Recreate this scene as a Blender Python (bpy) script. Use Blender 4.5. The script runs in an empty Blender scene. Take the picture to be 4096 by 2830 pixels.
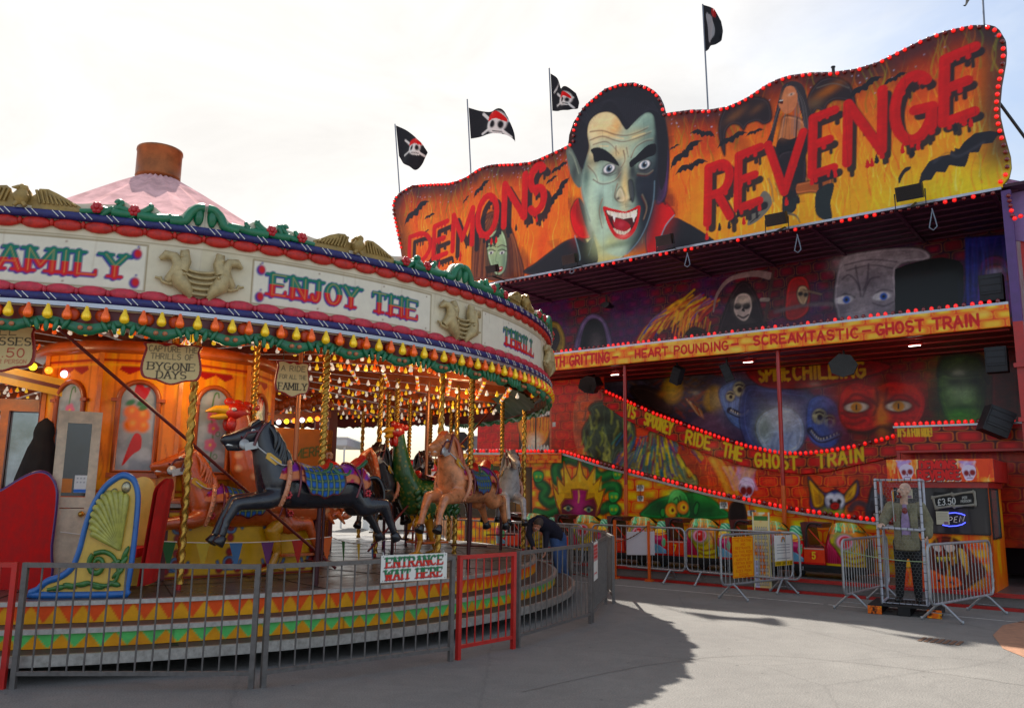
import bpy, math, random
import numpy as np
from mathutils import Matrix, Vector
rnd = random.Random(7); nr = np.random.RandomState(5)
S = bpy.context.scene
COL = S.collection
PI = math.pi
# ---------------------------------------------------------------- camera
W0, H0, EYE = 4096., 2830., np.array([0, 0, 1.75])
FPX, PITCH, ROLL = 3281.19, .1684, .01334
_cp, _sp = math.cos(PITCH), math.sin(PITCH)
_fw = np.array([0, _cp, _sp]); _r = np.array([1., 0, 0]); _u = np.array([0, -_sp, _cp])
_cr = math.cos(ROLL)*_r+math.sin(ROLL)*_u; _cu = -math.sin(ROLL)*_r+math.cos(ROLL)*_u
cd = bpy.data.cameras.new('camera'); cam = bpy.data.objects.new('camera', cd); COL.objects.link(cam)
cd.sensor_width = 36; cd.lens = FPX/W0*36; cd.clip_start = .05; cd.clip_end = 3000
cam.matrix_world = Matrix(((_cr[0], _cu[0], -_fw[0], 0), (_cr[1], _cu[1], -_fw[1], 0), (_cr[2], _cu[2], -_fw[2], 1.75), (0, 0, 0, 1)))
S.camera = cam
# ---------------------------------------------------------------- light
SUN_EL, SUN_AZ = math.radians(48.3), math.radians(-21.5)        # azimuth measured from +Y towards +X
sdir = Vector((math.sin(SUN_AZ)*math.cos(SUN_EL), math.cos(SUN_AZ)*math.cos(SUN_EL), math.sin(SUN_EL)))
sd = bpy.data.lights.new('sun', 'SUN'); sd.energy = 4.6; sd.angle = math.radians(.6); sd.color = (1, .95, .87)
so = bpy.data.objects.new('sun', sd); COL.objects.link(so); so.rotation_euler = sdir.to_track_quat('Z', 'Y').to_euler()
wd = bpy.data.worlds.new('World'); S.world = wd; wd.use_nodes = True
wn = wd.node_tree; wn.nodes.clear()
def N(t, ty, **kw):
    n = t.nodes.new(ty)
    for k, v in kw.items():
        if k.startswith('i_'): n.inputs[k[2:].replace('_', ' ')].default_value = v
        else: setattr(n, k, v)
    return n
def LK(t, a, b): t.links.new(a, b)
out = N(wn, 'ShaderNodeOutputWorld'); bg = N(wn, 'ShaderNodeBackground'); bg.inputs[1].default_value = .1
sky = N(wn, 'ShaderNodeTexSky', sky_type='NISHITA', sun_disc=False, sun_elevation=SUN_EL, sun_rotation=SUN_AZ, altitude=20, air_density=1.2, dust_density=2.5)
tc = N(wn, 'ShaderNodeTexCoord')
dp = N(wn, 'ShaderNodeVectorMath', operation='DOT_PRODUCT'); dp.inputs[1].default_value = sdir
LK(wn, tc.outputs['Generated'], dp.inputs[0])
sunside = N(wn, 'ShaderNodeMapRange', interpolation_type='SMOOTHSTEP'); LK(wn, dp.outputs['Value'], sunside.inputs['Value'])
for k, v in (('From Min', .64), ('From Max', .88), ('To Min', 0), ('To Max', .97)): sunside.inputs[k].default_value = v
glow = N(wn, 'ShaderNodeMapRange', interpolation_type='SMOOTHSTEP'); LK(wn, dp.outputs['Value'], glow.inputs['Value'])
for k, v in (('From Min', .25), ('From Max', .97), ('To Min', 3.7), ('To Max', 6.2)): glow.inputs[k].default_value = v
mp = N(wn, 'ShaderNodeMapping'); mp.inputs['Scale'].default_value = (1.3, 1.3, 3.2); mp.inputs['Location'].default_value = (3.1, .4, .2); LK(wn, tc.outputs['Generated'], mp.inputs[0])
nz = N(wn, 'ShaderNodeTexNoise', i_Scale=1.7, i_Detail=9, i_Roughness=.58, i_Distortion=.5); LK(wn, mp.outputs[0], nz.inputs['Vector'])
cov = N(wn, 'ShaderNodeMapRange', interpolation_type='SMOOTHSTEP'); LK(wn, nz.outputs[0], cov.inputs['Value'])
for k, v in (('From Min', .38), ('From Max', .66), ('To Min', .06), ('To Max', .95)): cov.inputs[k].default_value = v
mx = N(wn, 'ShaderNodeMath', operation='MAXIMUM'); LK(wn, cov.outputs[0], mx.inputs[0]); LK(wn, sunside.outputs[0], mx.inputs[1])
back = N(wn, 'ShaderNodeMapRange', interpolation_type='SMOOTHSTEP'); LK(wn, dp.outputs['Value'], back.inputs['Value'])
for k, v in (('From Min', .3), ('From Max', -.5), ('To Min', 0), ('To Max', 4.6)): back.inputs[k].default_value = v
nz2 = N(wn, 'ShaderNodeTexNoise', i_Scale=2.6, i_Detail=7, i_Roughness=.6, i_Distortion=.8); LK(wn, mp.outputs[0], nz2.inputs['Vector'])
tone = N(wn, 'ShaderNodeMapRange'); LK(wn, nz2.outputs[0], tone.inputs['Value'])
for k, v in (('From Min', .35), ('From Max', .65), ('To Min', .9), ('To Max', 1.06)): tone.inputs[k].default_value = v
gt_ = N(wn, 'ShaderNodeMath', operation='MULTIPLY'); LK(wn, glow.outputs[0], gt_.inputs[0]); LK(wn, tone.outputs[0], gt_.inputs[1])
gl2 = N(wn, 'ShaderNodeMath', operation='ADD'); LK(wn, gt_.outputs[0], gl2.inputs[0]); LK(wn, back.outputs[0], gl2.inputs[1])
cc = N(wn, 'ShaderNodeVectorMath', operation='SCALE'); cc.inputs[0].default_value = (1, .962, .915); LK(wn, gl2.outputs[0], cc.inputs['Scale'])
tint = N(wn, 'ShaderNodeMix', data_type='RGBA'); tint.inputs[6].default_value = (.84, .94, 1.09, 1); tint.inputs[7].default_value = (1, .965, .915, 1); LK(wn, sunside.outputs[0], tint.inputs[0]); LK(wn, tint.outputs[2], cc.inputs[0])
mix = N(wn, 'ShaderNodeMix', data_type='RGBA'); LK(wn, mx.outputs[0], mix.inputs[0]); LK(wn, sky.outputs[0], mix.inputs[6]); LK(wn, cc.outputs[0], mix.inputs[7])
LK(wn, mix.outputs[2], bg.inputs[0]); LK(wn, bg.outputs[0], out.inputs[0])
S.view_settings.view_transform = 'Standard'; S.view_settings.look = 'None'; S.view_settings.gamma = 1
S.view_settings.exposure = .78
S.cycles.max_bounces = 6; S.cycles.use_denoising = True
try: S.cycles.use_adaptive_sampling = True
except Exception: pass
# ---------------------------------------------------------------- projection onto real planes (measured on the photograph, 2310 px wide)
PK = W0/2310
def ray(x, y): return _fw+_cr*(x*PK-W0/2)/FPX-_cu*(y*PK-H0/2)/FPX
def gnd(x, y, z=0.):
    d = ray(x, y); return EYE+d*((z-1.75)/d[2])
PHI = .909
UX = np.array([math.sin(PHI), -math.cos(PHI), 0]); NY = np.array([math.cos(PHI), math.sin(PHI), 0]); OF = np.array([1.97, 16.803, 0])
FROT = math.atan2(UX[1], UX[0])
def fac(x, y, dep):
    d = ray(x, y); t = (dep-(EYE-OF)@NY)/(d@NY); P = EYE+d*t
    return (float((P-OF)@UX), float(P[2]))
def FL(u, d, z=0.): return OF+UX*u+NY*d+np.array([0, 0, z])
CC = np.array([-6.605, 15.178, 0])
def cyl(x, y, R0):
    d = ray(x, y); o = EYE-CC
    a = d[0]**2+d[1]**2; b = 2*(o[0]*d[0]+o[1]*d[1]); c = o[0]**2+o[1]**2-R0**2
    t = (-b-math.sqrt(max(b*b-4*a*c, 0)))/2/a; P = EYE+d*t
    return math.atan2((P-CC)[0], -(P-CC)[1]), float(P[2])
def CP(th, r, z=0.): return np.array([CC[0]+r*math.sin(th), CC[1]-r*math.cos(th), z])
# ---------------------------------------------------------------- materials
def L(*c):
    if len(c) == 1: c = c[0]
    return tuple((x/255/12.92 if x/255 <= .04045 else ((x/255+.055)/1.055)**2.4) for x in c[:3])
MATS = {}
def mt(name, rgb, rough=.5, metal=0., var=.18, scale=6., emit=0., coat=0., bump=0., alpha=1., trans=0.):
    if name in MATS: return MATS[name]
    m = bpy.data.materials.new(name); m.use_nodes = True; t = m.node_tree; b = t.nodes['Principled BSDF']
    c = L(rgb)
    b.inputs['Roughness'].default_value = rough; b.inputs['Metallic'].default_value = metal
    b.inputs['Coat Weight'].default_value = coat; b.inputs['Coat Roughness'].default_value = .15
    if trans: b.inputs['Transmission Weight'].default_value = trans
    co = N(t, 'ShaderNodeTexCoord'); n = N(t, 'ShaderNodeTexNoise', i_Scale=scale, i_Detail=6, i_Roughness=.65); LK(t, co.outputs['Object'], n.inputs['Vector'])
    r = N(t, 'ShaderNodeMapRange'); LK(t, n.outputs[0], r.inputs['Value'])
    for k, v in (('From Min', .3), ('From Max', .7), ('To Min', 1-var), ('To Max', 1+var*.6)): r.inputs[k].default_value = v
    s = N(t, 'ShaderNodeVectorMath', operation='SCALE'); s.inputs[0].default_value = c; LK(t, r.outputs[0], s.inputs['Scale']); LK(t, s.outputs[0], b.inputs['Base Color'])
    r2 = N(t, 'ShaderNodeMapRange'); LK(t, n.outputs[0], r2.inputs['Value'])
    for k, v in (('From Min', .3), ('From Max', .7), ('To Min', max(rough-.1, .03)), ('To Max', min(rough+.12, 1))): r2.inputs[k].default_value = v
    LK(t, r2.outputs[0], b.inputs['Roughness'])
    if emit:
        b.inputs['Emission Color'].default_value = (*c, 1); b.inputs['Emission Strength'].default_value = emit
    if bump:
        bn = N(t, 'ShaderNodeBump', i_Strength=bump, i_Distance=.02); LK(t, n.outputs[0], bn.inputs['Height']); LK(t, bn.outputs[0], b.inputs['Normal'])
    MATS[name] = m; return m
def paintmat(name='painted_panel', rough=.42, dirt=.16, coat=.2):
    coat *= .35
    if name in MATS: return MATS[name]
    m = bpy.data.materials.new(name); m.use_nodes = True; t = m.node_tree; b = t.nodes['Principled BSDF']
    a = N(t, 'ShaderNodeAttribute', attribute_name='Col'); co = N(t, 'ShaderNodeTexCoord')
    n = N(t, 'ShaderNodeTexNoise', i_Scale=3.5, i_Detail=8, i_Roughness=.7); LK(t, co.outputs['Object'], n.inputs['Vector'])
    r = N(t, 'ShaderNodeMapRange'); LK(t, n.outputs[0], r.inputs['Value'])
    for k, v in (('From Min', .3), ('From Max', .65), ('To Min', 1-dirt), ('To Max', 1.03)): r.inputs[k].default_value = v
    s = N(t, 'ShaderNodeVectorMath', operation='SCALE'); LK(t, a.outputs['Color'], s.inputs[0]); LK(t, r.outputs[0], s.inputs['Scale']); LK(t, s.outputs[0], b.inputs['Base Color'])
    b.inputs['Roughness'].default_value = rough; b.inputs['Coat Weight'].default_value = coat; b.inputs['Coat Roughness'].default_value = .12; b.inputs['Specular IOR Level'].default_value = .3
    MATS[name] = m; return m
# ---------------------------------------------------------------- objects
def tag(o, label=None, cat=None, group=None, kind=None):
    for k, v in (('label', label), ('category', cat), ('group', group), ('kind', kind)):
        if v: o[k] = v
    return o
def thing(name, label, cat, loc=(0, 0, 0), rz=0., group=None):
    o = bpy.data.objects.new(name, None); COL.objects.link(o); o.location = tuple(map(float, loc)); o.rotation_euler = (0, 0, rz); o.empty_display_size = .2
    return tag(o, label, cat, group)
def link(name, me, mats=None, parent=None):
    o = bpy.data.objects.new(name, me); COL.objects.link(o)
    if mats:
        for m in (mats if isinstance(mats, (list, tuple)) else [mats]): me.materials.append(m)
    if parent is not None: o.parent = parent
    return o
KIDS = {}
def dup(o, parent=None, loc=None, rz=None):
    c = o.copy(); COL.objects.link(c); c.parent = parent
    if loc is not None: c.location = tuple(map(float, loc))
    if rz is not None: c.rotation_euler = (0, 0, rz)
    for ch in list(o.children): dup(ch, c)
    return c
def rotm(rx=0, ry=0, rz=0): return np.array(Matrix.Rotation(rz, 3, 'Z') @ Matrix.Rotation(ry, 3, 'Y') @ Matrix.Rotation(rx, 3, 'X'))
def frame_from(d):
    d = np.array(d, float); d /= np.linalg.norm(d)+1e-12
    a = np.array([0, 0, 1.]) if abs(d[2]) < .95 else np.array([1., 0, 0])
    x = np.cross(a, d); x /= np.linalg.norm(x); y = np.cross(d, x)
    return x, y, d
class MB:
    def __init__(s): s.v = []; s.f = []; s.m = []; s.sm = []; s.mi = 0; s.smooth = False
    def add(s, vs, fs, smooth=None):
        b = len(s.v); s.v.extend([tuple(map(float, p)) for p in vs])
        for f in fs: s.f.append([b+i for i in f]); s.m.append(s.mi); s.sm.append(s.smooth if smooth is None else smooth)
        return s
    def box(s, c, d, R=None, bev=0):
        x, y, z = d[0]/2, d[1]/2, d[2]/2
        P = np.array([(-x, -y, -z), (x, -y, -z), (x, y, -z), (-x, y, -z), (-x, -y, z), (x, -y, z), (x, y, z), (-x, y, z)])
        if R is not None: P = P@np.asarray(R).T
        return s.add(P+np.array(c), [(0, 3, 2, 1), (4, 5, 6, 7), (0, 1, 5, 4), (1, 2, 6, 5), (2, 3, 7, 6), (3, 0, 4, 7)])
    def bar(s, a, b, w, h=None):
        a = np.array(a, float); b = np.array(b, float); x, y, d = frame_from(b-a); h = h or w
        P = [q+x*i*w/2+y*j*h/2 for q in (a, b) for i, j in ((-1, -1), (1, -1), (1, 1), (-1, 1))]
        return s.add(P, [(3, 2, 1, 0), (4, 5, 6, 7), (0, 1, 5, 4), (1, 2, 6, 5), (2, 3, 7, 6), (3, 0, 4, 7)])
    def tube(s, pts, r, n=8, caps=True, closed=False):
        pts = [np.array(p, float) for p in pts]; k = len(pts); rs = r if isinstance(r, (list, tuple, np.ndarray)) else [r]*k
        vs = []; px = None
        for i, p in enumerate(pts):
            if closed: d = pts[(i+1) % k]-pts[i-1]
            else: d = pts[min(i+1, k-1)]-pts[max(i-1, 0)]
            x, y, dd = frame_from(d)
            if px is not None:
                x = px-dd*(px@dd); x /= np.linalg.norm(x)+1e-12; y = np.cross(dd, x)
            px = x
            for j in range(n):
                a = 2*PI*j/n; vs.append(p+(x*math.cos(a)+y*math.sin(a))*rs[i])
        fs = []
        for i in range(k if closed else k-1):
            for j in range(n):
                a, b = i*n+j, i*n+(j+1) % n; c, d = ((i+1) % k)*n+(j+1) % n, ((i+1) % k)*n+j
                fs.append((a, b, c, d))
        s.add(vs, fs, True)
        if caps and not closed:
            s.add(vs[:n], [tuple(range(n))[::-1]], False); s.add(vs[-n:], [tuple(range(n))], False)
        return s
    def lathe(s, prof, n=16, c=(0, 0, 0), R=None, cap=True):
        vs = []
        for r, z in prof:
            for j in range(n):
                a = 2*PI*j/n; vs.append((r*math.cos(a), r*math.sin(a), z))
        fs = [(i*n+j, i*n+(j+1) % n, (i+1)*n+(j+1) % n, (i+1)*n+j) for i in range(len(prof)-1) for j in range(n)]
        if cap: fs += [tuple(range(n))[::-1], tuple((len(prof)-1)*n+j for j in range(n))]
        P = np.array(vs)
        if R is not None: P = P@np.asarray(R).T
        return s.add(P+np.array(c), fs, True)
    def ball(s, c, r, n=10, m=6, R=None):
        r = (r, r, r) if not isinstance(r, (tuple, list)) else r
        prof = [(math.sin(PI*i/m), -math.cos(PI*i/m)) for i in range(m+1)]
        vs = [(0, 0, -1)]+[(p*math.cos(2*PI*j/n), p*math.sin(2*PI*j/n), z) for p, z in prof[1:-1] for j in range(n)]+[(0, 0, 1)]
        fs = [(0, 1+(j+1) % n, 1+j) for j in range(n)]
        for i in range(m-2): fs += [(1+i*n+j, 1+i*n+(j+1) % n, 1+(i+1)*n+(j+1) % n, 1+(i+1)*n+j) for j in range(n)]
        e = len(vs)-1; b = 1+(m-2)*n; fs += [(e, b+j, b+(j+1) % n) for j in range(n)]
        P = np.array(vs)*np.array(r)
        if R is not None: P = P@np.asarray(R).T
        return s.add(P+np.array(c), fs, True)
    def prism(s, poly, t, f):
        """poly: 2-D outline (counter-clockwise); f maps (x, y, depth) to 3-D; depth 0 is the face, t the back"""
        k = len(poly)
        P = [f(x, y, 0) for x, y in poly]+[f(x, y, t) for x, y in poly]
        return s.add(P, [tuple(range(k)), tuple(range(2*k-1, k-1, -1))]+[(i, k+i, k+(i+1) % k, (i+1) % k) for i in range(k)], False)
    def grid(s, P, flip=False, smooth=True):
        n, m = len(P), len(P[0]); vs = [p for row in P for p in row]
        fs = [(i*m+j, i*m+j+1, (i+1)*m+j+1, (i+1)*m+j) for i in range(n-1) for j in range(m-1)]
        if flip: fs = [f[::-1] for f in fs]
        return s.add(vs, fs, smooth)
    def mesh(s, name):
        me = bpy.data.meshes.new(name); me.from_pydata(s.v, [], s.f); me.polygons.foreach_set('material_index', s.m); me.polygons.foreach_set('use_smooth', s.sm); me.update(); return me
    def build(s, name, mats, parent=None, **kw):
        o = link(name, s.mesh(name), mats, parent)
        if kw: tag(o, **kw)
        return o
def bake(o, *mods):
    """apply modifiers given as (type, {settings}) and keep the result as the object's own mesh"""
    for ty, st in mods:
        m = o.modifiers.new(ty, ty)
        for k, v in st.items(): setattr(m, k, v)
    dg = bpy.context.evaluated_depsgraph_get(); ev = o.evaluated_get(dg)
    me = bpy.data.meshes.new_from_object(ev); old = o.data; o.modifiers.clear(); o.data = me; me.name = old.name
    bpy.data.meshes.remove(old); return o
def organic(mb, name, mat, parent=None, vox=.02, smooth=6, dec=None):
    """one continuous skin round the overlapping shapes in mb"""
    o = mb.build(name, mat, None)
    mods = [('REMESH', dict(mode='VOXEL', voxel_size=vox)), ('SMOOTH', dict(factor=.5, iterations=smooth))]
    if dec: mods.append(('DECIMATE', dict(ratio=dec)))
    bake(o, *mods)
    o.data.polygons.foreach_set('use_smooth', [True]*len(o.data.polygons))
    if parent is not None: o.parent = parent
    return o
def cone_chain(mb, pts, rs, n=10):
    """tapered limb with round joints"""
    for i in range(len(pts)-1):
        mb.tube([pts[i], pts[i+1]], [rs[i], rs[i+1]], n)
    for p, r in zip(pts, rs): mb.ball(p, r, 10, 7)
    return mb
# ---------------------------------------------------------------- painter: colours the vertices of a sheet
def smo(e0, e1, x):
    t = np.clip((x-e0)/(e1-e0), 0, 1); return t*t*(3-2*t)
def catmull(P, closed=False, n=6):
    P = [np.array(p, float) for p in P]; k = len(P); o = []
    for i in range(k if closed else k-1):
        if closed: a, b, c, d = P[i-1], P[i], P[(i+1) % k], P[(i+2) % k]
        else: a, b, c, d = P[max(i-1, 0)], P[i], P[i+1], P[min(i+2, k-1)]
        for j in range(n):
            t = j/n; o.append(.5*((2*b)+(c-a)*t+(2*a-5*b+4*c-d)*t*t+(3*b-a-3*c+d)*t**3))
    if not closed: o.append(P[-1])
    return o
def noise2(x, y, seed=0):
    r = np.random.RandomState(seed); T = r.rand(64, 64)
    xi = np.floor(x).astype(int); yi = np.floor(y).astype(int); fx = x-xi; fy = y-yi; fx = fx*fx*(3-2*fx); fy = fy*fy*(3-2*fy)
    g = lambda a, b: T[a % 64, b % 64]
    return (g(xi, yi)*(1-fx)+g(xi+1, yi)*fx)*(1-fy)+(g(xi, yi+1)*(1-fx)+g(xi+1, yi+1)*fx)*fy
def fbm(x, y, seed=0, o=4):
    s = 0; a = .5
    for i in range(o): s = s+a*noise2(x*2**i, y*2**i, seed+i); a *= .5
    return s/.94
def arc(cx, cy, rx, ry, a0, a1, n=10): return [(cx+rx*math.cos(math.radians(a0+(a1-a0)*i/n)), cy+ry*math.sin(math.radians(a0+(a1-a0)*i/n))) for i in range(n+1)]
GL = {
 'A': [[(0, 0), (.5, 1)], [(1, 0), (.5, 1)], [(.2, .36), (.8, .36)]], 'B': [[(.05, 0), (.05, 1)], [(.05, 1)]+arc(.55, .76, .4, .24, 90, -90)+[(.05, .52)], [(.05, .52)]+arc(.58, .26, .42, .26, 90, -90)+[(.05, 0)]],
 'C': [arc(.52, .5, .5, .5, 50, 310, 16)], 'D': [[(.05, 0), (.05, 1)], [(.05, 1)]+arc(.4, .5, .58, .5, 90, -90, 12)+[(.05, 0)]], 'E': [[(.05, 0), (.05, 1)], [(.05, 1), (.95, 1)], [(.05, .52), (.75, .52)], [(.05, 0), (.95, 0)]],
 'F': [[(.05, 0), (.05, 1)], [(.05, 1), (.95, 1)], [(.05, .52), (.75, .52)]], 'G': [arc(.52, .5, .5, .5, 50, 330, 16), [(1, .45), (.55, .45)], [(.98, .45), (.98, .15)]], 'H': [[(.05, 0), (.05, 1)], [(.95, 0), (.95, 1)], [(.05, .5), (.95, .5)]],
 'I': [[(.5, 0), (.5, 1)]], 'J': [[(.7, 1), (.7, .28)]+arc(.4, .28, .3, .28, 0, -170, 8)], 'K': [[(.05, 0), (.05, 1)], [(.95, 1), (.1, .45)], [(.4, .65), (.98, 0)]], 'L': [[(.05, 1), (.05, 0)], [(.05, 0), (.95, 0)]],
 'M': [[(.03, 0), (.03, 1)], [(.03, 1), (.5, .25)], [(.5, .25), (.97, 1)], [(.97, 1), (.97, 0)]], 'N': [[(.05, 0), (.05, 1)], [(.05, 1), (.95, 0)], [(.95, 0), (.95, 1)]], 'O': [arc(.5, .5, .48, .5, 0, 360, 20)],
 'P': [[(.05, 0), (.05, 1)], [(.05, 1)]+arc(.52, .73, .44, .27, 90, -90)+[(.05, .46)]], 'Q': [arc(.5, .5, .48, .5, 0, 360, 20), [(.6, .3), (1, -.05)]], 'R': [[(.05, 0), (.05, 1)], [(.05, 1)]+arc(.52, .74, .42, .26, 90, -90)+[(.05, .48)], [(.45, .48), (.98, 0)]],
 'S': [arc(.5, .745, .42, .255, 35, 270, 10)+arc(.5, .255, .44, .255, 90, -145, 10)], 'T': [[(.5, 0), (.5, 1)], [(0, 1), (1, 1)]], 'U': [[(.05, 1), (.05, .35)]+arc(.5, .35, .45, .35, 180, 360, 10)+[(.95, 1)]],
 'V': [[(0, 1), (.5, 0)], [(.5, 0), (1, 1)]], 'W': [[(0, 1), (.25, 0)], [(.25, 0), (.5, .8)], [(.5, .8), (.75, 0)], [(.75, 0), (1, 1)]], 'X': [[(0, 0), (1, 1)], [(0, 1), (1, 0)]], 'Y': [[(0, 1), (.5, .48)], [(1, 1), (.5, .48)], [(.5, .48), (.5, 0)]],
 'Z': [[(0, 1), (1, 1)], [(1, 1), (0, 0)], [(0, 0), (1, 0)]], '-': [[(.1, .48), (.9, .48)]], '!': [[(.5, 1), (.5, .3)], [(.5, .06), (.5, .05)]], "'": [[(.5, 1), (.45, .75)]], '.': [[(.5, .03), (.5, .02)]], '&': [arc(.5, .5, .4, .5, 0, 320, 10)],
 '0': [arc(.5, .5, .42, .5, 0, 360, 18)], '1': [[(.5, 0), (.5, 1)], [(.5, 1), (.25, .8)]], '2': [arc(.5, .7, .42, .3, 160, -30, 10)+[(.05, 0)], [(.05, 0), (.95, 0)]], '3': [arc(.45, .75, .4, .25, 150, -90, 9)+arc(.45, .25, .46, .25, 90, -150, 9)],
 '5': [[(.9, 1), (.15, 1)], [(.15, 1), (.12, .55)], [(.12, .55)]+arc(.45, .32, .46, .32, 110, -150, 12)], '6': [arc(.5, .3, .44, .3, 0, 360, 14), [(.07, .35)]+arc(.62, .45, .55, .55, 170, 80, 6)], '7': [[(.05, 1), (.95, 1)], [(.95, 1), (.4, 0)]], '8': [arc(.5, .75, .36, .25, 0, 360, 14), arc(.5, .26, .44, .26, 0, 360, 14)],
 '£': [arc(.6, .7, .35, .3, 30, 180, 8)+[(.3, .1)], [(.05, 0), (.95, 0)], [(.08, .45), (.65, .45)]],
}
GW = {'I': .34, '1': .5, "'": .3, '!': .3, '.': .3, 'M': 1.25, 'W': 1.3, '-': .6, ' ': .6, 'J': .75}
class Cv:
    """a sheet whose vertices lie at plane coordinates X, Z and carry the colours painted here"""
    def __init__(s, X, Z, base=(128, 128, 128)):
        s.shape = X.shape; s.X = np.asarray(X, float).ravel(); s.Z = np.asarray(Z, float).ravel(); s.c = np.tile(np.array(L(base)), (s.X.size, 1)); s.m = lambda x, y: (x, y)
        s.px = abs(s.X.reshape(s.shape)[0, -1]-s.X[0])/(s.shape[1]-1)
    def P(s, pts): return np.array([s.m(*p) for p in pts], float)
    def win(s, P, pad):
        x0, z0 = P.min(0)-pad; x1, z1 = P.max(0)+pad
        return np.nonzero((s.X >= x0) & (s.X <= x1) & (s.Z >= z0) & (s.Z <= z1))[0]
    def over(s, i, c, a):
        if i.size == 0: return
        a = np.clip(a, 0, 1)[:, None]; c = np.array(L(c)) if not isinstance(c, np.ndarray) else c
        s.c[i] = s.c[i]*(1-a)+c*a
    def fill(s, c, a=1.): s.over(np.arange(s.X.size), c, np.full(s.X.size, a) if np.isscalar(a) else a)
    @staticmethod
    def segd(x, z, A, B):
        d = B-A; l2 = d@d+1e-12; t = np.clip(((x-A[0])*d[0]+(z-A[1])*d[1])/l2, 0, 1)
        return np.hypot(x-A[0]-t*d[0], z-A[1]-t*d[1]), t
    def polyd(s, P, i):
        x, z = s.X[i], s.Z[i]; ins = np.zeros(i.size, bool); dm = np.full(i.size, 1e9); n = len(P)
        for k in range(n):
            A, B = P[k], P[(k+1) % n]; d, _ = s.segd(x, z, A, B); dm = np.minimum(dm, d)
            if A[1] != B[1]:
                cnd = (A[1] > z) != (B[1] > z); xi = (B[0]-A[0])*(z-A[1])/(B[1]-A[1])+A[0]; ins ^= cnd & (x < xi)
        return np.where(ins, -dm, dm)
    def poly(s, pts, c, soft=None, a=1., sm=True, ol=None, olw=.02, crisp=None):
        P = s.P(pts); soft = s.px*.8 if soft is None else soft
        if sm and len(P) > 2: P = np.array(catmull(P, True, 5))
        i = s.win(P, soft*2+olw)
        if i.size == 0: return
        d = s.polyd(P, i); big = soft if crisp is False else soft*.35
        s.over(i, c, a*smo(big, -big, d))
        if soft > .025 and crisp is None and a > .6:
            lum = sum(c)/3 if not isinstance(c, np.ndarray) else 100
            s.over(i, tuple(v*.22 for v in c), .6*a*smo(.018+s.px, .004, abs(d-.004))); s.over(i, tuple(min(255, v*1.35+24) for v in c), .38*a*smo(.03, .0, abs(d+soft*.6+.02))); s.over(i, tuple(v*.45 for v in c), .35*a*smo(-.02, -.0, d)*smo(.0, 1.2, np.sin(s.X[i]*5+s.Z[i]*3.7)))
        if ol is not None: s.over(i, ol, smo(olw/2+soft, olw/2-soft*.5, abs(d)))
    def line(s, pts, w, c, a=1., soft=None, sm=True, w1=None):
        P = s.P(pts); soft = s.px*.8 if soft is None else soft
        if sm and len(P) > 2: P = np.array(catmull(P, False, 5))
        i = s.win(P, max(w, w1 or 0)+soft*2)
        if i.size == 0: return
        x, z = s.X[i], s.Z[i]; dm = np.full(i.size, 1e9); n = len(P)-1
        for k in range(n):
            d, t = s.segd(x, z, P[k], P[k+1]); ww = w if w1 is None else w+(w1-w)*(k+t)/n
            dm = np.minimum(dm, d-ww/2)
        s.over(i, c, a*smo(soft, -soft, dm))
    def blob(s, p, rx, rz, c, a=1., ang=0., hard=0.):
        C = np.array(s.m(*p), float); i = s.win(C[None], max(rx, rz)*1.9)
        if i.size == 0: return
        x = s.X[i]-C[0]; z = s.Z[i]-C[1]; ca, sa = math.cos(ang), math.sin(ang)
        r = np.hypot((x*ca+z*sa)/rx, (-x*sa+z*ca)/rz)
        s.over(i, c, a*(np.exp(-r*r*1.3) if not hard else smo(1+.5*(1-hard)+s.px/rx, 1-.5*(1-hard)-s.px/rx, r)))
    def glyph(s, ch, o, ex, ey, w, slab=False, drip=0., seed=0):
        """segments (A, B, width) of one letter in plane coordinates"""
        R = random.Random(hash((ord(ch), seed)) & 0xffff); seg = []
        T = lambda p: o+ex*p[0]+ey*p[1]
        h = np.hypot(*ey); wx = np.hypot(*ex)
        for st in GL.get(ch, []):
            Q = [T(p) for p in st]
            for A, B in zip(Q[:-1], Q[1:]):
                d = B-A; v = abs((d@ey)/h)/(np.linalg.norm(d)+1e-9)
                seg.append((A, B, w*h*(.5+.5*v if slab else 1)))
            if slab:
                for p in (st[0], st[-1]):
                    if (abs(p[1]) < .02 or abs(p[1]-1) < .02) and not (len(st) == 2 and st[0][1] == st[1][1]):
                        C = T(p); e = ex/(wx+1e-9)*w*h*.95; seg.append((C-e, C+e, w*h*.5))
                if ch in 'EFLTZ':
                    for p in (st[0], st[-1]):
                        if len(st) == 2 and st[0][1] == st[1][1] and p[0] in (0, 1, .95): 
                            C = T(p); sgn = -1 if p[1] > .7 else 1; seg.append((C, C+ey*.2*sgn, w*h*.5))
            if drip:
                for A, B in zip(Q[:-1], Q[1:]):
                    n = max(1, int(np.linalg.norm(B-A)/(h*.13)))
                    for k in range(n):
                        t = (k+R.random())/n; C = A+(B-A)*t; ln = h*drip*R.uniform(.35, 1.25)
                        seg.append((C, C-np.array([0, ln]), w*h*R.uniform(.32, .6)))
        return seg
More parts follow.
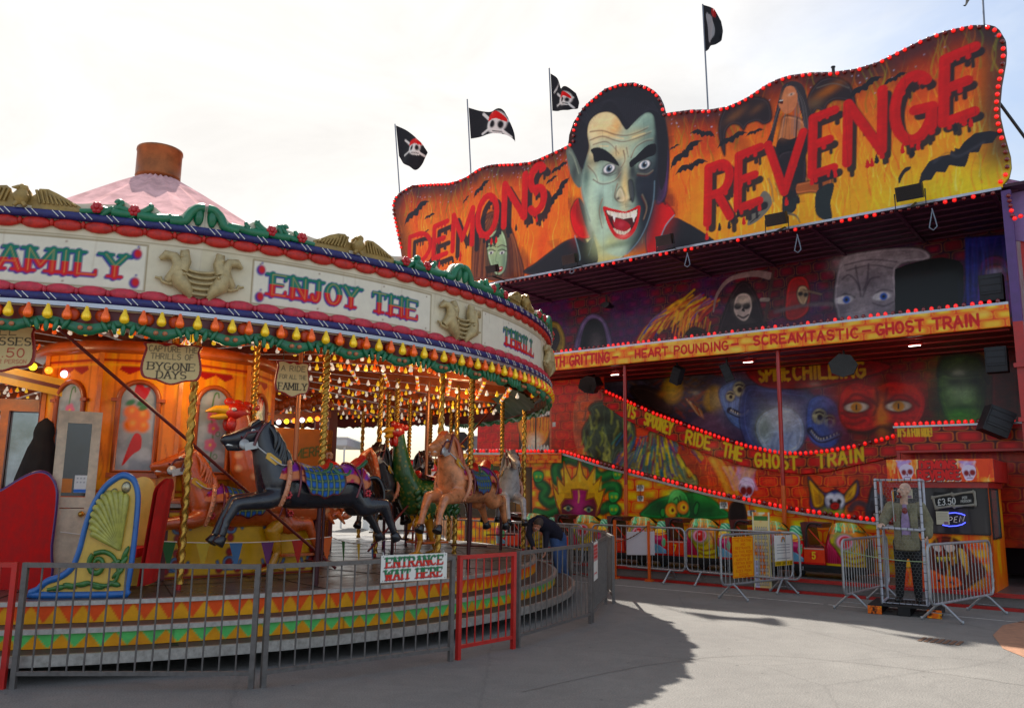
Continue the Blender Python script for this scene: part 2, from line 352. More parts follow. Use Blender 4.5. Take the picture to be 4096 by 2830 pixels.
    def segs(s, seg, c, a=1., soft=None, rounded=True, off=(0, 0), split=None, grow=0.):
        if not seg: return
        soft = s.px*.8 if soft is None else soft
        off = np.array(off, float); Pm = np.array([q for A, B, _ in seg for q in (A, B)])+off; wm = max(w for *_, w in seg)
        i = s.win(Pm, wm+soft*2+grow)
        if i.size == 0: return
        x, z = s.X[i], s.Z[i]; dm = np.full(i.size, 1e9)
        for A, B, w in seg:
            d, t = s.segd(x, z, A+off, B+off); dm = np.minimum(dm, d-w/2)
        al = a*smo(soft, -soft, dm-grow)
        if split is None: s.over(i, c, al)
        else:
            zm, c2 = split; k = z > zm
            s.over(i[k], c, al[k]); s.over(i[~k], c2, al[~k])
    def text(s, t, p0, p1, h, c, w=.17, slab=False, drip=0., shadow=None, sc=(20, 15, 15), c2=None, up=None, a=1., asp=.72, grow=None, gc=None, mapped=True, gap=.28):
        p0 = np.array(s.m(*p0) if mapped else p0, float); p1 = np.array(s.m(*p1) if mapped else p1, float)
        ws = [GW.get(ch, 1.)*asp for ch in t]; tot = sum(ws)+gap*asp*(len(t)-1); k = np.linalg.norm(p1-p0)/tot; e = (p1-p0)/np.linalg.norm(p1-p0); x = 0.
        ey = np.array([0, 1.])*h if up is None else np.array(up, float)*h
        allseg = []
        for n, (ch, wd) in enumerate(zip(t, ws)):
            if ch != ' ': allseg.append((s.glyph(ch, p0+e*x*k, e*wd*k, ey, w, slab, drip, n), p0+e*(x+wd/2)*k))
            x += wd+gap*asp
        if shadow is not None:
            for sg, _ in allseg: s.segs(sg, sc, a, off=shadow)
        if grow:
            for sg, _ in allseg: s.segs(sg, gc, a, grow=grow)
        for sg, q in allseg: s.segs(sg, c, a, split=None if c2 is None else (q[1]+h*.52, c2))
    def flames(s, x0, x1, z0, z1, n, cols, ln=.6, w=.03, a=.35, seed=1, lean=0.):
        R = random.Random(seed); m = s.m; s.m = lambda x, y: (x, y)
        for _ in range(n):
            x = R.uniform(x0, x1); z = R.uniform(z0, z1); k = R.uniform(.5, 1.2)*ln; ph = R.uniform(0, 6); am = R.uniform(.06, .17)*k
            am *= .8; P = [(x+am*math.sin(ph+j*.85)*(.35+j/7)-am*math.sin(ph)*.35+lean*k*j/6, z+k*j/6) for j in range(7)]
            s.line(P, w*R.uniform(.5, 1.3), R.choice(cols), a*R.uniform(.5, 1.2), soft=w*.5, w1=w*.1)
        s.m = m
    def bricks(s, bw, bh, c_mid, c_edge, c_joint, idx=None, seed=3, joint=.09, a=1.):
        i = np.arange(s.X.size) if idx is None else idx
        x = s.X[i]+.06*(noise2(s.X[i]*3, s.Z[i]*3, seed)-.5)*2*bw; z = s.Z[i]+.10*(noise2(s.X[i]*2.3, s.Z[i]*2.3, seed+9)-.5)*2*bh
        row = np.floor(z/bh); xs = x/bw+.5*(row % 2)+.37*noise2(row*1.7, row*0, seed); ci = np.floor(xs)
        fx = np.abs(xs-ci-.5)*2; fz = np.abs(z/bh-row-.5)*2
        e = (fx**5+fz**5*1.0)**(1/5.); v = np.random.RandomState(seed).rand(997)[((ci*31+row*57) % 997).astype(int)]
        cm = np.array(L(c_mid)); ce = np.array(L(c_edge)); cj = np.array(L(c_joint))
        t = smo(.25, .92, e+.35*(v-.5))[:, None]; col = cm*(1-t)+ce*t; g = smo(1-joint*1.2, 1-joint*.3, e)[:, None]; col = col*(1-g)+cj*g
        hl = (smo(.80, .86, e)*smo(.95, .90, e))[:, None]*.28; col = col*(1-hl)+np.array(L(255, 190, 110))*hl*(cm.max()+.2)
        s.over(i, col*(0.8+.4*v[:, None]), np.full(i.size, a))
    def bat(s, p, sz, ang=0., c=(32, 28, 32), a=1.):
        C = np.array(s.m(*p), float); ca, sa = math.cos(ang), math.sin(ang)
        half = [(0, .12), (.04, .2), (.1, .12), (.25, .2), (.5, .24), (.75, .1), (1, -.18), (.8, -.08), (.66, -.16), (.5, -.06), (.36, -.18), (.22, -.08), (.1, -.22), (0, -.3)]
        pts = half+[(-x, z) for x, z in half[::-1][1:-1]]
        m = s.m; s.m = lambda x, y: (x, y)
        s.poly([(C[0]+sz*(x*ca-z*sa), C[1]+sz*(x*sa+z*ca)) for x, z in pts], c, a=a, sm=False); s.m = m
    def build(s, name, pos, parent=None, mat=None, back=None, grain=0.):
        """pos(X, Z) -> N x 3 points; back: vector added to make a solid of the rim"""
        n, m = s.shape; V = np.asarray(pos(s.X, s.Z), float).reshape(-1, 3); q = np.arange(n*m).reshape(n, m)
        F = np.stack([q[:-1, :-1], q[:-1, 1:], q[1:, 1:], q[1:, :-1]], -1).reshape(-1, 4)
        if grain:
            gz = fbm(s.X*7, s.Z*7, 101)*.6+fbm(s.X*23, s.Z*19, 103)*.4; s.c *= (1+grain*(gz-.5)*2)[:, None]
            st = smo(.52, .6, fbm(s.X*3+fbm(s.X*2, s.Z*2, 105)*3, s.Z*11+fbm(s.X*3, s.Z*3, 106)*4, 107))*grain*.5; s.c = s.c*(1-st[:, None])+s.c*1.9*st[:, None]
        g_ = s.c.mean(1, keepdims=True); C = np.clip(g_+(s.c-g_)*1.22, .004, .92)
        if back is not None:
            rim = np.concatenate([q[0, :], q[1:, -1], q[-1, -2::-1], q[-2:0:-1, 0]]); b0 = len(V)
            V = np.concatenate([V, V[rim]+np.array(back)]); C = np.concatenate([C, np.tile(np.array(L(40, 32, 34)), (len(rim), 1))]); k = len(rim)
            r2 = np.roll(rim, -1); bi = b0+np.arange(k); F = np.concatenate([F, np.stack([rim, bi, np.roll(bi, -1), r2], -1)])
        me = bpy.data.meshes.new(name); me.vertices.add(len(V)); me.vertices.foreach_set('co', V.ravel()); me.loops.add(F.size); me.loops.foreach_set('vertex_index', F.ravel().astype(np.int32))
        me.polygons.add(len(F)); me.polygons.foreach_set('loop_start', np.arange(0, F.size, 4, dtype=np.int32))
        if back is not None:
            pass
        ca = me.color_attributes.new('Col', 'FLOAT_COLOR', 'POINT'); ca.data.foreach_set('color', np.concatenate([np.clip(C, 0, 1), np.ones((len(C), 1))], 1).ravel().astype(np.float32))
        me.update(calc_edges=True); me.validate()
        o = link(name, me, mat or paintmat(), parent)
        return o
def sheet(x0, x1, z0, z1, step, base=(128, 128, 128)):
    xs = np.linspace(x0, x1, max(2, int(abs(x1-x0)/step)+1)); zs = np.linspace(z0, z1, max(2, int(abs(z1-z0)/step)+1))
    X, Z = np.meshgrid(xs, zs); return Cv(X, Z, base)
def zoommap(ox, oy, sc, dep): return lambda x, y: fac((ox+x*sc)/PK, (oy+y*sc)/PK, dep)
BULBS = {}
def bulbmesh(name, mat, r, long=1.):
    k = name
    if k not in BULBS:
        mb = MB(); mb.ball((0, 0, .55*r*long), (r, r, r*long), 8, 6); me = mb.mesh(name); me.materials.append(mat); BULBS[k] = me
    return BULBS[k]
def scatter_bulbs(items, parent, cap=100, name='light_bulb'):
    """items: (mesh, location, matrix3) in the parent's space; the nearest `cap` are parts, the rest one part"""
    M = np.array(parent.matrix_basis); items = sorted(items, key=lambda t: np.linalg.norm((M[:3, :3]@np.array(t[1])+M[:3, 3])-EYE)/max(v.co.length for v in list(t[0].vertices)[:4]))
    for me, p, R in items[:cap]:
        o = bpy.data.objects.new(name, me); COL.objects.link(o); o.parent = parent; m4 = Matrix(np.asarray(R).tolist()).to_4x4(); m4.translation = Vector(tuple(map(float, p))); o.matrix_local = m4
    rest = items[cap:]
    if rest:
        mats = []; mb = MB()
        for me, p, R in rest:
            if me.materials[0] not in mats: mats.append(me.materials[0])
            mb.mi = mats.index(me.materials[0])
            V = np.array([v.co for v in me.vertices])@np.asarray(R).T+np.array(p); mb.add(V, [tuple(f.vertices) for f in me.polygons], True)
        mb.build(name+'_string', mats, parent, kind='stuff')
def up_to(d):
    x, y, z = frame_from(d); return np.stack([x, y, z], 1)
# ================================================================ ground
def asphalt():
    m = bpy.data.materials.new('asphalt'); m.use_nodes = True; t = m.node_tree; b = t.nodes['Principled BSDF']
    co = N(t, 'ShaderNodeTexCoord')
    n1 = N(t, 'ShaderNodeTexNoise', i_Scale=.35, i_Detail=7, i_Roughness=.6); n2 = N(t, 'ShaderNodeTexNoise', i_Scale=70, i_Detail=3, i_Roughness=.7); n3 = N(t, 'ShaderNodeTexVoronoi', i_Scale=55)
    n4 = N(t, 'ShaderNodeTexNoise', i_Scale=2.2, i_Detail=9, i_Roughness=.72, i_Distortion=1.2)
    for n in (n1, n2, n3, n4): LK(t, co.outputs['Object'], n.inputs['Vector'])
    r = N(t, 'ShaderNodeValToRGB'); LK(t, n1.outputs[0], r.inputs[0]); e = r.color_ramp.elements
    e[0].position = .3; e[0].color = (.17, .158, .143, 1); e[1].position = .7; e[1].color = (.222, .207, .186, 1)
    mr = N(t, 'ShaderNodeMapRange'); LK(t, n2.outputs[0], mr.inputs['Value'])
    for k, v in (('From Min', .3), ('From Max', .7), ('To Min', .7), ('To Max', 1.28)): mr.inputs[k].default_value = v
    mr2 = N(t, 'ShaderNodeMapRange'); LK(t, n4.outputs[0], mr2.inputs['Value'])
    for k, v in (('From Min', .35), ('From Max', .62), ('To Min', .88), ('To Max', 1.04)): mr2.inputs[k].default_value = v
    mu = N(t, 'ShaderNodeMath', operation='MULTIPLY'); LK(t, mr.outputs[0], mu.inputs[0]); LK(t, mr2.outputs[0], mu.inputs[1])
    s = N(t, 'ShaderNodeVectorMath', operation='SCALE'); LK(t, r.outputs[0], s.inputs[0]); LK(t, mu.outputs[0], s.inputs['Scale']); LK(t, s.outputs[0], b.inputs['Base Color'])
    vr = N(t, 'ShaderNodeTexVoronoi', i_Scale=2.6); LK(t, co.outputs['Object'], vr.inputs['Vector']); sp_ = N(t, 'ShaderNodeMapRange'); LK(t, vr.outputs['Distance'], sp_.inputs['Value'])
    for k, v in (('From Min', .035), ('From Max', .06), ('To Min', .55), ('To Max', 1)): sp_.inputs[k].default_value = v
    vc = N(t, 'ShaderNodeTexVoronoi', i_Scale=.33, feature='DISTANCE_TO_EDGE'); wv_ = N(t, 'ShaderNodeMix', data_type='VECTOR'); wv_.inputs[0].default_value = .12; LK(t, co.outputs['Object'], wv_.inputs[4]); LK(t, n4.outputs['Color'], wv_.inputs[5]); LK(t, wv_.outputs[1], vc.inputs['Vector']); cr_ = N(t, 'ShaderNodeMapRange'); LK(t, vc.outputs['Distance'], cr_.inputs['Value'])
    for k, v in (('From Min', .0), ('From Max', .006), ('To Min', .84), ('To Max', 1)): cr_.inputs[k].default_value = v
    m2 = N(t, 'ShaderNodeMath', operation='MULTIPLY'); LK(t, sp_.outputs[0], m2.inputs[0]); LK(t, cr_.outputs[0], m2.inputs[1]); m3 = N(t, 'ShaderNodeMath', operation='MULTIPLY'); LK(t, m2.outputs[0], m3.inputs[0]); LK(t, mu.outputs[0], m3.inputs[1]); LK(t, m3.outputs[0], s.inputs['Scale'])
    bn = N(t, 'ShaderNodeBump', i_Strength=.5, i_Distance=.01); LK(t, n3.outputs[0], bn.inputs['Height']); LK(t, bn.outputs[0], b.inputs['Normal']); b.inputs['Roughness'].default_value = .85
    return m
mb = MB(); xs = [-700, -60, -20, -8, 0, 8, 20, 60, 700]
mb.grid([[(x, y, 0) for x in xs] for y in (-60, -10, 0, 8, 16, 30, 60, 150, 900)], smooth=False)
mb.build('ground', asphalt(), kind='structure')
def ribbon(pts, w, z=.004):
    mb = MB(); k = len(pts); rows = []
    for i, p in enumerate(pts):
        a = np.array(pts[max(i-1, 0)][:2]); b = np.array(pts[min(i+1, k-1)][:2]); d = (b-a)/np.linalg.norm(b-a); n = np.array([-d[1], d[0]])*w/2
        rows.append([(p[0]-n[0], p[1]-n[1], z), (p[0]+n[0], p[1]+n[1], z)])
    return mb.grid(rows, smooth=False)
wl = mt('worn_white_line', (196, 192, 182), .7, var=.5, scale=14)
ribbon([FL(-4.5, 0), FL(1.75, .01), FL(4.05, -.05), FL(4.2, -.055)], .06).build('white_ground_line', wl, kind='structure')
ribbon([FL(4.28, -.06), FL(6.6, -.09), FL(7.9, -.11)], .06).build('white_ground_line', wl, kind='structure')
SEAM = mt('tar_seam', (84, 80, 76), .6, var=.3)
P_ = catmull([gnd(x, y) for x, y in [(2310, 1545), (1980, 1500), (1700, 1478), (1460, 1500), (1180, 1560)]], False, 10); r_ = random.Random(4); ribbon([(p_[0]+r_.uniform(-.012, .012), p_[1]+r_.uniform(-.012, .012), 0) for p_ in P_], .007, .0045).build('asphalt_seam', SEAM, kind='structure')
# brick paving corner at the right and a shallow drain cover
mb = MB(); g0 = [gnd(2330, 1395), gnd(2262, 1410), gnd(2240, 1432), gnd(2262, 1462), gnd(2330, 1490)]
mb.add([(p[0], p[1], .004) for p in g0], [tuple(range(5))]); mb.build('pink_paving', mt('pink_paving', (165, 120, 92), .8, var=.35, scale=9), kind='structure')
mb = MB(); c = gnd(2122, 1446)
for i in range(-3, 4): mb.box((c[0]+UX[0]*i*.07, c[1]+UX[1]*i*.07, .006), (.045, .34, .004), rotm(rz=FROT))
tag(mb.build('drain_cover', mt('rusty_iron', (120, 88, 66), .8, var=.3)), 'small rusty slotted drain cover set flush in the sunlit asphalt', 'drain cover')
# ================================================================ ghost train
D = 3.0                                                             # plane of the top board and the lettered fascia
pl = lambda d: (lambda X, Z: np.stack([X, np.full_like(X, d), Z], 1))
gt = thing('ghost_train', 'two storey horror ghost train ride with painted vampire top board and red bulbs', 'ghost train', OF, FROT)
RED = mt('red_gloss_paint', (178, 24, 16), .4, var=.25, coat=.3); DKRED = mt('dark_red_paint', (112, 16, 14), .5, var=.3); ORANGE = mt('orange_paint', (224, 98, 26), .45, var=.2)
PURPLE = mt('purple_paint', (92, 62, 122), .45, var=.2); DKPUR = mt('dark_purple_paint', (58, 22, 44), .55, var=.35); BLACK = mt('black_metal', (24, 24, 26), .45, var=.3)
ALU = mt('aluminium_trim', (188, 190, 196), .35, .8, var=.2); STEEL = mt('galvanised_steel', (164, 166, 168), .38, .45, var=.25, scale=20); WHITE = mt('white_paint', (225, 224, 218), .5, var=.1)
bl_lit = mt('red_lamp_lit', (236, 22, 14), .12, var=.5, scale=.9, emit=.5, coat=1.); bl_off = mt('red_lamp_dark', (130, 10, 10), .12, var=.4, coat=1.)
def z_of(px, dep): return [fac(x, y, dep) for x, y in px]
def interp(pts):
    a = sorted(pts); xs = [p[0] for p in a]; zs = [p[1] for p in a]
    return lambda u: np.interp(u, xs, zs)
# --- top board
TOP = [(905, 432), (918, 424), (930, 418), (965, 415), (1010, 413), (1030, 408), (1050, 400), (1080, 380), (1100, 373), (1120, 370), (1170, 368), (1195, 365), (1215, 358), (1255, 340), (1280, 328), (1293, 318), (1294.5, 290), (1305, 258), (1318, 240), (1330, 228), (1365, 200), (1400, 188), (1430, 186), (1460, 195), (1475, 204), (1485, 215), (1493, 232), (1499, 256), (1515, 253), (1560, 247), (1600, 247), (1640, 240), (1665, 230), (1690, 217), (1730, 190), (1755, 178), (1780, 170), (1830, 163), (1880, 162), (1930, 155), (1955, 148), (1980, 140), (2030, 115), (2080, 90), (2110, 78), (2140, 68), (2190, 57), (2230, 56), (2245, 60), (2255, 68)]
RIG = [(2262, 416), (2276, 398), (2281, 375), (2279, 350), (2265, 300), (2256, 260), (2255, 235), (2259, 190), (2268, 140), (2270, 115), (2268, 90), (2255, 68)]
LEF = [(912, 620), (903, 558), (893, 510), (887, 480), (886, 460), (890, 446), (905, 432)]
top = z_of(TOP, D); rig = z_of(RIG, D); lef = z_of(LEF, D); ZB = 7.63
ztf = interp(top); ns, ntt = 840, 230
s = np.linspace(0, 1, ns); uL, uR = top[0][0], top[-1][0]
ub = uL+(uR-uL)*s
for (xa, xb, k) in ((1290, 1297, 10), (1495, 1501, 10)): pass
tt = np.linspace(0, 1, ntt)
def edge(pts):
    pts = sorted(pts, key=lambda p: p[1]); z0, z1 = ZB, pts[-1][1]
    return np.interp(ZB+tt*(z1-ZB), [p[1] for p in pts], [p[0] for p in pts])
eL, eR = edge(lef), edge(rig); zt = ztf(ub)
X = np.empty((ntt, ns)); Z = np.empty((ntt, ns))
for j in range(ntt): X[j] = eL[j]+(eR[j]-eL[j])*s; Z[j] = ZB+tt[j]*(zt-ZB)
B = Cv(X, Z, (238, 126, 54)); ztop_here = ztf(np.clip(B.X, uL, uR)); hh = ztop_here-B.Z
nzv = fbm(B.X*1.1, B.Z*.6, 3)
B.fill((222, 84, 38), smo(.42, .62, nzv)*.6); B.fill((246, 160, 66), smo(.5, .72, fbm(B.X*1.6+9, B.Z*.8, 7))*.45)
yl = smo(.0, 3.2, B.X+1.2)*smo(2.2, .25, B.Z-ZB-.25*nzv); B.fill((246, 180, 48), yl*.75)
B.fill((222, 214, 60), smo(3.2, 6.4, B.X)*smo(1.0, .1, B.Z-ZB)*.7)
B.flames(uL, uR, ZB-.2, 10.6, 620, [(252, 180, 96), (252, 204, 120), (226, 84, 34), (248, 150, 74)], 1.0, .03, .55, 4)
B.flames(1.2, uR, ZB-.2, 8.9, 260, [(250, 232, 110), (232, 150, 40), (206, 204, 70), (246, 176, 66), (250, 240, 150)], .8, .034, .5, 14)
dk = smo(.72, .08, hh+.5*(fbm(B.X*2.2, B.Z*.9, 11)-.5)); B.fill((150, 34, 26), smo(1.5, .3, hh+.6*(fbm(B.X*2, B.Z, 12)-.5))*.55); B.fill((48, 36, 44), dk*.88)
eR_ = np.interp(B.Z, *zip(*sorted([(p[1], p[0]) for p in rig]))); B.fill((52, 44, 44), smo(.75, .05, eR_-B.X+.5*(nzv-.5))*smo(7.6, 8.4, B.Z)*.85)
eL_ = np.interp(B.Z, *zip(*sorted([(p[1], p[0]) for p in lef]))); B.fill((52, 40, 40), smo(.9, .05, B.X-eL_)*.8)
R = random.Random(3)
sv = B.m
for _ in range(170):
    u = R.uniform(uL, uR); z = float(ztf(u))-R.uniform(.15, .9); k = R.uniform(.35, .8); ph = R.uniform(0, 6)
    B.line([(u+.12*k*math.sin(ph+j*.8), z-k*.7+k*1.2*j/5) for j in range(6)], .04, R.choice([(128, 136, 62), (170, 150, 66), (196, 110, 50), (110, 120, 60)]), .5, soft=.02, w1=.005)
for _ in range(120):
    u = R.uniform(uL, uR); B.blob((u, float(ztf(u))-R.uniform(.1, .7)), .018, .018, (190, 190, 215), R.uniform(.4, .9))
A_ = zoommap(1500, 300, 1400/2310, D); B_ = zoommap(2700, 50, 1396/2310, D)
B.m = A_
INK = (36, 32, 36)
# bats left of and right of the face
for x, y, sz, an in ((270, 900, .62, .5), (360, 930, .24, .2), (340, 1030, .13, .3), (600, 820, .17, .7), (700, 745, .38, .6), (1165, 690, .22, .4), (1215, 610, .32, .35), (1215, 770, .5, .85), (2165, 385, .36, -.4), (2045, 515, .52, .55), (2085, 600, .44, .15), (1975, 475, .15, .3)): B.bat((x, y), sz, an, INK)
# woman with long brown hair and a green face
B.poly([(640, 1330), (650, 1060), (690, 970), (760, 905), (830, 915), (890, 990), (930, 1100), (985, 1300), (930, 1350), (700, 1350)], (98, 54, 40), soft=.06)
R = random.Random(8)
for _ in range(60):
    x0 = R.uniform(660, 920); B.line([(780+(x0-780)*.35, 930+R.uniform(0, 40)), (x0, 1080), (x0+(x0-790)*.25+R.uniform(-15, 15), 1330)], .02, R.choice([(150, 92, 64), (70, 38, 32), (176, 112, 74), (54, 30, 28)]), .5, soft=.012)
B.poly([(742, 1090), (780, 1035), (830, 1020), (862, 1080), (872, 1180), (855, 1290), (805, 1320), (765, 1260), (742, 1170)], (150, 176, 138), soft=.03)
B.blob((790, 1120), .22, .3, (190, 206, 150), .7); B.blob((855, 1230), .12, .4, (84, 104, 96), .6)
for x in (766, 838): 
    B.blob((x, 1172), .085, .045, (236, 236, 232), 1, hard=.7); B.blob((x, 1174), .04, .042, (40, 30, 50), 1, hard=.8); B.line([(x-26, 1160), (x, 1150), (x+28, 1162)], .03, INK, .9); B.line([(x-30, 1136), (x, 1122), (x+32, 1134)], .03, (60, 40, 36), .9)
B.line([(806, 1170), (796, 1225), (815, 1238)], .02, (96, 110, 92), .8); B.poly([(785, 1285), (810, 1272), (840, 1262), (838, 1290), (810, 1300)], (176, 60, 66)); B.line([(795, 1284), (832, 1274)], .03, (240, 236, 226), 1)
# DEMONS
DS = [('D', (215, 1262), (150, -50), -190), ('E', (380, 1212), (95, -38), -210), ('M', (508, 1160), (135, -48), -232), ('O', (672, 1078), (130, -46), -255), ('N', (842, 1000), (150, -68), -275), ('S', (1012, 925), (108, -50), -300)]
RV = [('R', (205, 1395), (160, -50), -365), ('E', (405, 1300), (160, -58), -350), ('V', (606, 1225), (235, -75), -350), ('E', (898, 1078), (160, -55), -375), ('N', (1125, 1000), (255, -95), -390), ('G', (1445, 870), (255, -55), -420), ('E', (1765, 735), (225, -85), -420)]
def bigletters(L_, mp, w):
    for ch, o, ex, h in L_:
        for ps in (0, 1):
            off = (32, 34) if ps == 0 else (0, 0)
            f = lambda x, y: np.array(mp(x, y))
            O = f(o[0]+off[0], o[1]+off[1]); EX = f(o[0]+ex[0]+off[0], o[1]+ex[1]+off[1])-O; EY = f(o[0]+off[0]+8, o[1]+h+off[1])-O
            sg = B.glyph(ch, O, EX, EY, w*(.95 if ps == 0 else 1), drip=.1 if ps else .16, seed=ps)
            B.segs(sg, INK if ps == 0 else (206, 40, 38), .97)
            if ps:
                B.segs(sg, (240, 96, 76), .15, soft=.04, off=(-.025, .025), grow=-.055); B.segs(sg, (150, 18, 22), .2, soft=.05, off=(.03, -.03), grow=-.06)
                r = random.Random(ord(ch)+int(o[0]))
                for _ in range(3):
                    q = O+EX*r.random()+np.array([0, -.16-.25*r.random()]); m = B.m; B.m = lambda x, y: (x, y)
                    cl = r.choice([INK, (206, 40, 38)]); B.poly([(q[0], q[1]+.16), (q[0]+.045, q[1]), (q[0], q[1]-.05), (q[0]-.045, q[1])], cl); B.m = m
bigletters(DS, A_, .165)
# vampire man: cape, collar, hair, face
B.poly([(980, 1300), (1060, 1240), (1150, 1170), (1250, 1100), (1330, 1075), (1440, 1075), (1475, 1240), (1300, 1290), (1100, 1320)], (34, 32, 36), soft=.03)
B.poly([(1840, 1180), (1860, 1080), (1960, 945), (2060, 975), (2170, 1040), (2240, 1090), (2230, 1110), (1950, 1160)], (34, 32, 36), soft=.02)
B.poly([(1380, 1050), (1500, 1060), (1640, 1180), (1560, 1245), (1450, 1250), (1440, 1180)], (206, 196, 130), soft=.05)
B.poly([(1800, 1180), (1790, 1040), (1850, 850), (1900, 830), (1950, 870), (1978, 925), (1920, 990), (1870, 1120), (1850, 1180)], (214, 34, 30), soft=.03); B.blob((1900, 900), .3, .6, (236, 60, 44), .6); B.line([(1975, 925), (1915, 1000), (1865, 1130)], .03, (150, 170, 180), .9)
B.poly([(1290, 900), (1345, 815), (1400, 940), (1430, 1060), (1360, 1075), (1310, 1020)], (206, 30, 28), soft=.03); B.blob((1340, 970), .25, .5, (240, 70, 50), .6); B.poly([(1345, 815), (1400, 900), (1440, 1060), (1420, 1060), (1380, 950)], (60, 16, 18), soft=.03)
B.poly([(1330, 1075), (1390, 1110), (1442, 1078), (1470, 1230), (1370, 1250), (1340, 1160)], (26, 25, 28), soft=.02); B.line([(1318, 1060), (1350, 1180), (1352, 1220)], .03, (140, 165, 170), .8); B.line([(1440, 1085), (1410, 1190)], .02, (90, 105, 110), .8)
B.poly([(1292, 470), (1310, 420), (1312, 330), (1350, 230), (1440, 140), (1560, 72), (1690, 48), (1800, 85), (1870, 165), (1906, 262), (1935, 420), (1940, 600), (1910, 830), (1880, 830), (1500, 700), (1380, 700), (1330, 560)], (38, 35, 40), soft=.03)
B.poly([(1880, 480), (1935, 500), (1930, 760), (1880, 850), (1850, 800)], (86, 52, 92), soft=.06, a=.8)
B.poly([(1262, 474), (1300, 492), (1345, 590), (1368, 690), (1350, 745), (1308, 700), (1275, 600)], (104, 118, 108), soft=.02); B.blob((1318, 640), .12, .3, (60, 66, 64), .8); B.line([(1275, 500), (1310, 540), (1345, 650)], .03, (160, 172, 150), .8)
FACE = [(1420, 470), (1404, 380), (1418, 310), (1470, 262), (1540, 248), (1600, 275), (1640, 330), (1662, 352), (1700, 320), (1755, 272), (1800, 250), (1838, 270), (1850, 340), (1858, 440), (1866, 560), (1856, 700), (1836, 840), (1795, 985), (1735, 1100), (1660, 1180), (1600, 1196), (1530, 1165), (1470, 1090), (1420, 970), (1378, 830), (1360, 720), (1380, 600), (1404, 530)]
B.poly(FACE, (178, 206, 184), soft=.05, crisp=False)
for p, rx, rz, c, a in (((1500, 330), .55, .4, (244, 208, 140), .85), ((1570, 360), .4, .3, (226, 168, 96), .55), ((1790, 370), .4, .5, (120, 150, 140), .8), ((1450, 780), .35, .7, (150, 190, 176), .8), ((1430, 560), .25, .4, (236, 196, 130), .6), ((1540, 1120), .5, .3, (214, 220, 150), .8), ((1470, 950), .25, .7, (196, 214, 176), .8), ((1650, 740), .16, .7, (248, 224, 160), .95), ((1600, 520), .35, .25, (244, 212, 150), .7), ((1800, 760), .35, .9, (66, 74, 82), .9), ((1830, 560), .3, .5, (92, 112, 116), .7), ((1760, 960), .4, .7, (44, 50, 58), .95), ((1720, 1090), .4, .4, (62, 84, 86), .8), ((1700, 660), .2, .3, (58, 66, 72), .8), ((1545, 620), .4, .25, (118, 126, 122), .7)): B.blob(p, rx, rz, c, a)
B.blob((1500, 300), .5, .3, (252, 216, 150), .7); B.blob((1580, 330), .22, .3, (240, 170, 90), .6); B.blob((1720, 400), .3, .22, (206, 186, 130), .6)
for p_, a_, b_ in (((1470, 300), .35, .3), ((1540, 300), .3, .35), ((1450, 400), .2, .3)): B.blob(p_, a_, b_, (252, 232, 184), .75)
for p_, a_, b_ in (((1440, 800), .22, .6), ((1460, 720), .25, .4), ((1500, 1010), .18, .6), ((1580, 1150), .35, .16)): B.blob(p_, a_, b_, (206, 236, 208), .7)
B.poly([(1735, 640), (1700, 730), (1722, 830), (1768, 900), (1765, 980), (1725, 1070), (1672, 1165), (1740, 1100), (1800, 985), (1842, 840), (1862, 700), (1870, 560), (1856, 400), (1836, 480), (1850, 560), (1800, 660)], (36, 40, 50), soft=.12, crisp=False, a=.95); B.poly([(1840, 250), (1872, 300), (1885, 600), (1860, 820), (1846, 700), (1862, 560), (1850, 400)], (34, 32, 38), soft=.08, crisp=False)
B.blob((1850, 640), .3, 1.5, (30, 32, 42), .6); B.blob((1780, 700), .25, .8, (40, 44, 54), .8); B.blob((1480, 560), .4, .14, (66, 84, 80), .7); B.blob((1395, 660), .16, .6, (70, 96, 92), .8); B.blob((1425, 900), .14, .8, (210, 232, 200), .7); B.blob((1500, 760), .3, .3, (196, 226, 206), .8); B.blob((1490, 880), .12, .5, (70, 92, 88), .75); B.blob((1790, 900), .2, .5, (24, 26, 34), .8); B.blob((1600, 1120), .6, .1, (90, 110, 84), .6); B.blob((1610, 650), .14, .35, (84, 70, 66), .8); B.blob((1700, 620), .14, .3, (30, 30, 38), .85)
BR = (96, 40, 32)
for P, w in (([(1420, 375), (1500, 368), (1580, 392), (1650, 400), (1720, 385), (1800, 350)], .03), ([(1420, 430), (1500, 405), (1580, 430), (1640, 440), (1720, 420), (1820, 380)], .03), ([(1440, 460), (1520, 440), (1570, 470), (1610, 520)], .025), ([(1690, 545), (1720, 480), (1780, 440), (1830, 430)], .03), ([(1640, 500), (1650, 560), (1625, 610)], .035), ([(1590, 470), (1592, 530)], .03), ([(1660, 480), (1672, 540)], .025), ([(1440, 690), (1500, 720), (1580, 700), (1620, 650)], .03), ([(1405, 600), (1450, 650), (1470, 700)], .025), ([(1730, 660), (1790, 665), (1830, 640)], .03), ([(1600, 720), (1580, 800), (1600, 830)], .035), ([(1500, 820), (1480, 900), (1500, 1010)], .03), ([(1760, 800), (1790, 880), (1770, 960)], .03)): B.line(P, w*1.1, BR, .8, soft=.02, w1=w*.5); B.line([(x+4, y-11) for x, y in P], w*.8, (250, 232, 190), .22, soft=.03)
for P in ([(1440, 345), (1520, 330), (1590, 360)], [(1450, 405), (1520, 388), (1590, 412), (1640, 420)], [(1480, 470), (1540, 470)], [(1700, 410), (1780, 385)]): B.line(P, .03, (252, 226, 170), .7, soft=.025)
B.poly([(1424, 492), (1478, 478), (1540, 508), (1592, 560), (1610, 600), (1560, 580), (1500, 565), (1450, 575), (1440, 530)], (24, 22, 26), soft=.015)
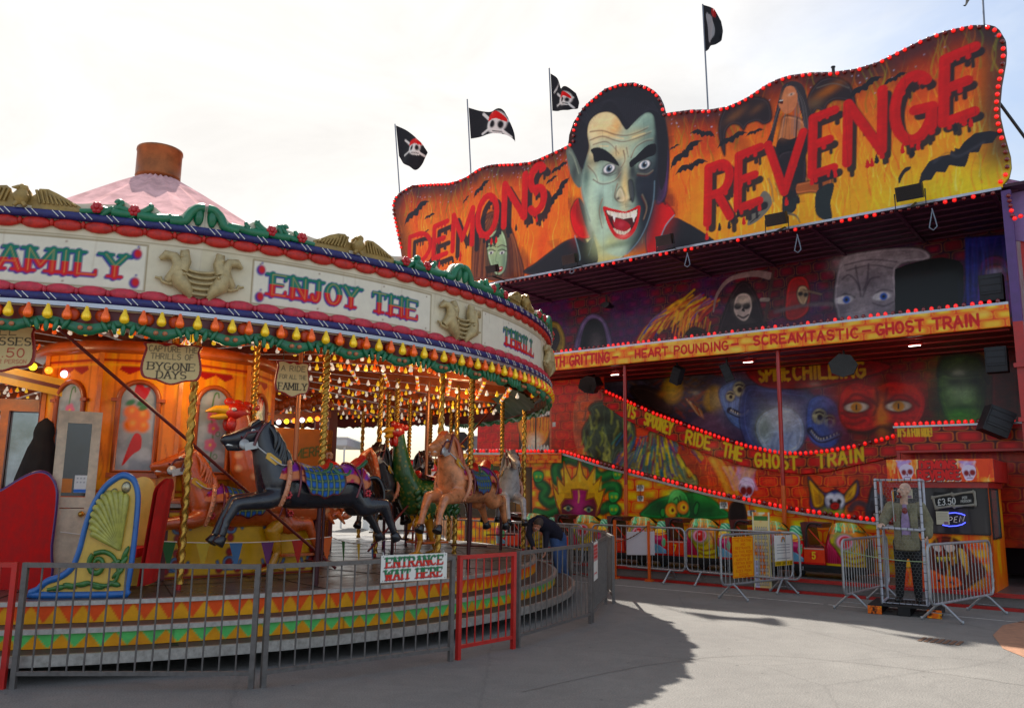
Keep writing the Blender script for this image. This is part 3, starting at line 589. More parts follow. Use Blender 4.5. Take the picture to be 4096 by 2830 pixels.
B.poly([(1680, 575), (1730, 530), (1790, 470), (1850, 455), (1850, 520), (1800, 545), (1740, 575), (1690, 610)], (24, 22, 26), soft=.015)
for ex_, ey_, k in ((1545, 618, 1.), (1778, 592, .93)):
    B.blob((ex_, ey_+4), .2*k, .155*k, (30, 28, 34), .95, hard=.6); B.blob((ex_, ey_), .165*k, .115*k, (238, 238, 234), 1, hard=.85); B.blob((ex_, ey_), .095*k, .1*k, (96, 120, 136), 1, hard=.9); B.blob((ex_, ey_), .058*k, .062*k, (14, 12, 16), 1, hard=.9); B.blob((ex_+9, ey_-10), .02, .02, (255, 255, 255), 1)
    B.line([(ex_-52, ey_+30), (ex_, ey_+48), (ex_+48, ey_+28)], .025, (70, 60, 66), .7)
B.poly([(1600, 760), (1625, 740), (1650, 800), (1640, 838), (1600, 832), (1588, 800)], (206, 196, 160), soft=.04, a=.7); B.blob((1605, 815), .07, .05, (40, 34, 38), .95); B.blob((1685, 822), .08, .05, (22, 20, 26), .95); B.blob((1650, 815), .12, .1, (248, 226, 176), .8); B.poly([(1700, 700), (1712, 790), (1700, 840), (1680, 790), (1672, 700)], (44, 46, 54), soft=.04, a=.85)
B.poly([(1292, 470), (1310, 420), (1312, 330), (1350, 230), (1440, 140), (1560, 72), (1690, 48), (1800, 85), (1870, 165), (1906, 262), (1930, 420), (1925, 640), (1890, 760), (1868, 640), (1872, 480), (1856, 350), (1842, 275), (1805, 246), (1757, 268), (1704, 320), (1662, 362), (1634, 334), (1596, 276), (1540, 246), (1470, 258), (1416, 310), (1402, 385), (1412, 470), (1396, 540), (1376, 620), (1352, 600), (1330, 540)], (34, 32, 37), soft=.018, crisp=False)
for k_ in range(40):
    t_ = k_/39; B.line([(1340+540*t_, 150+300*abs(t_-.5)**1.5), (1400+430*t_, 250+80*math.cos(t_*9))], .02, (62, 60, 70), .35, soft=.02)
MO = [(1506, 868), (1560, 880), (1610, 892), (1650, 900), (1695, 885), (1748, 862), (1742, 950), (1712, 1035), (1655, 1082), (1590, 1072), (1545, 1010), (1518, 930)]
B.poly(MO, (206, 58, 62), soft=.015); B.blob((1640, 1062), .22, .07, (240, 140, 130), .7)
B.poly([(1524, 892), (1600, 906), (1660, 912), (1732, 884), (1722, 960), (1690, 1022), (1645, 1052), (1598, 1044), (1560, 990), (1536, 930)], (74, 12, 20), soft=.012)
B.poly([(1570, 960), (1620, 950), (1680, 985), (1680, 1020), (1640, 1040), (1595, 1030)], (168, 40, 52), soft=.02); B.blob((1625, 985), .12, .1, (206, 90, 96), .6)
B.poly([(1526, 892), (1600, 908), (1660, 913), (1730, 886), (1728, 930), (1712, 945), (1690, 940), (1640, 950), (1590, 938), (1560, 930), (1536, 916)], (244, 236, 216), soft=.01, sm=False)
for x, l in ((1578, 42), (1706, 48)): B.poly([(x-14, 915), (x+14, 918), (x+2, 930+l)], (250, 246, 234), sm=False)
for x in (1552, 1604, 1630, 1658, 1684): B.line([(x, 902), (x, 938)], .012, (150, 130, 120), .8)
B.poly([(1572, 1010), (1600, 1022), (1650, 1032), (1686, 1010), (1678, 1032), (1645, 1052), (1600, 1046)], (232, 220, 196), soft=.01)
for x in (1590, 1608, 1627, 1646, 1664): B.line([(x, 1018), (x, 1046)], .01, (130, 100, 90), .8)
B.line([(1845, 700), (1836, 840), (1795, 985), (1735, 1100), (1660, 1182)], .025, (120, 146, 160), .8, soft=.02)
B.line([(1404, 530), (1378, 610), (1362, 720), (1380, 830), (1420, 965)], .03, (110, 132, 128), .7, soft=.03)
# winged woman behind REVENGE
B.m = B_
W1 = (44, 34, 36)
B.poly([(330, 950), (290, 820), (300, 700), (370, 590), (480, 560), (610, 580), (640, 700), (590, 740), (540, 720), (480, 740), (455, 780), (420, 745), (370, 745), (335, 800)], W1, soft=.03); B.blob((400, 680), .3, .12, (120, 80, 52), .7, .4); B.blob((540, 640), .2, .1, (110, 74, 50), .6, .4)
B.poly([(880, 560), (960, 450), (1060, 430), (1150, 470), (1190, 560), (1195, 650), (1140, 590), (1060, 580), (1010, 610), (990, 660), (940, 640), (900, 700)], W1, soft=.03); B.blob((1010, 520), .4, .12, (168, 98, 46), .75, .35); B.blob((930, 600), .2, .14, (112, 90, 66), .6); B.line([(940, 500), (1050, 470), (1150, 500)], .03, (100, 92, 84), .7)
B.poly([(690, 1000), (680, 860), (700, 760), (720, 690), (790, 690), (850, 720), (885, 800), (870, 900), (850, 1010), (880, 1130), (800, 1200), (700, 1120)], (190, 120, 84), soft=.03)
B.poly([(600, 880), (640, 770), (690, 560), (720, 480), (790, 455), (850, 490), (880, 600), (900, 760), (870, 800), (830, 650), (800, 560), (760, 540), (700, 640), (660, 800), (640, 880)], (54, 46, 48), soft=.02)
R = random.Random(5)
for _ in range(26):
    k = R.random(); B.line([(740+60*k, 480+20*k), (690+170*k, 600), (630+260*k, 780+R.uniform(-20, 60))], .016, R.choice([(110, 104, 104), (34, 30, 32), (140, 132, 126)]), .6)
B.poly([(700, 590), (730, 500), (780, 490), (808, 540), (805, 610), (770, 660), (730, 670), (700, 640), (684, 605)], (200, 128, 94), soft=.02); B.blob((730, 560), .12, .14, (206, 140, 100), .7); B.blob((770, 542), .07, .035, (230, 210, 190), .9); B.blob((770, 542), .03, .03, INK, 1); B.poly([(690, 580), (712, 575), (716, 602), (696, 604)], (70, 16, 18)); B.line([(694, 584), (712, 582)], .02, (240, 236, 224), 1)
B.poly([(670, 880), (700, 830), (760, 840), (830, 820), (868, 850), (850, 940), (760, 960), (680, 950)], (30, 26, 30), soft=.02); B.blob((720, 780), .16, .2, (196, 130, 90), .6); B.line([(808, 700), (800, 840)], .03, (26, 22, 26), 1); B.poly([(690, 940), (850, 930), (860, 1120), (790, 1160), (700, 1120)], (40, 32, 36), soft=.03)
B.poly([(750, 1150), (900, 1110), (1010, 1060), (1040, 1110), (1010, 1200), (900, 1190), (800, 1200)], (160, 90, 56), soft=.03); B.poly([(940, 1180), (1050, 1130), (1030, 1260), (1040, 1360), (980, 1370), (930, 1320)], (38, 44, 44), soft=.02); B.poly([(720, 1200), (800, 1190), (800, 1300), (740, 1340), (710, 1320)], (36, 40, 42), soft=.02); B.line([(745, 1330), (800, 1345), (828, 1390)], .07, (92, 90, 82), .9, w1=.02)
B.poly([(480, 1405), (500, 1330), (540, 1290), (560, 1220), (590, 1180), (630, 1210), (640, 1270), (590, 1340), (530, 1390)], (120, 116, 104), soft=.02); B.blob((600, 1265), .06, .05, INK, 1); B.line([(385, 1375), (400, 1320), (450, 1305), (520, 1315)], .07, (60, 52, 48), .9, w1=.03); B.line([(500, 1390), (560, 1340)], .03, INK, .9); B.line([(650, 1250), (640, 1160), (620, 1100)], .05, (150, 120, 90), .7)
for x, y, sz, an in ((375, 835, .4, .25), (528, 790, .22, .1), (1255, 490, .4, .4), (1455, 435, .26, .3)): B.bat((x, y), sz, an, INK)
B.bat((1870, 950), .92, .42, (34, 32, 38)); B.poly([(1485, 1135), (1480, 1090), (1520, 1030), (1560, 1020), (1555, 1040), (1525, 1060), (1500, 1100)], INK); B.line([(1715, 990), (1800, 930), (1880, 950), (2040, 860)], .05, (74, 72, 80), .5, soft=.04)
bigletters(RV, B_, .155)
B.m = lambda x, y: (x, y)
for u in np.arange(-8, 7, 1.22): B.line([(u, ZB), (u, 11.2)], .008, (40, 26, 24), .35)
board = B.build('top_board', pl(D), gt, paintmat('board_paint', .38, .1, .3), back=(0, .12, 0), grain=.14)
mb = MB(); bars = [(u, D+.12) for u in (-7.5, -4.2, -1.2, 2.0, 4.6, 6.5)]
for u, d in bars: mb.bar((u, d+.1, 7.6), (u, d+.1, float(ztf(u))-.05), .1); mb.bar((u, d+.15, float(ztf(u))-.7), (u, d+1.9, 7.8), .06)
mb.build('board_frame', BLACK, gt)
mb = MB(); mb.bar((-8.8, D-.012, ZB-.02), (6.96, D-.012, ZB-.02), .05, .05); mb.build('board_edge_trim', ALU, gt)
bulbs = []
m_lit = bulbmesh('bulb_lit_large', bl_lit, .045, 1.); m_off = bulbmesh('bulb_off_large', bl_off, .045, 1.); Rf = up_to((0, -1, 0))
def along(pts, step):
    P = [np.array(p, float) for p in pts]; o = []; acc = 0
    for a, b in zip(P[:-1], P[1:]):
        l = np.linalg.norm(b-a); t = step-acc if acc else 0
        while t < l: o.append(a+(b-a)*t/l); t += step
        acc = l-(t-step)
        if acc <= 0: acc = 1e-9
    return o
R = random.Random(11); ring = lef[1:]+top+rig[::-1][1:]
cen = np.array([0, 8.6])
for p in along(ring, .155):
    v = cen-p; v[0] *= .3; v = v/np.linalg.norm(v)*.06
    bulbs.append((m_lit if R.random() < .62 else m_off, (p[0]+v[0], D-.005, p[1]+v[1]), Rf))
Rd = up_to((0, -.5, -.85))
for u in np.arange(-8.7, 6.9, .165): bulbs.append((m_lit if R.random() < .3 else m_off, (u, D+.02, ZB-.055), Rd))
# --- lettered fascia between the storeys
F = sheet(-6.4, 6.9, 4.94, 5.36, .011, (240, 150, 80)); F.bricks(.42, .17, (246, 196, 96), (236, 120, 62), (226, 96, 52), seed=5)
F.fill((250, 214, 120), smo(.55, .75, fbm(F.X*2, F.Z*4, 4))*.5)
def Fw(t, x0, y0, x1, y1, yt, w=.235): 
    p0 = fac(x0, y0, D); p1 = fac(x1, y1, D); h = fac(x0, yt, D)[1]-p0[1]; F.text(t, p0, p1, h*.94, (196, 34, 34), w, drip=.1, mapped=False, gap=.34)
e0, e1 = fac(1226, 829, D), fac(1374, 815.6, D)
lt = (e1[0]-e0[0])*(13.4/12.4); F.text('TEETH GRITTING', (e1[0]-lt, e0[1]), (e1[0], e1[1]), .24, (196, 34, 34), .235, drip=.1, mapped=False, gap=.34)
Fw('HEART POUNDING', 1433, 807, 1642, 788, 788.5); Fw('SCREAMTASTIC', 1700, 778, 1937, 761, 757); Fw('GHOST TRAIN', 1978, 755, 2208, 733, 730)
for x, y in ((1388, 805), (1658, 776), (1955, 746)): p = np.array(fac(x, y, D)); F.line([p-(.07, 0), p+(.07, .0)], .05, (196, 34, 34))
F.build('lettered_fascia', pl(D), gt, paintmat('board_paint'), back=(0, .1, 0))
mb = MB(); mb.bar((-6.4, D+.03, 5.385), (6.9, D+.03, 5.385), .06, .05); mb.build('fascia_trim', ALU, gt)
mm_lit = bulbmesh('bulb_lit', bl_lit, .042, 1.2); mm_off = bulbmesh('bulb_off', bl_off, .042, 1.2); Ru = up_to((0, -.12, 1))
for u in np.arange(-4.2, 6.85, .142): bulbs.append((mm_lit if R.random() < .55 else mm_off, (u, D+.03, 5.41), Ru))
# --- structure: floors, ceilings, side walls, roof
mb = MB(); mb.box((0, 4.45, 7.66), (15.4, 2.86, .06)); mb.build('upper_ceiling', DKPUR, gt)
mb = MB()
for k in range(9): mb.box((-7.2+1.75*k, 4.4, 7.6), (.07, 2.7, .06))
for k in range(7): mb.box((-.3, 3.3+.4*k, 7.615), (15, .05, .03))
mb.build('ceiling_rib', mt('purple_rib', (78, 28, 58), .5), gt)
mb = MB(); mb.box((.2, 4.45, 4.97), (13.4, 2.7, .05)); mb.build('middle_ceiling', DKRED, gt)
mb = MB()
for k in range(4): mb.box((.2, 3.3+.7*k, 4.93), (13.3, .06, .03))
mb.build('ceiling_rail', RED, gt)
mb = MB(); mb.box((-.4, 7.4, 4.2), (15.2, 3.0, 8.4)); mb.build('rear_body', DKPUR, gt)
mb = MB(); mb.box((6.98, 4.6, 3.8), (.05, 2.6, 7.5)); mb.build('side_wall', DKRED, gt)
mb = MB(); mb.box((7.02, 3.12, 2.6), (.16, .16, 4.85)); mb.box((7.0, 3.0, 3.2), (.2, .08, .08)); mb.box((7.0, 3.0, 4.2), (.2, .08, .08)); mb.build('corner_column', RED, gt)
mb = MB(); mb.box((7.02, 3.12, 6.3), (.16, .16, 2.55)); mb.build('corner_column', PURPLE, gt)
mb = MB(); mb.grid([[(7.14+.22*i, 3.5+.05*math.sin(i*2.1+j)+.03*math.sin(j*3.3), .2+.55*j) for i in range(9)] for j in range(13)]); mb.build('side_tarpaulin', mt('red_tarpaulin', (196, 40, 36), .5, var=.2, bump=.3), gt)
mb = MB(); f = lambda x, z, d: (x, 3.45+d, z)
mb.prism([(7.0, 6.7), (9.2, 6.0), (9.2, 6.9), (7.0, 7.95)], .06, f); mb.build('gable_panel', mt('lilac_panel', (150, 120, 178), .5), gt)
for p in along([(7.06, 7.45), (7.1, 6.98), (7.35, 7.05), (7.45, 6.8), (7.5, 6.4)], .1): bulbs.append((m_lit if R.random() < .5 else m_off, (p[0], 3.05, p[1]), Rf))
mb = MB(); mb.tube([(6.98, 3.5, 9.6), (8.6, 4.6, 6.2)], .03); mb.build('stay_cable', BLACK, gt)
mb = MB(); mb.box((.1, 4.6, .17), (14.2, 6.6, .12)); mb.build('platform_floor', mt('grey_chequer_plate', (104, 102, 100), .5, .4, var=.3), gt)
mb = MB(); mb.box((.1, 1.25, .235), (14.3, .1, .06)); mb.box((.1, 1.22, .025), (14.3, .08, .05)); mb.build('platform_rail', RED, gt)
mb = MB(); mb.box((.1, 1.3, .13), (14.2, .02, .16)); mb.build('platform_skirt', mt('grey_mesh_panel', (128, 126, 122), .6, .2, var=.25, scale=60), gt)
for x in (1411, 1763):
    u = fac(x, 1000, 3.2)[0]; mb = MB(); mb.tube([(u, 3.2, 2.0), (u, 3.2, 4.94)], .045, 10); o = mb.build('post', RED, gt); mb = MB(); mb.tube([(u, 3.2, .23), (u, 3.2, 2.0)], .048, 10); mb.build('post_sleeve', ORANGE, o)
# --- upper back wall
DB = 5.8; Um = zoommap(2100, 900, 1996/2310, DB)
V = sheet(-8.2, 6.98, 4.95, 7.64, .0165, (60, 16, 36)); V.bricks(.42, .26, (120, 22, 46), (64, 14, 40), (44, 14, 40), seed=8); V.fill((58, 26, 84), smo(.4, .62, fbm(V.X*.7, V.Z*.9, 21))*.65); V.m = Um
V.poly([(100, 470), (150, 450), (185, 520), (170, 600), (100, 620)], (120, 100, 20), soft=.1); V.poly([(115, 490), (145, 480), (160, 530), (140, 580), (115, 590)], (30, 20, 20), soft=.06)
V.poly([(235, 600), (250, 480), (290, 420), (340, 415), (385, 470), (395, 600)], (98, 82, 118), soft=.1); V.poly([(262, 600), (270, 490), (300, 440), (340, 440), (368, 490), (372, 600)], (16, 12, 16), soft=.05); V.blob((330, 540), .25, .3, (86, 78, 82), .8)
R = random.Random(2)
for k in range(90):
    t = R.random(); x = 560+300*t; y = 480-130*math.sin(t*2.2)+R.uniform(-20, 40); V.line([(x-60, y+80), (x-20, y+20), (x+40, y-20+R.uniform(-15, 15))], .05, R.choice([(190, 30, 26), (60, 60, 150), (226, 190, 40), (226, 130, 30), (236, 180, 60), (150, 24, 40)]), .75, soft=.03)
for k in range(60): x = R.uniform(680, 850); y = R.uniform(380, 480); V.line([(x, y+50), (x+10, y)], .03, R.choice([(240, 190, 60), (250, 140, 40), (220, 90, 30)]), .7, soft=.02)
V.poly([(740, 520), (770, 475), (820, 480), (850, 520)], (40, 26, 20), soft=.05)
V.poly([(900, 560), (930, 380), (985, 275), (1030, 265), (1075, 330), (1110, 440), (1160, 560)], (34, 20, 26), soft=.06)
V.poly([(965, 390), (975, 335), (1005, 315), (1040, 325), (1052, 375), (1035, 430), (1010, 445), (980, 425)], (172, 158, 150), soft=.03)
for x in (985, 1025): V.blob((x, 375), .11, .09, (20, 12, 14), 1, hard=.6)
V.poly([(1002, 395), (1012, 382), (1018, 400)], (30, 20, 20)); V.line([(985, 418), (1010, 428), (1034, 415)], .05, (40, 30, 30), .9); V.blob((1010, 350), .2, .1, (214, 200, 180), .6)
V.line([(872, 400), (890, 320), (950, 250), (1060, 225), (1130, 235)], .04, (150, 130, 128), .95, w1=.2); V.line([(1150, 215), (1110, 440)], .09, (70, 50, 48), .9); V.line([(1095, 345), (1125, 345)], .1, (150, 138, 130), .9)
V.poly([(1205, 420), (1215, 280), (1250, 240), (1300, 245), (1320, 310), (1310, 400), (1250, 440)], (150, 30, 28), soft=.05); V.poly([(1258, 320), (1270, 285), (1300, 285), (1312, 320), (1295, 370), (1272, 360)], (176, 150, 120), soft=.03); V.blob((1275, 318), .07, .06, (24, 12, 12), 1, hard=.5); V.blob((1300, 322), .06, .06, (24, 12, 12), 1, hard=.5); V.line([(1290, 300), (1370, 320)], .05, (130, 110, 90), .9); V.line([(1160, 400), (1300, 370), (1440, 365)], .1, (104, 92, 96), .8, soft=.05)
V.poly([(1430, 330), (1445, 220), (1475, 150), (1560, 125), (1720, 105), (1840, 110), (1870, 160), (1720, 200), (1720, 440), (1480, 445), (1440, 390)], (150, 142, 150), soft=.05)
for p, rx, rz, c, a in (((1520, 170), .5, .25, (206, 198, 204), .8), ((1650, 170), .6, .2, (190, 182, 190), .7), ((1470, 380), .2, .5, (84, 78, 92), .7), ((1600, 260), .35, .3, (96, 88, 100), .6), ((1560, 400), .25, .4, (176, 166, 172), .7), ((1640, 400), .3, .2, (120, 112, 124), .7)): V.blob(p, rx, rz, c, a)
for P in ([(1470, 250), (1500, 230), (1540, 270), (1555, 330)], [(1640, 240), (1600, 250), (1575, 300), (1565, 330)], [(1530, 190), (1540, 250), (1552, 300)], [(1590, 180), (1585, 250), (1566, 300)], [(1450, 350), (1480, 318), (1525, 335)], [(1610, 330), (1650, 300), (1700, 305)], [(1610, 360), (1660, 375), (1705, 355)], [(1480, 185), (1600, 160), (1720, 170)], [(1490, 210), (1600, 185), (1700, 200)]): V.line(P, .035, (62, 52, 66), .75, soft=.03)
for x, y in ((1478, 345), (1650, 330)): V.blob((x, y), .2, .1, (226, 224, 230), .95, hard=.6); V.blob((x+10, y), .085, .09, (50, 96, 190), 1, hard=.7); V.blob((x+10, y), .04, .04, (10, 10, 14), 1, hard=.7)
V.poly([(1712, 440), (1712, 205), (1760, 185), (1850, 160), (1930, 148), (2010, 165), (2030, 190), (2032, 420)], (8, 7, 9), soft=.02, sm=False)
V.poly([(2040, 60), (2260, 40), (2260, 420), (2040, 420)], (40, 40, 120), soft=.05, sm=False); V.poly([(2105, 420), (2105, 200), (2140, 150), (2210, 150), (2245, 210), (2250, 420)], (110, 20, 90), soft=.06); V.poly([(2105, 260), (2140, 190), (2210, 190), (2240, 260)], (110, 14, 30), soft=.06); V.blob((2172, 215), .2, .08, (196, 196, 236), .8)
R = random.Random(9)
for k in range(30): x = R.uniform(2040, 2240); V.line([(x, 60), (x+R.uniform(-25, 25), 200), (x+R.uniform(-30, 30), 400)], .025, R.choice([(70, 80, 180), (30, 26, 80), (90, 60, 150)]), .4, soft=.03)
V.build('upper_mural', pl(DB), gt, paintmat('mural_paint', .32, .12, .5), grain=.5)
# --- middle back wall
M4 = lambda d: zoommap(2000, 1450, 1100/2310, d); M5 = lambda d: zoommap(2900, 1400, 1196/2310, d)
W = sheet(-8.2, 6.98, 2.2, 4.96, .0155, (120, 14, 10)); W.bricks(.4, .22, (176, 26, 14), (140, 14, 10), (104, 10, 10), seed=14); W.m = M4(DB)
W.poly([(480, 60), (1400, -40), (1820, 110), (2300, 220), (2300, 760), (1900, 660), (1300, 440), (860, 240), (640, 130)], (58, 50, 74), soft=.15)
W.blob((980, 120), .9, .4, (120, 124, 130), .6); W.blob((1500, 90), 1.0, .3, (150, 146, 120), .5)
R = random.Random(4)
for k in range(160):
    x = R.uniform(1080, 1720); y = R.uniform(130, 430); W.line([(x, y), (x+R.uniform(30, 90), y+R.uniform(-60, 60))], .05, R.choice([(80, 50, 34), (50, 34, 30), (130, 90, 40), (160, 60, 30), (36, 30, 40)]), .6, soft=.04)
W.poly([(1090, 230), (1200, 190), (1400, 280), (1450, 400), (1380, 440), (1200, 360)], (46, 32, 28), soft=.12)
for x, y in ((1448, 225), (1805, 310)): W.blob((x, y), .3, .36, (190, 150, 40), .95, hard=.5); W.blob((x, y), .17, .22, (226, 196, 90), .8)
W.blob((1360, 265), .13, .1, (190, 120, 40), .9)
for k in range(14): W.line([(1560+k*10, 300+k*8), (1650+k*5, 420+k*4)], .035, R.choice([(200, 130, 70), (170, 60, 40), (220, 200, 150)]), .7, soft=.02)
W.poly([(1720, 430), (1900, 380), (2000, 470), (2040, 640), (1850, 640), (1600, 540)], (130, 90, 110), soft=.2, a=.6)
def ghost(pts, eyes, mouth, c, hl, dkc):
    W.poly(pts, c, soft=.12); P = np.array(pts); cx, cy = P.mean(0); W.blob((cx-20, cy-60), .5, .6, hl, .6); W.blob((cx+70, cy+60), .5, .6, dkc, .6)
    for x, y, r in eyes: W.blob((x, y), r*1.15, r*1.25, dkc, .9, hard=.5); W.blob((x, y), r, r*1.1, (214, 214, 170), 1, hard=.7); W.blob((x+4, y+6), r*.4, r*.45, (16, 16, 30), 1, hard=.7)
    M_ = np.array(catmull(mouth, False, 6)); W.line(mouth, .17, tuple(v*.3 for v in dkc), .95, soft=.02)
    for q_ in M_[1:-1]: W.line([(q_[0], q_[1]-9), (q_[0]+1, q_[1]-1)], .035, (226, 224, 206), .9)
    W.line([(x, y+10) for x, y in mouth], .03, hl, .7, soft=.02)
    for x, y, r in eyes:
        for k_ in (1.6, 2.1): W.line([(x+r*150*k_*math.cos(t_), y+r*120*k_*math.sin(t_)) for t_ in np.linspace(-2.6, -.5, 8)], .022, dkc, .6)
        W.line([(x-r*150, y-r*170), (x, y-r*215), (x+r*160, y-r*150)], .05, tuple(v*.4 for v in dkc), .8)
    for k_ in range(7): W.line([(cx-90+k_*28, cy-30), (cx-95+k_*30, cy+20), (cx-80+k_*26, cy+70)], .018, hl if k_ % 2 else dkc, .4)
ghost([(1840, 230), (1960, 160), (2080, 190), (2160, 300), (2160, 480), (2080, 570), (1960, 520), (1880, 400)], [(2010, 220, .17), (1935, 280, .12)], [(1930, 400), (2030, 440), (2090, 400)], (104, 140, 210), (176, 200, 240), (30, 40, 96))
W.m = M5(DB)
W.poly([(140, 300), (300, 270), (540, 300), (660, 330), (700, 480), (560, 760), (250, 800), (120, 600)], (70, 84, 140), soft=.2, a=.9)
W.poly([(240, 640), (260, 520), (360, 450), (480, 440), (580, 510), (615, 620), (590, 740), (500, 800), (330, 790)], (176, 196, 226), soft=.12); W.blob((450, 520), .5, .4, (236, 240, 246), .8); W.blob((300, 600), .3, .5, (150, 170, 130), .6)
for x in (360, 400, 440, 480): W.line([(x, 790), (x+10, 700), (x+40, 640)], .06, (80, 100, 160), .5, soft=.06)
ghost([(640, 420), (720, 350), (840, 390), (890, 520), (900, 640), (840, 740), (720, 740), (640, 640)], [(730, 512, .17), (808, 548, .14)], [(660, 620), (740, 690), (880, 640)], (76, 110, 210), (150, 170, 236), (24, 28, 100)); W.blob((800, 600), .35, .22, (110, 140, 220), .8)
W.blob((1210, 440), 1.9, 1.1, (40, 6, 8), .9); W.poly([(880, 480), (900, 330), (1000, 250), (1150, 280), (1300, 240), (1460, 280), (1545, 360), (1530, 500), (1440, 600), (1280, 560), (1180, 600), (1040, 630), (930, 590)], (206, 50, 22), soft=.12)
for p, rx, rz, c, a in (((1000, 330), .5, .3, (232, 80, 34), .8), ((1400, 310), .5, .3, (228, 76, 32), .8), ((1210, 490), .17, .6, (244, 150, 60), .8), ((980, 540), .4, .25, (196, 60, 24), .7), ((1200, 330), .16, .3, (120, 20, 12), .6), ((1100, 400), .25, .1, (90, 14, 10), .5)): W.blob(p, rx, rz, c, a)
for P in ([(920, 420), (1000, 340), (1100, 370), (1180, 430)], [(1240, 420), (1320, 350), (1420, 360), (1500, 430)], [(900, 480), (980, 520), (1090, 500)], [(920, 560), (1000, 570), (1080, 540)], [(1170, 300), (1180, 400), (1150, 500)], [(1250, 300), (1240, 400)]): W.line(P, .06, (70, 8, 8), .7, soft=.05)
for x, y in ((1015, 440), (1340, 432)): W.blob((x, y), .33, .17, (60, 8, 8), .9, hard=.4); W.blob((x, y), .26, .11, (224, 206, 190), 1, hard=.7); W.blob((x, y), .13, .115, (206, 140, 30), 1, hard=.7); W.line([(x, y-16), (x, y+16)], .035, (20, 10, 8), 1)
for P in ([(960, 620), (1100, 640), (1200, 590), (1300, 620)],): W.line(P, .1, (50, 8, 8), .8, soft=.06)
W.poly([(1650, 330), (1660, 120), (1720, 60), (1900, 50), (1990, 110), (2010, 320), (1990, 480), (1930, 560), (1760, 560), (1690, 480)], (96, 150, 44), soft=.1)
for p, rx, rz, c, a in (((1820, 130), .6, .4, (120, 150, 40), .8), ((1830, 300), .45, .5, (160, 190, 150), .8), ((1780, 240), .3, .14, (24, 34, 16), .9), ((1920, 240), .3, .14, (24, 34, 16), .9), ((1840, 440), .4, .1, (24, 36, 18), .9), ((1820, 500), .4, .2, (60, 150, 40), .7), ((1990, 350), .2, 1., (14, 24, 12), .8), ((1660, 350), .2, 1., (20, 34, 14), .7)): W.blob(p, rx, rz, c, a)
W.poly([(1640, 200), (1660, 60), (1740, 20), (1900, 15), (2000, 70), (2040, 260), (1980, 180), (1960, 190), (1880, 200), (1760, 205), (1690, 190)], (20, 26, 14), soft=.1, a=.8)
W.poly([(200, 120), (900, 60), (1290, 130), (860, 260), (520, 300), (260, 270)], (140, 16, 12), soft=.06, a=.8); 
for x0, x1, y0, t in ((265, 500, 238, 'SPINE'), (530, 1080, 224, 'CHILLING')): W.text(t, (x0, y0), (x1, y0-10-(x1-x0)*.02), .36, (226, 176, 40), .2, drip=.1, gap=.3)
W.poly([(2060, 0), (2260, 0), (2260, 760), (2060, 760)], (120, 12, 12), soft=.05, sm=False, a=.8); W.blob((2190, 320), .5, 1., (50, 26, 24), .8)
W.build('middle_mural', pl(DB), gt, paintmat('mural_paint'), grain=.5)
# --- sloping second wall and its lettered swoop rail
D2, D1 = 4.4, 3.3
SWT = [(1290, 868), (1357.6, 882), (1410, 906), (1477, 936), (1560, 967), (1638, 995), (1690, 1011), (1748.5, 1023), (1781, 1026), (1811, 1026.5), (1869, 1021), (1927.5, 1011), (1975, 999), (2024, 986)]
SWB = [(1290, 878), (1337.5, 895.6), (1412.7, 946.6), (1480, 977), (1547, 1005.7), (1620, 1032), (1678.5, 1051), (1752, 1064), (1811, 1069), (1869, 1064), (1927.5, 1050), (1975, 1040), (2030, 1027)]
RMP = [(1060, 1020), (1270, 1021), (1356, 1049), (1477, 1080), (1598, 1112), (1727, 1139), (1796, 1153), (1927.5, 1171), (1989, 1178), (2060, 1190)]
zt2 = interp(z_of(SWT, D2-.06)); zb2 = interp(z_of(SWB, D2-.06)); zr = interp(z_of(RMP, D1-.03))
us = np.linspace(-7.2, 6.95, 960); lz = np.linspace(0, 1, 220); za = zr(us)-.35
U2 = np.tile(us, (220, 1)); ztw = np.where(us < -2.75, 4.9, np.where(us > 4.45, 3.1, zt2(us)-.06)); Z2 = za+(ztw-za)*lz[:, None]
Q = Cv(U2, Z2, (160, 30, 14)); Q.bricks(.5, .25, (246, 96, 30), (218, 58, 20), (160, 30, 14), seed=4); Q.fill((240, 110, 30), smo(.45, .7, fbm(Q.X*.8, Q.Z, 31))*smo(3.6, 2.2, Q.Z)*.5)
Q.fill((130, 14, 10), smo(.4, .75, fbm(Q.X*.7+3, Q.Z*1.2, 33))*.5); Q.flames(-1, 4.5, 1.4, 2.4, 90, [(240, 150, 40), (230, 110, 30), (150, 30, 14)], .5, .03, .5, 6); Q.m = M4(D2)
Q.poly([(-400, 160), (150, 150), (640, 170), (660, 740), (540, 745), (-400, 745)], (186, 44, 16), soft=.03, sm=False, a=.45)
Q.poly([(160, 300), (420, 280), (420, 740), (160, 740)], (34, 26, 24), sm=False)                      # doors painted as an open mouth
Q.poly([(165, 470), (415, 460), (410, 600), (370, 680), (290, 720), (200, 690), (170, 620)], (236, 130, 50), soft=.1); Q.blob((290, 660), .3, .25, (236, 226, 206), .9)
R = random.Random(6)
for k in range(80): x = R.uniform(165, 415); Q.line([(x, 460), (x+R.uniform(-8, 8), 520+R.uniform(0, 70))], .02, R.choice([(40, 24, 20), (226, 90, 30), (250, 170, 80)]), .6, soft=.015)
Q.poly([(165, 310), (290, 290), (418, 310), (412, 345), (290, 345), (170, 350)], (120, 60, 56), soft=.03)
for k in range(10): x = 172+k*25; h = 64+22*math.sin(k/9*PI); Q.poly([(x, 372), (x+22, 366), (x+22, 366+h), (x+12, 372+h), (x+2, 368+h)], (226, 222, 214), soft=.012)
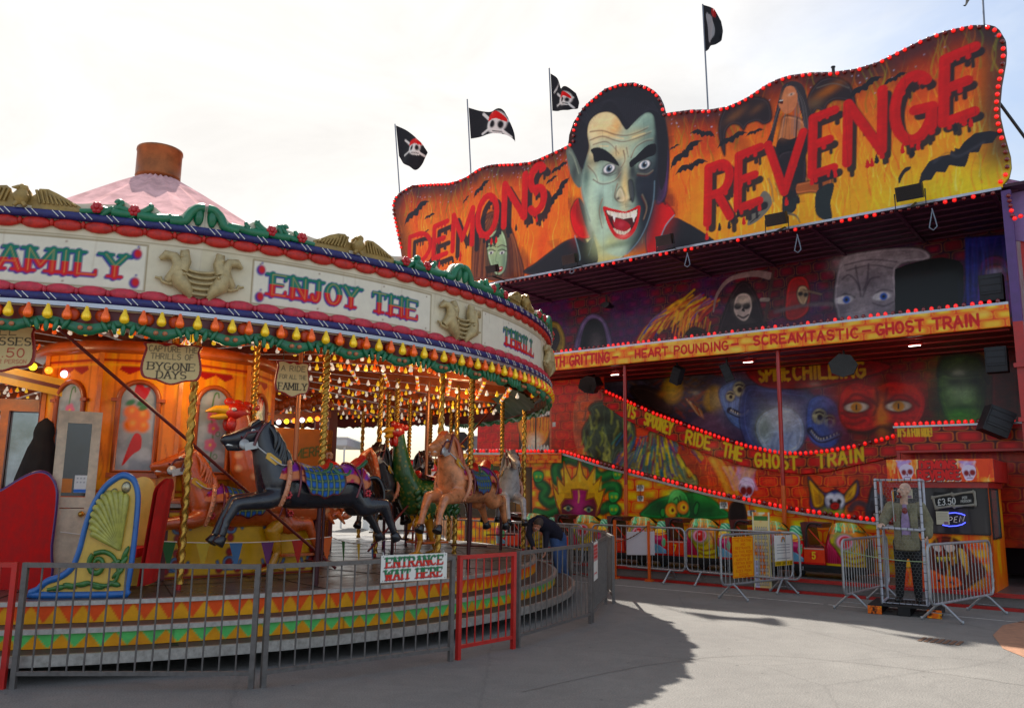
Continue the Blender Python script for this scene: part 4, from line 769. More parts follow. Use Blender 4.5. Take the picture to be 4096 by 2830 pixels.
for k in range(9): x = 180+k*26; Q.poly([(x, 712), (x+11, 690-8*math.sin(k/8*PI)), (x+22, 712), (x+20, 736), (x+2, 736)], (206, 202, 190), soft=.012)
Q.line([(300, 290), (300, 740)], .05, (16, 12, 12)); Q.line([(424, 270), (424, 740)], .06, (196, 110, 90), .9)
Q.poly([(440, 500), (466, 498), (466, 536), (440, 538)], (190, 186, 180), sm=False)
Q.poly([(655, 280), (1060, 400), (1140, 560), (1110, 720), (1000, 760), (655, 750)], (206, 130, 110), soft=.05, a=.45)
Q.poly([(690, 640), (700, 540), (760, 440), (740, 380), (800, 330), (900, 330), (1000, 420), (1110, 480), (1140, 600), (1110, 720), (1000, 760), (960, 850), (820, 870), (740, 760)], (66, 78, 62), soft=.12)
R = random.Random(7)
for k in range(80):
    x = R.uniform(700, 1110); y = R.uniform(380, 800); Q.line([(x, y), (x+R.uniform(-10, 30), y+50), (x+R.uniform(-30, 20), y+110)], .05, R.choice([(150, 160, 70), (196, 200, 110), (60, 70, 60), (34, 40, 36), (110, 130, 90)]), .6, soft=.04)
for p, rx, rz in (((835, 480), .38, .2), ((730, 590), .08, .15), ((1010, 640), .45, .3), ((820, 790), .1, .2)): Q.blob(p, rx, rz, (18, 22, 18), .9)
Q.poly([(1000, 870), (1080, 760), (1230, 690), (1250, 590), (1310, 570), (1390, 590), (1400, 690), (1540, 820), (1580, 960), (1640, 940), (1640, 1040), (1300, 960), (1080, 900)], (110, 110, 70), soft=.1)
for k in range(200):
    x = R.gauss(1310, 120); y = R.uniform(590, 1000); Q.line([(x, y), (x+(x-1310)*.12, y+40), (x+(x-1310)*.25, y+90)], .05, R.choice([(206, 190, 60), (40, 90, 130), (50, 120, 110), (140, 40, 50), (90, 60, 120), (226, 200, 80), (46, 60, 110)]), .65, soft=.03)
def skull(cv, p, k, c=(216, 190, 214), eye=(120, 20, 20)):
    x, y = p; cv.poly([(x-60*k, y-40*k), (x-20*k, y-90*k), (x+40*k, y-80*k), (x+70*k, y-20*k), (x+55*k, y+40*k), (x+35*k, y+60*k), (x+25*k, y+95*k), (x-20*k, y+95*k), (x-35*k, y+40*k), (x-65*k, y+10*k)], c, soft=.025); cv.blob((x-10*k, y-50*k), .12*k, .12*k, (240, 226, 240), .7)
    for dx in (-28, 28): cv.blob((x+dx*k, y+5*k), .1*k, .13*k, eye, 1, hard=.6)
    cv.poly([(x-3*k, y+52*k), (x+6*k, y+28*k), (x+14*k, y+52*k)], (60, 20, 40)); cv.line([(x-16*k, y+75*k), (x+24*k, y+75*k)], .03*k, (90, 50, 80), .8)
for k in range(60): x = R.uniform(1960, 2160); Q.line([(x, 1060), (x-30, 980), (x-60+R.uniform(-40, 120), 880)], .05, R.choice([(206, 170, 206), (240, 190, 120), (190, 120, 160), (240, 150, 70)]), .45, soft=.04)
skull(Q, (2070, 1050), 1.)
for k in range(20): x = R.uniform(1750, 1900); Q.line([(x, 800), (x+90, 960), (x+150, 1100)], .05, (236, 170, 90), .3, soft=.04)
Q.m = M5(D2)
Q.poly([(640, 970), (720, 1060), (780, 1100), (860, 1075), (920, 1110), (1020, 1000), (1030, 1120), (930, 1200), (900, 1280), (760, 1280), (660, 1210), (655, 1100)], (70, 44, 90), soft=.04)
Q.poly([(650, 1000), (720, 1070), (770, 1130), (760, 1200), (690, 1210), (665, 1120)], (196, 140, 50), soft=.06); Q.poly([(1015, 1020), (930, 1110), (920, 1180), (1000, 1130)], (196, 140, 50), soft=.06)
Q.poly([(770, 1180), (790, 1110), (850, 1085), (905, 1120), (920, 1200), (890, 1275), (800, 1275)], (46, 60, 110), soft=.05); Q.blob((840, 1250), .25, .12, (190, 200, 60), .9)
for x in (820, 878): Q.blob((x, 1160), .12, .15, (226, 230, 236), 1, hard=.6); Q.blob((x+4, 1168), .05, .06, (20, 16, 24), 1, hard=.6)
Q.poly([(815, 1190), (850, 1170), (885, 1190), (875, 1225), (840, 1232), (815, 1215)], (150, 20, 24), soft=.03)
Q.poly([(1100, 1300), (1110, 1140), (1140, 1050), (1180, 1110), (1240, 1140), (1250, 1330)], (40, 42, 50), soft=.05); Q.line([(970, 1230), (1010, 1180), (1090, 1200), (1110, 1290)], .14, (50, 54, 64), .9, soft=.05); Q.blob((1185, 1150), .1, .12, (120, 126, 140), .9); Q.blob((1188, 1152), .04, .05, (8, 8, 10), 1)
Q.poly([(1140, 1250), (1190, 1230), (1235, 1190), (1240, 1270), (1150, 1300)], (20, 14, 16), soft=.03)
for k in range(7): Q.poly([(1148+k*13, 1262-k*7), (1158+k*13, 1258-k*7), (1154+k*13, 1290-k*8)], (206, 204, 190), sm=False)
skull(Q, (165, 1080), .8)
Q.build('sloping_wall', pl(D2), gt, paintmat('mural_paint'), grain=.45)
us = np.linspace(-2.75, 4.5, 420); lz = np.linspace(0, 1, 26); U3 = np.tile(us, (26, 1)); Z3 = zb2(us)+(zt2(us)-zb2(us))*lz[:, None]
K = Cv(U3, Z3, (150, 20, 16)); K.bricks(.42, .22, (210, 40, 34), (150, 20, 16), (70, 8, 10), seed=22); K.m = M4(D2-.06)
for t, x0, y0, x1, y1 in (('ITS', 1052, 438, 1132, 470), ('SPOOKEY', 1212, 510, 1440, 604), ('RIDE', 1560, 668, 1765, 728), ('THE', 1872, 775, 2030, 822)):
    a, b = np.array(K.m(x0, y0)), np.array(K.m(x1, y1)); e = (b-a)/np.linalg.norm(b-a); K.text(t, (x0, y0), (x1, y1), .29, (224, 190, 44), .2, drip=.09, gap=.3, up=(-e[1]*.6, 1))
K.m = M5(D2-.06)
for t, x0, y0, x1, y1 in (('GHOST', 238, 892, 560, 920), ('TRAIN', 722, 905, 1070, 848)): K.text(t, (x0, y0), (x1, y1), .29, (224, 190, 44), .2, drip=.09, gap=.45)
K.build('swoop_rail', pl(D2-.08), gt, paintmat('board_paint'), back=(0, .06, 0))
mb = MB(); mb.grid([[(u, D2-.1+dy, float(zt2(u))-.01) for u in us[::8]] for dy in (0, 1.5)]); mb.build('swoop_deck', DKRED, gt)
for p in along([(u, float(zt2(u))) for u in us[::4]], .118): bulbs.append((mm_lit if R.random() < .85 else mm_off, (p[0], D2-.08, p[1]+.02), Ru))
# --- lower wall under the ramp
us = np.linspace(-7.0, 5.0, 860); lz = np.linspace(0, 1, 150); za = zr(us)-.02; U4 = np.tile(us, (150, 1)); Z4 = .22+(za-.22)*lz[:, None]
J = Cv(U4, Z4, (230, 110, 30)); J.bricks(.5, .27, (255, 206, 70), (252, 124, 30), (236, 86, 20), seed=41); J.m = M4(D1)
J.poly([(-400, 860), (0, 870), (268, 880), (268, 1300), (-400, 1300)], (54, 40, 20), soft=.03, sm=False); J.blob((30, 1000), .4, .5, (90, 110, 30), .7); J.blob((180, 1160), .3, .6, (190, 130, 30), .6); J.blob((100, 940), .3, .2, (150, 70, 20), .6); J.line([(130, 880), (130, 1260)], .03, (20, 16, 10)); J.line([(262, 880), (262, 1260)], .05, (40, 20, 10))
SN = (24, 84, 44)
for P, w in (([(320, 950), (330, 1010), (390, 1060), (360, 1130), (420, 1180), (480, 1150)], .28), ([(480, 980), (470, 880), (560, 800), (640, 820)], .3), ([(690, 820), (760, 850), (800, 930), (860, 960), (960, 920)], .26), ([(840, 1090), (900, 1040), (980, 1040), (990, 1100), (960, 1130)], .24), ([(860, 1230), (930, 1200), (980, 1240)], .26), ([(300, 1250), (400, 1270), (480, 1240)], .2)):
    J.line(P, w*1.15, (16, 40, 26), .95, soft=.05); J.line(P, w, SN, .95, soft=.05); J.line([(x-6, y-8) for x, y in P], w*.4, (60, 150, 70), .6, soft=.06)
for x, y in ((322, 960), (985, 940), (955, 1130), (955, 1235)): J.poly([(x-40, y-40), (x+30, y-45), (x+45, y), (x+15, y+40), (x-30, y+35)], (36, 130, 60), soft=.03); J.blob((x-15, y-5), .04, .04, (226, 210, 60), 1); J.blob((x+18, y-5), .04, .04, (226, 210, 60), 1); J.blob((x, y-18), .14, .08, (90, 190, 100), .6)
J.line([(985, 985), (1020, 1000)], .02, (190, 20, 20))
J.poly([(520, 1290), (500, 1150), (560, 1080), (660, 1060), (760, 1080), (830, 1150), (810, 1290)], (116, 22, 50), soft=.03); J.blob((660, 1170), .3, .7, (190, 70, 130), .8); J.blob((560, 1250), .25, .2, (80, 12, 30), .7); J.blob((780, 1240), .25, .2, (80, 12, 30), .7)
for x, y in ((573, 1222), (745, 1232)): J.poly([(x-40, y), (x-8, y-16), (x+36, y+2), (x, y+16)], (206, 190, 110), soft=.012); J.blob((x, y), .07, .07, (90, 120, 110), 1, hard=.6); J.blob((x, y), .035, .035, (12, 14, 12), 1, hard=.6); J.line([(x-44, y-12), (x, y-32), (x+44, y-10)], .04, (40, 8, 16), .8)
J.poly([(515, 1265), (480, 1200), (450, 1080), (442, 1020), (490, 1100), (480, 960), (540, 1030), (535, 830), (600, 980), (640, 940), (668, 800), (700, 940), (730, 980), (800, 865), (785, 1020), (850, 955), (830, 1080), (880, 1060), (850, 1180), (805, 1290), (815, 1200), (790, 1130), (720, 1150), (735, 1070), (665, 1060), (600, 1065), (610, 1140), (545, 1140), (510, 1190)], (226, 176, 54), soft=.015, sm=False, ol=(150, 84, 20), olw=.035)
for P in ([(560, 1000), (545, 900)], [(670, 990), (668, 850)], [(790, 1000), (796, 900)], [(500, 1080), (488, 1000)], [(840, 1060), (850, 1000)]): J.line(P, .07, (250, 224, 120), .7, soft=.04, w1=.01)
for k in range(8): J.line([(545+k*9, 1095), (545+k*9, 1125)], .02, (160, 96, 26), .8); J.line([(728+k*9, 1095), (728+k*9, 1125)], .02, (160, 96, 26), .8)
J.line([(660, 1075), (664, 1120), (658, 1170)], .05, (226, 176, 110), .9)
# green hunchback
J.poly([(1215, 1300), (1240, 1200), (1330, 1140), (1440, 1110), (1560, 1090), (1650, 1090), (1760, 1130), (1850, 1200), (1900, 1310)], (30, 112, 50), soft=.06)
for p, rx, rz, c, a in (((1330, 1200), .4, .25, (16, 56, 30), .8), ((1700, 1130), .4, .2, (70, 180, 80), .8), ((1750, 1230), .3, .3, (20, 70, 34), .7), ((1620, 1240), .3, .4, (14, 46, 26), .8)): J.blob(p, rx, rz, c, a)
J.poly([(1395, 1300), (1405, 1180), (1440, 1090), (1500, 1065), (1560, 1100), (1590, 1190), (1580, 1300)], (64, 160, 74), soft=.03); J.blob((1470, 1110), .2, .2, (130, 210, 120), .8); J.blob((1560, 1240), .15, .4, (24, 80, 40), .8)
J.poly([(1345, 1250), (1360, 1220), (1392, 1230), (1380, 1290), (1355, 1290)], (54, 140, 64), soft=.02, ol=(14, 50, 26)); J.poly([(1625, 1230), (1650, 1170), (1672, 1190), (1655, 1270), (1630, 1270)], (40, 120, 56), soft=.02, ol=(14, 50, 26))
for x, y, r in ((1440, 1238, .155), (1535, 1214, .14)): J.blob((x, y), r*1.25, r*1.25, (16, 50, 24), .9, hard=.6); J.blob((x, y), r, r*1.05, (236, 140, 26), 1, hard=.8); J.blob((x+6, y), r*.55, r*.6, (250, 200, 70), 1, hard=.7); J.blob((x+10, y), r*.25, r*.3, (90, 20, 10), 1, hard=.7)
for P in ([(1460, 1150), (1490, 1130), (1500, 1170)], [(1510, 1120), (1520, 1160)], [(1480, 1270), (1488, 1290)], [(1515, 1270), (1522, 1288)]): J.line(P, .04, (12, 44, 22), .8, soft=.02)
J.poly([(1925, 1320), (1930, 1210), (1960, 1172), (2010, 1165), (2055, 1200), (2070, 1330)], (30, 22, 24), soft=.02); J.line([(1925, 1320), (1930, 1210), (1965, 1170), (2010, 1165), (2055, 1200), (2070, 1330)], .05, (60, 44, 40), .8)
J.poly([(2080, 1240), (2150, 1240), (2150, 1285), (2080, 1285)], (214, 212, 204), sm=False)
for (x0, y0, x1, y1, tx) in ((1150, 1028, 1207, 1077, ('PLEASE', 'PAY IN THE', 'CAR')), (1153, 1118, 1204, 1162, ('NOTICE', 'NO SMOKING', 'ON THE', 'RIDE')), (1847, 1170, 1911, 1224, ('PLEASE', 'PAY IN THE', 'CAR')), (2092, 1238, 2152, 1284, ('NOTICE', 'KEEP ARMS', 'INSIDE', 'THE CAR'))):
    J.poly([(x0, y0), (x1, y0), (x1, y1), (x0, y1)], (226, 224, 214), sm=False, soft=.006)
    n = len(tx)
    for k, t in enumerate(tx): y = y0+(y1-y0)*(k+.8)/n; m = (x1-x0)*(.1+.035*max(0, 9-len(t))); J.text(t, (x0+m, y), (x1-m, y), .055*4/n*.75, (40, 38, 50), .16)
J.build('lower_wall', pl(D1), gt, paintmat('mural_paint'), grain=.3)
us2 = np.linspace(-6.6, 4.75, 140)
mb = MB(); mb.grid([[(u, D1-.03+dy, float(zr(u))-.002) for u in us2] for dy in (0, 1.1)]); mb.build('ramp_deck', DKRED, gt)
mb = MB()
for a, b in zip(us2[:-1:4], us2[4::4]): mb.bar((a, D1-.03, float(zr(a))-.03), (b, D1-.03, float(zr(b))-.03), .05, .05)
mb.build('ramp_trim', ALU, gt)
for p in along([(u, float(zr(u))) for u in us2], .118): bulbs.append((mm_lit if R.random() < .75 else mm_off, (p[0], D1-.02, p[1]+.02), Ru))
H = sheet(-6.4, -3.34, 2.55, 2.8, .02, (236, 120, 50)); H.bricks(.3, .12, (246, 160, 70), (230, 96, 40), (190, 60, 30), seed=2)
a0 = fac(1110, 1042, 3.2); a1 = fac(1205, 1042, 3.2); H.text('HAPPY AND CRAZY!', (a0[0]-.5, 2.61), (a1[0], 2.61), .13, (170, 70, 60), .17, mapped=False)
H.build('lettered_fascia', pl(3.2), gt, paintmat('board_paint'), back=(0, .05, 0))
G = sheet(4.62, 6.93, 2.72, 3.18, .012, (150, 20, 16)); G.bricks(.5, .22, (206, 36, 30), (150, 18, 16), (70, 8, 10), seed=12); a0 = fac(2026, 978, 3.7); a1 = fac(2102, 977, 3.7); G.text("IT'S A FUN RIDE!", (a0[0], a0[1]-.05), (a1[0], a1[1]-.05), .17, (224, 180, 44), .18, mapped=False)
G.build('lettered_fascia', pl(3.7), gt, paintmat('board_paint'), back=(0, .06, 0))
mb = MB(); mb.bar((4.6, 3.7, 3.2), (6.93, 3.7, 3.2), .06, .04); mb.build('fascia_trim', ALU, gt)
for u in np.arange(4.66, 6.95, .115): bulbs.append((mm_lit if R.random() < .85 else mm_off, (u, 3.7, 3.225), Ru))
mb = MB(); mb.box((5.78, 4.05, 2.70), (2.3, .7, .05)); mb.build('fun_ride_canopy', RED, gt)
mb = MB(); mb.box((4.66, 3.75, 1.5), (.06, .06, 2.5)); mb.build('post', RED, gt)
scatter_bulbs(bulbs, gt, 100)
# --- white LED floodlights, loudspeakers, board floodlights, flags
LEDE = mt('led_panel_lit', (255, 244, 226), .3, var=.02, emit=6.)
for x, y, lb in ((1390, 846, 'white LED flood lamp lit under the ceiling nearest the merry-go-round'), (1690, 818, 'white LED flood lamp lit beneath the SCREAMTASTIC lettering'), (2065, 781, 'white LED flood lamp lit beneath the GHOST TRAIN lettering at the right')):
    u, z = fac(x, y, 3.5); t = thing('flood_lamp', lb, 'lamp', FL(u, 3.5, z), FROT, 'LED flood lamps under the ceiling')
    mb = MB(); mb.box((0, 0, .06), (.26, .16, .04), rotm(rx=.5)); mb.build('lamp_head', RED, t); mb = MB(); mb.box((0, -.012, .033), (.22, .13, .012), rotm(rx=.5)); mb.build('lamp_lens', LEDE, t)
    mb = MB(); mb.bar((0, 0, .08), (0, 0, 4.94-z), .02); mb.bar((-.1, 0, .1), (.1, 0, .1), .03); mb.build('bracket', RED, t)
SPK = mt('speaker_cabinet', (26, 27, 30), .6, var=.25); GRL = mt('speaker_grille', (44, 46, 50), .55, .3, var=.4, scale=120); TARPB = mt('black_cover_sheet', (20, 20, 23), .35, var=.3, bump=.4)
def speaker(x, y, dep, sz, rot, label, kind='grille', hang=None):
    u, z = fac(x, y, dep); t = thing('loudspeaker', label, 'loudspeaker', FL(u, dep, z), FROT, 'loudspeakers and covered lights on the ghost train'); Rm = rotm(*rot)
    mb = MB(); mb.box((0, 0, 0), sz, Rm)
    if kind == 'cover':
        mb = MB(); n = 7; r = random.Random(x)
        for a in range(3):
            mb.prism([(sz[0]*.5*math.cos(k*2*PI/n)*r.uniform(.86, 1.15), sz[2]*.5*math.sin(k*2*PI/n)*r.uniform(.86, 1.15)) for k in range(n)], sz[1]*.6, lambda X, Z, q: tuple(Rm@np.array([X*(1-.12*a), -sz[1]*.4+q+.1*a, Z*(1-.12*a)])))
    mb.build('cabinet', TARPB if kind == 'cover' else SPK, t)
    if kind == 'grille':
        mb = MB(); mb.box(tuple(Rm@np.array([0, -sz[1]/2-.008, .1*sz[2]])), (sz[0]*.86, .015, sz[2]*.7), Rm); mb.build('grille', GRL, t)
        mb = MB()
        for k in range(3): mb.box(tuple(Rm@np.array([0, -sz[1]/2-.02, (-.15+.25*k)*sz[2]])), (sz[0]*.9, .012, .014), Rm)
        mb.build('grille_bar', SPK, t)
    if hang: mb = MB(); mb.bar((0, 0, 0), (0, hang[0], hang[1]), .04); mb.build('bracket', BLACK, t)
speaker(1332, 866, 3.9, (.62, .4, .5), (.2, .2, .1), 'bulky black covered light hung at the upper end of the swoop rail', 'cover', (.3, .45))
speaker(1528, 846, 3.6, (.24, .2, .42), (.3, .5, 0), 'black flood light tilted sideways between the two left flood lamps', 'grille', (0, .42))
speaker(1640, 840, 3.6, (.2, .12, .42), (.1, -.35, .2), 'thin black slatted light panel just left of the middle flood lamp', 'grille', (0, .42))
speaker(1905, 826, 3.8, (.62, .4, .5), (.1, -.1, .2), 'bulky black covered light over the end of the SPINE CHILLING lettering', 'cover', (0, .35))
speaker(2249, 812, 3.4, (.36, .3, .48), (0, 0, 0), 'black loudspeaker below the right end of the lettered fascia', 'grille', (.2, .3))
speaker(2238, 651, 3.5, (.4, .3, .52), (0, 0, 0), 'black loudspeaker standing above the right end of the lettered fascia', 'grille')
speaker(2247, 951, 3.3, (.46, .34, .5), (0, .42, .5), 'black loudspeaker tilted forward above the ticket booth', 'grille', (.4, .1))
speaker(1368, 688, 5.2, (.3, .2, .16), (0, 0, 0), 'small orange horn light under the upper ceiling', 'cover', (0, .3))
def board_flood(x, y, k, label, up=0):
    u, z = fac(x, y, D-.55); t = thing('floodlight', label, 'floodlight', FL(u, D-.55, z), FROT, 'black floodlights along the bottom of the top board')
    mb = MB(); Rm = rotm(rx=.35); mb.box((0, 0, 0), (.42*k, .17, .25*k), Rm); o = mb.build('housing', BLACK, t)
    mb = MB()
    for i in range(5): mb.box(tuple(Rm@np.array([0, -.09, -.09*k+.045*k*i])), (.4*k, .03, .012), Rm)
    mb.build('cooling_fin', SPK, o)
    mb = MB(); mb.tube([(-.24*k, 0, .02), (-.24*k, 0, -.26*k), (.24*k, 0, -.26*k), (.24*k, 0, .02)], .014, 6); mb.tube([(0, 0, -.26*k), (0, .5, ZB-z)], .022, 6); mb.build('yoke', BLACK, t)
for i, (x, y, k) in enumerate(((1111, 606, .8), (1286, 584, .92), (1500, 541, .95), (1752, 494, 1.05), (2052, 434, 1.15))):
    board_flood(x, y, k, ['black floodlight over the green faced woman at the left end of the board', 'black floodlight under the vampire’s left shoulder', 'black floodlight in front of the vampire’s red collar', 'black floodlight beneath the first letters of REVENGE', 'largest black floodlight beneath the last letters of REVENGE'][i])
for i, (x, y, l) in enumerate(((1798, 528, .42), (1550, 570, .35), (2102, 470, .45), (1290, 603, .16))):
    u, z = fac(x, y, D-.1); t = tag(MB().tube([(u, D-.1, z), (u+.05, D-.1, z-l*.55), (u+.07, D-.1, z-l*.85), (u, D-.1, z-l), (u-.07, D-.1, z-l*.85), (u-.04, D-.1, z-l*.55), (u+.01, D-.1, z-.02)], .012, 6).build('cable_loop', mt('blue_grey_cable', (120, 134, 150), .5), gt), None)
SKW = (228, 226, 220)
def flag(px, ybot, ytop, pts, label, art, dep=3.05):
    """pts: outline of the cloth as rows of pixels (top edge, bottom edge) from the pole outwards"""
    ub, zb = fac(px[0], ybot, dep); ut, ztp = fac(px[1], ytop, dep); t = thing('pirate_flag', label, 'flag', FL(ub, dep, zb), FROT, 'black pirate flags along the top of the board')
    mb = MB(); mb.tube([(0, 0, -.35), (ut-ub, 0, ztp-zb)], .02, 6); mb.build('flag_pole', mt('steel_pole', (128, 132, 140), .4, .7), t)
    if not pts: return
    te = catmull([fac(x, y, dep) for x, y in pts[0]], False, 8); be = catmull([fac(x, y, dep) for x, y in pts[1]], False, 8); n = len(te); m = 30
    Xg = np.array([[te[i][0]*(1-j/m)+be[i][0]*j/m for i in range(n)] for j in range(m+1)]); Zg = np.array([[te[i][1]*(1-j/m)+be[i][1]*j/m for i in range(n)] for j in range(m+1)])
    si = np.linspace(0, 1, n); k = 60; f = lambda a: np.array([np.interp(np.linspace(0, 1, k), si, row) for row in a])
    Xg, Zg = f(Xg), f(Zg); c = Cv(Xg, Zg, (30, 30, 34)); c.m = lambda x, y: fac(x, y, dep); c.px = .02; art(c)
    sgrid = np.tile(np.linspace(0, 1, k), (m+1, 1)).ravel(); tg = np.repeat(np.linspace(0, 1, m+1), k)
    o = c.build('flag_cloth', lambda X, Z: np.stack([X-ub, .16*np.sin(sgrid*7+tg*2)*sgrid+.03*np.sin(sgrid*17+tg*5)*sgrid, Z-zb], 1), t, paintmat('flag_paint', .8, .1, 0)); o.data.polygons.foreach_set('use_smooth', [True]*len(o.data.polygons))
def skullart(c, x, y, k, band=True, bones=True):
    if bones:
        for a, b in (((-34, -22), (26, 30)), ((-34, 26), (26, -10))): c.line([(x+a[0]*k, y+a[1]*k), (x+b[0]*k, y+b[1]*k)], .09*k, SKW)
    c.blob((x, y), .36*k, .34*k, SKW, 1, hard=.85); c.poly([(x-12*k, y+12*k), (x+14*k, y+12*k), (x+10*k, y+26*k), (x-8*k, y+26*k)], SKW, sm=False)
    for dx in (-8, 9): c.blob((x+dx*k, y+4*k), .1*k, .12*k, (24, 22, 26), 1, hard=.8)
    c.line([(x-8*k, y+20*k), (x+10*k, y+20*k)], .03, (60, 56, 56))
    if band: c.poly([(x-20*k, y-4*k), (x-14*k, y-22*k), (x+4*k, y-26*k), (x+20*k, y-14*k), (x+20*k, y-4*k), (x, y-9*k)], (206, 60, 48))
flag((904, 891), 434, 280, ([(893, 283), (915, 293), (938, 310), (953, 322), (957, 335)], [(900, 352), (910, 368), (925, 376), (937, 381), (955, 345)]), 'black skull flag drooping from the leftmost pole on the board', lambda c: skullart(c, 938, 332, .72))
flag((1064, 1054), 391, 224, ([(1057, 243), (1085, 250), (1110, 252), (1135, 248), (1142, 262)], [(1062, 313), (1090, 308), (1118, 302), (1142, 304), (1158, 318)]), 'black skull flag with red bandana streaming out flat from the second pole', lambda c: skullart(c, 1122, 278, .95))
flag((1248, 1239), 337, 154, ([(1242, 166), (1256, 176), (1266, 200), (1282, 198), (1296, 208)], [(1246, 250), (1262, 251), (1280, 250), (1290, 244), (1300, 238)]), 'crumpled black skull flag on the pole left of the vampire dome', lambda c: (skullart(c, 1276, 224, .55), c.poly([(1248, 210), (1258, 190), (1262, 172), (1256, 200)], SKW)))
flag((1598, 1585), 247, 10, ([(1586, 11), (1602, 15), (1616, 26), (1624, 45)], [(1592, 116), (1604, 108), (1616, 98), (1624, 78)]), 'black skull flag hanging in a curve right of the vampire dome', lambda c: (c.poly([(1592, 30), (1604, 36), (1614, 60), (1612, 84), (1600, 96), (1596, 60)], (150, 150, 152)), c.poly([(1604, 18), (1618, 28), (1616, 44), (1606, 34)], (150, 40, 34))))
flag((2219, 2213), 56, -80, ([(2214, -70), (2200, -60), (2188, -40), (2178, -10)], [(2214, -30), (2200, -20), (2186, 0), (2170, 8)]), 'black flag at the right end of the board with only its tip in view', lambda c: None)
u, z = fac(1880, 162, 3.05); t = thing('flag_socket', 'empty black pole socket on the board above the letter N', 'pole socket', FL(u, 3.05, z), FROT); mb = MB(); mb.tube([(0, 0, -.3), (0, 0, .12)], .035, 8); mb.tube([(0, 0, .12), (0, 0, .1)], .05, 8); mb.build('socket_tube', BLACK, t)
# ================================================================ merry-go-round
RR, RP = 7.27, 7.08; NP = 13; DA = 2*PI/NP; J0 = math.radians(26.2)
ca = thing('merry_go_round', 'ornate steam style merry-go-round with cream lettered rounding boards and rows of coloured bulbs', 'merry-go-round', CC)
def cp(th, r, z=0.): return np.array([r*math.sin(th), -r*math.cos(th), z])     # carousel-local
CREAM = mt('cream_paint', (222, 210, 184), .5, var=.14, scale=3); GOLD = mt('old_gold_paint', (168, 138, 78), .42, .25, var=.35, scale=12); PALEGOLD = mt('pale_gold_paint', (190, 168, 120), .42, .2, var=.3, scale=14)
GREEN = mt('green_leaf_paint', (22, 116, 76), .35, var=.3, coat=.3); ROSE = mt('rose_red_paint', (196, 26, 36), .35, var=.2, coat=.3); BLUE = mt('rope_blue_paint', (44, 46, 110), .45, var=.4, scale=30); SWAG = mt('swag_red_paint', (202, 40, 26), .45, var=.4, scale=16, bump=.3); SWAG2 = mt('swag_crimson_paint', (206, 52, 70), .5, var=.35, scale=16, bump=.3)
PINKW = mt('pink_white_slat', (206, 158, 138), .5, var=.2); WOOD = mt('orange_wood', (222, 122, 36), .38, var=.35, scale=5, coat=.4); DKWOOD = mt('dark_orange_wood', (176, 80, 24), .4, var=.35, scale=5, coat=.3); MAROON = mt('maroon_paint', (104, 18, 18), .4, var=.3); YEL = mt('yellow_paint', (224, 168, 30), .4, var=.2)
def arcpath(th0, th1, r, z, n=24): return [cp(th0+(th1-th0)*i/n, r, z) for i in range(n+1)]
GT_, RT_, BT_ = (22, 116, 92), (206, 54, 56), (58, 52, 140)
crest = [(-.5, .40), (-.47, .40), (-.45, .33), (-.43, .17), (-.40, .14), (-.375, .16), (-.36, .24), (-.345, .27), (-.335, .18), (-.30, .17), (-.28, .26), (-.262, .30), (-.25, .22), (-.22, .2), (-.19, .2), (-.16, .17), (-.14, .16)]
wing = [(-.155, .12), (-.13, .18), (-.10, .27), (-.07, .33), (-.045, .345), (-.034, .30), (-.03, .22), (-.018, .2), (-.016, .29), (-.004, .335), (.012, .325), (.02, .27), (.024, .2), (.034, .24), (.042, .33), (.065, .335), (.09, .28), (.12, .2), (.155, .1)]
cz = interp(crest+[(a, z) for a, z in wing if abs(a) < .14]+[(-a, z) for a, z in crest])
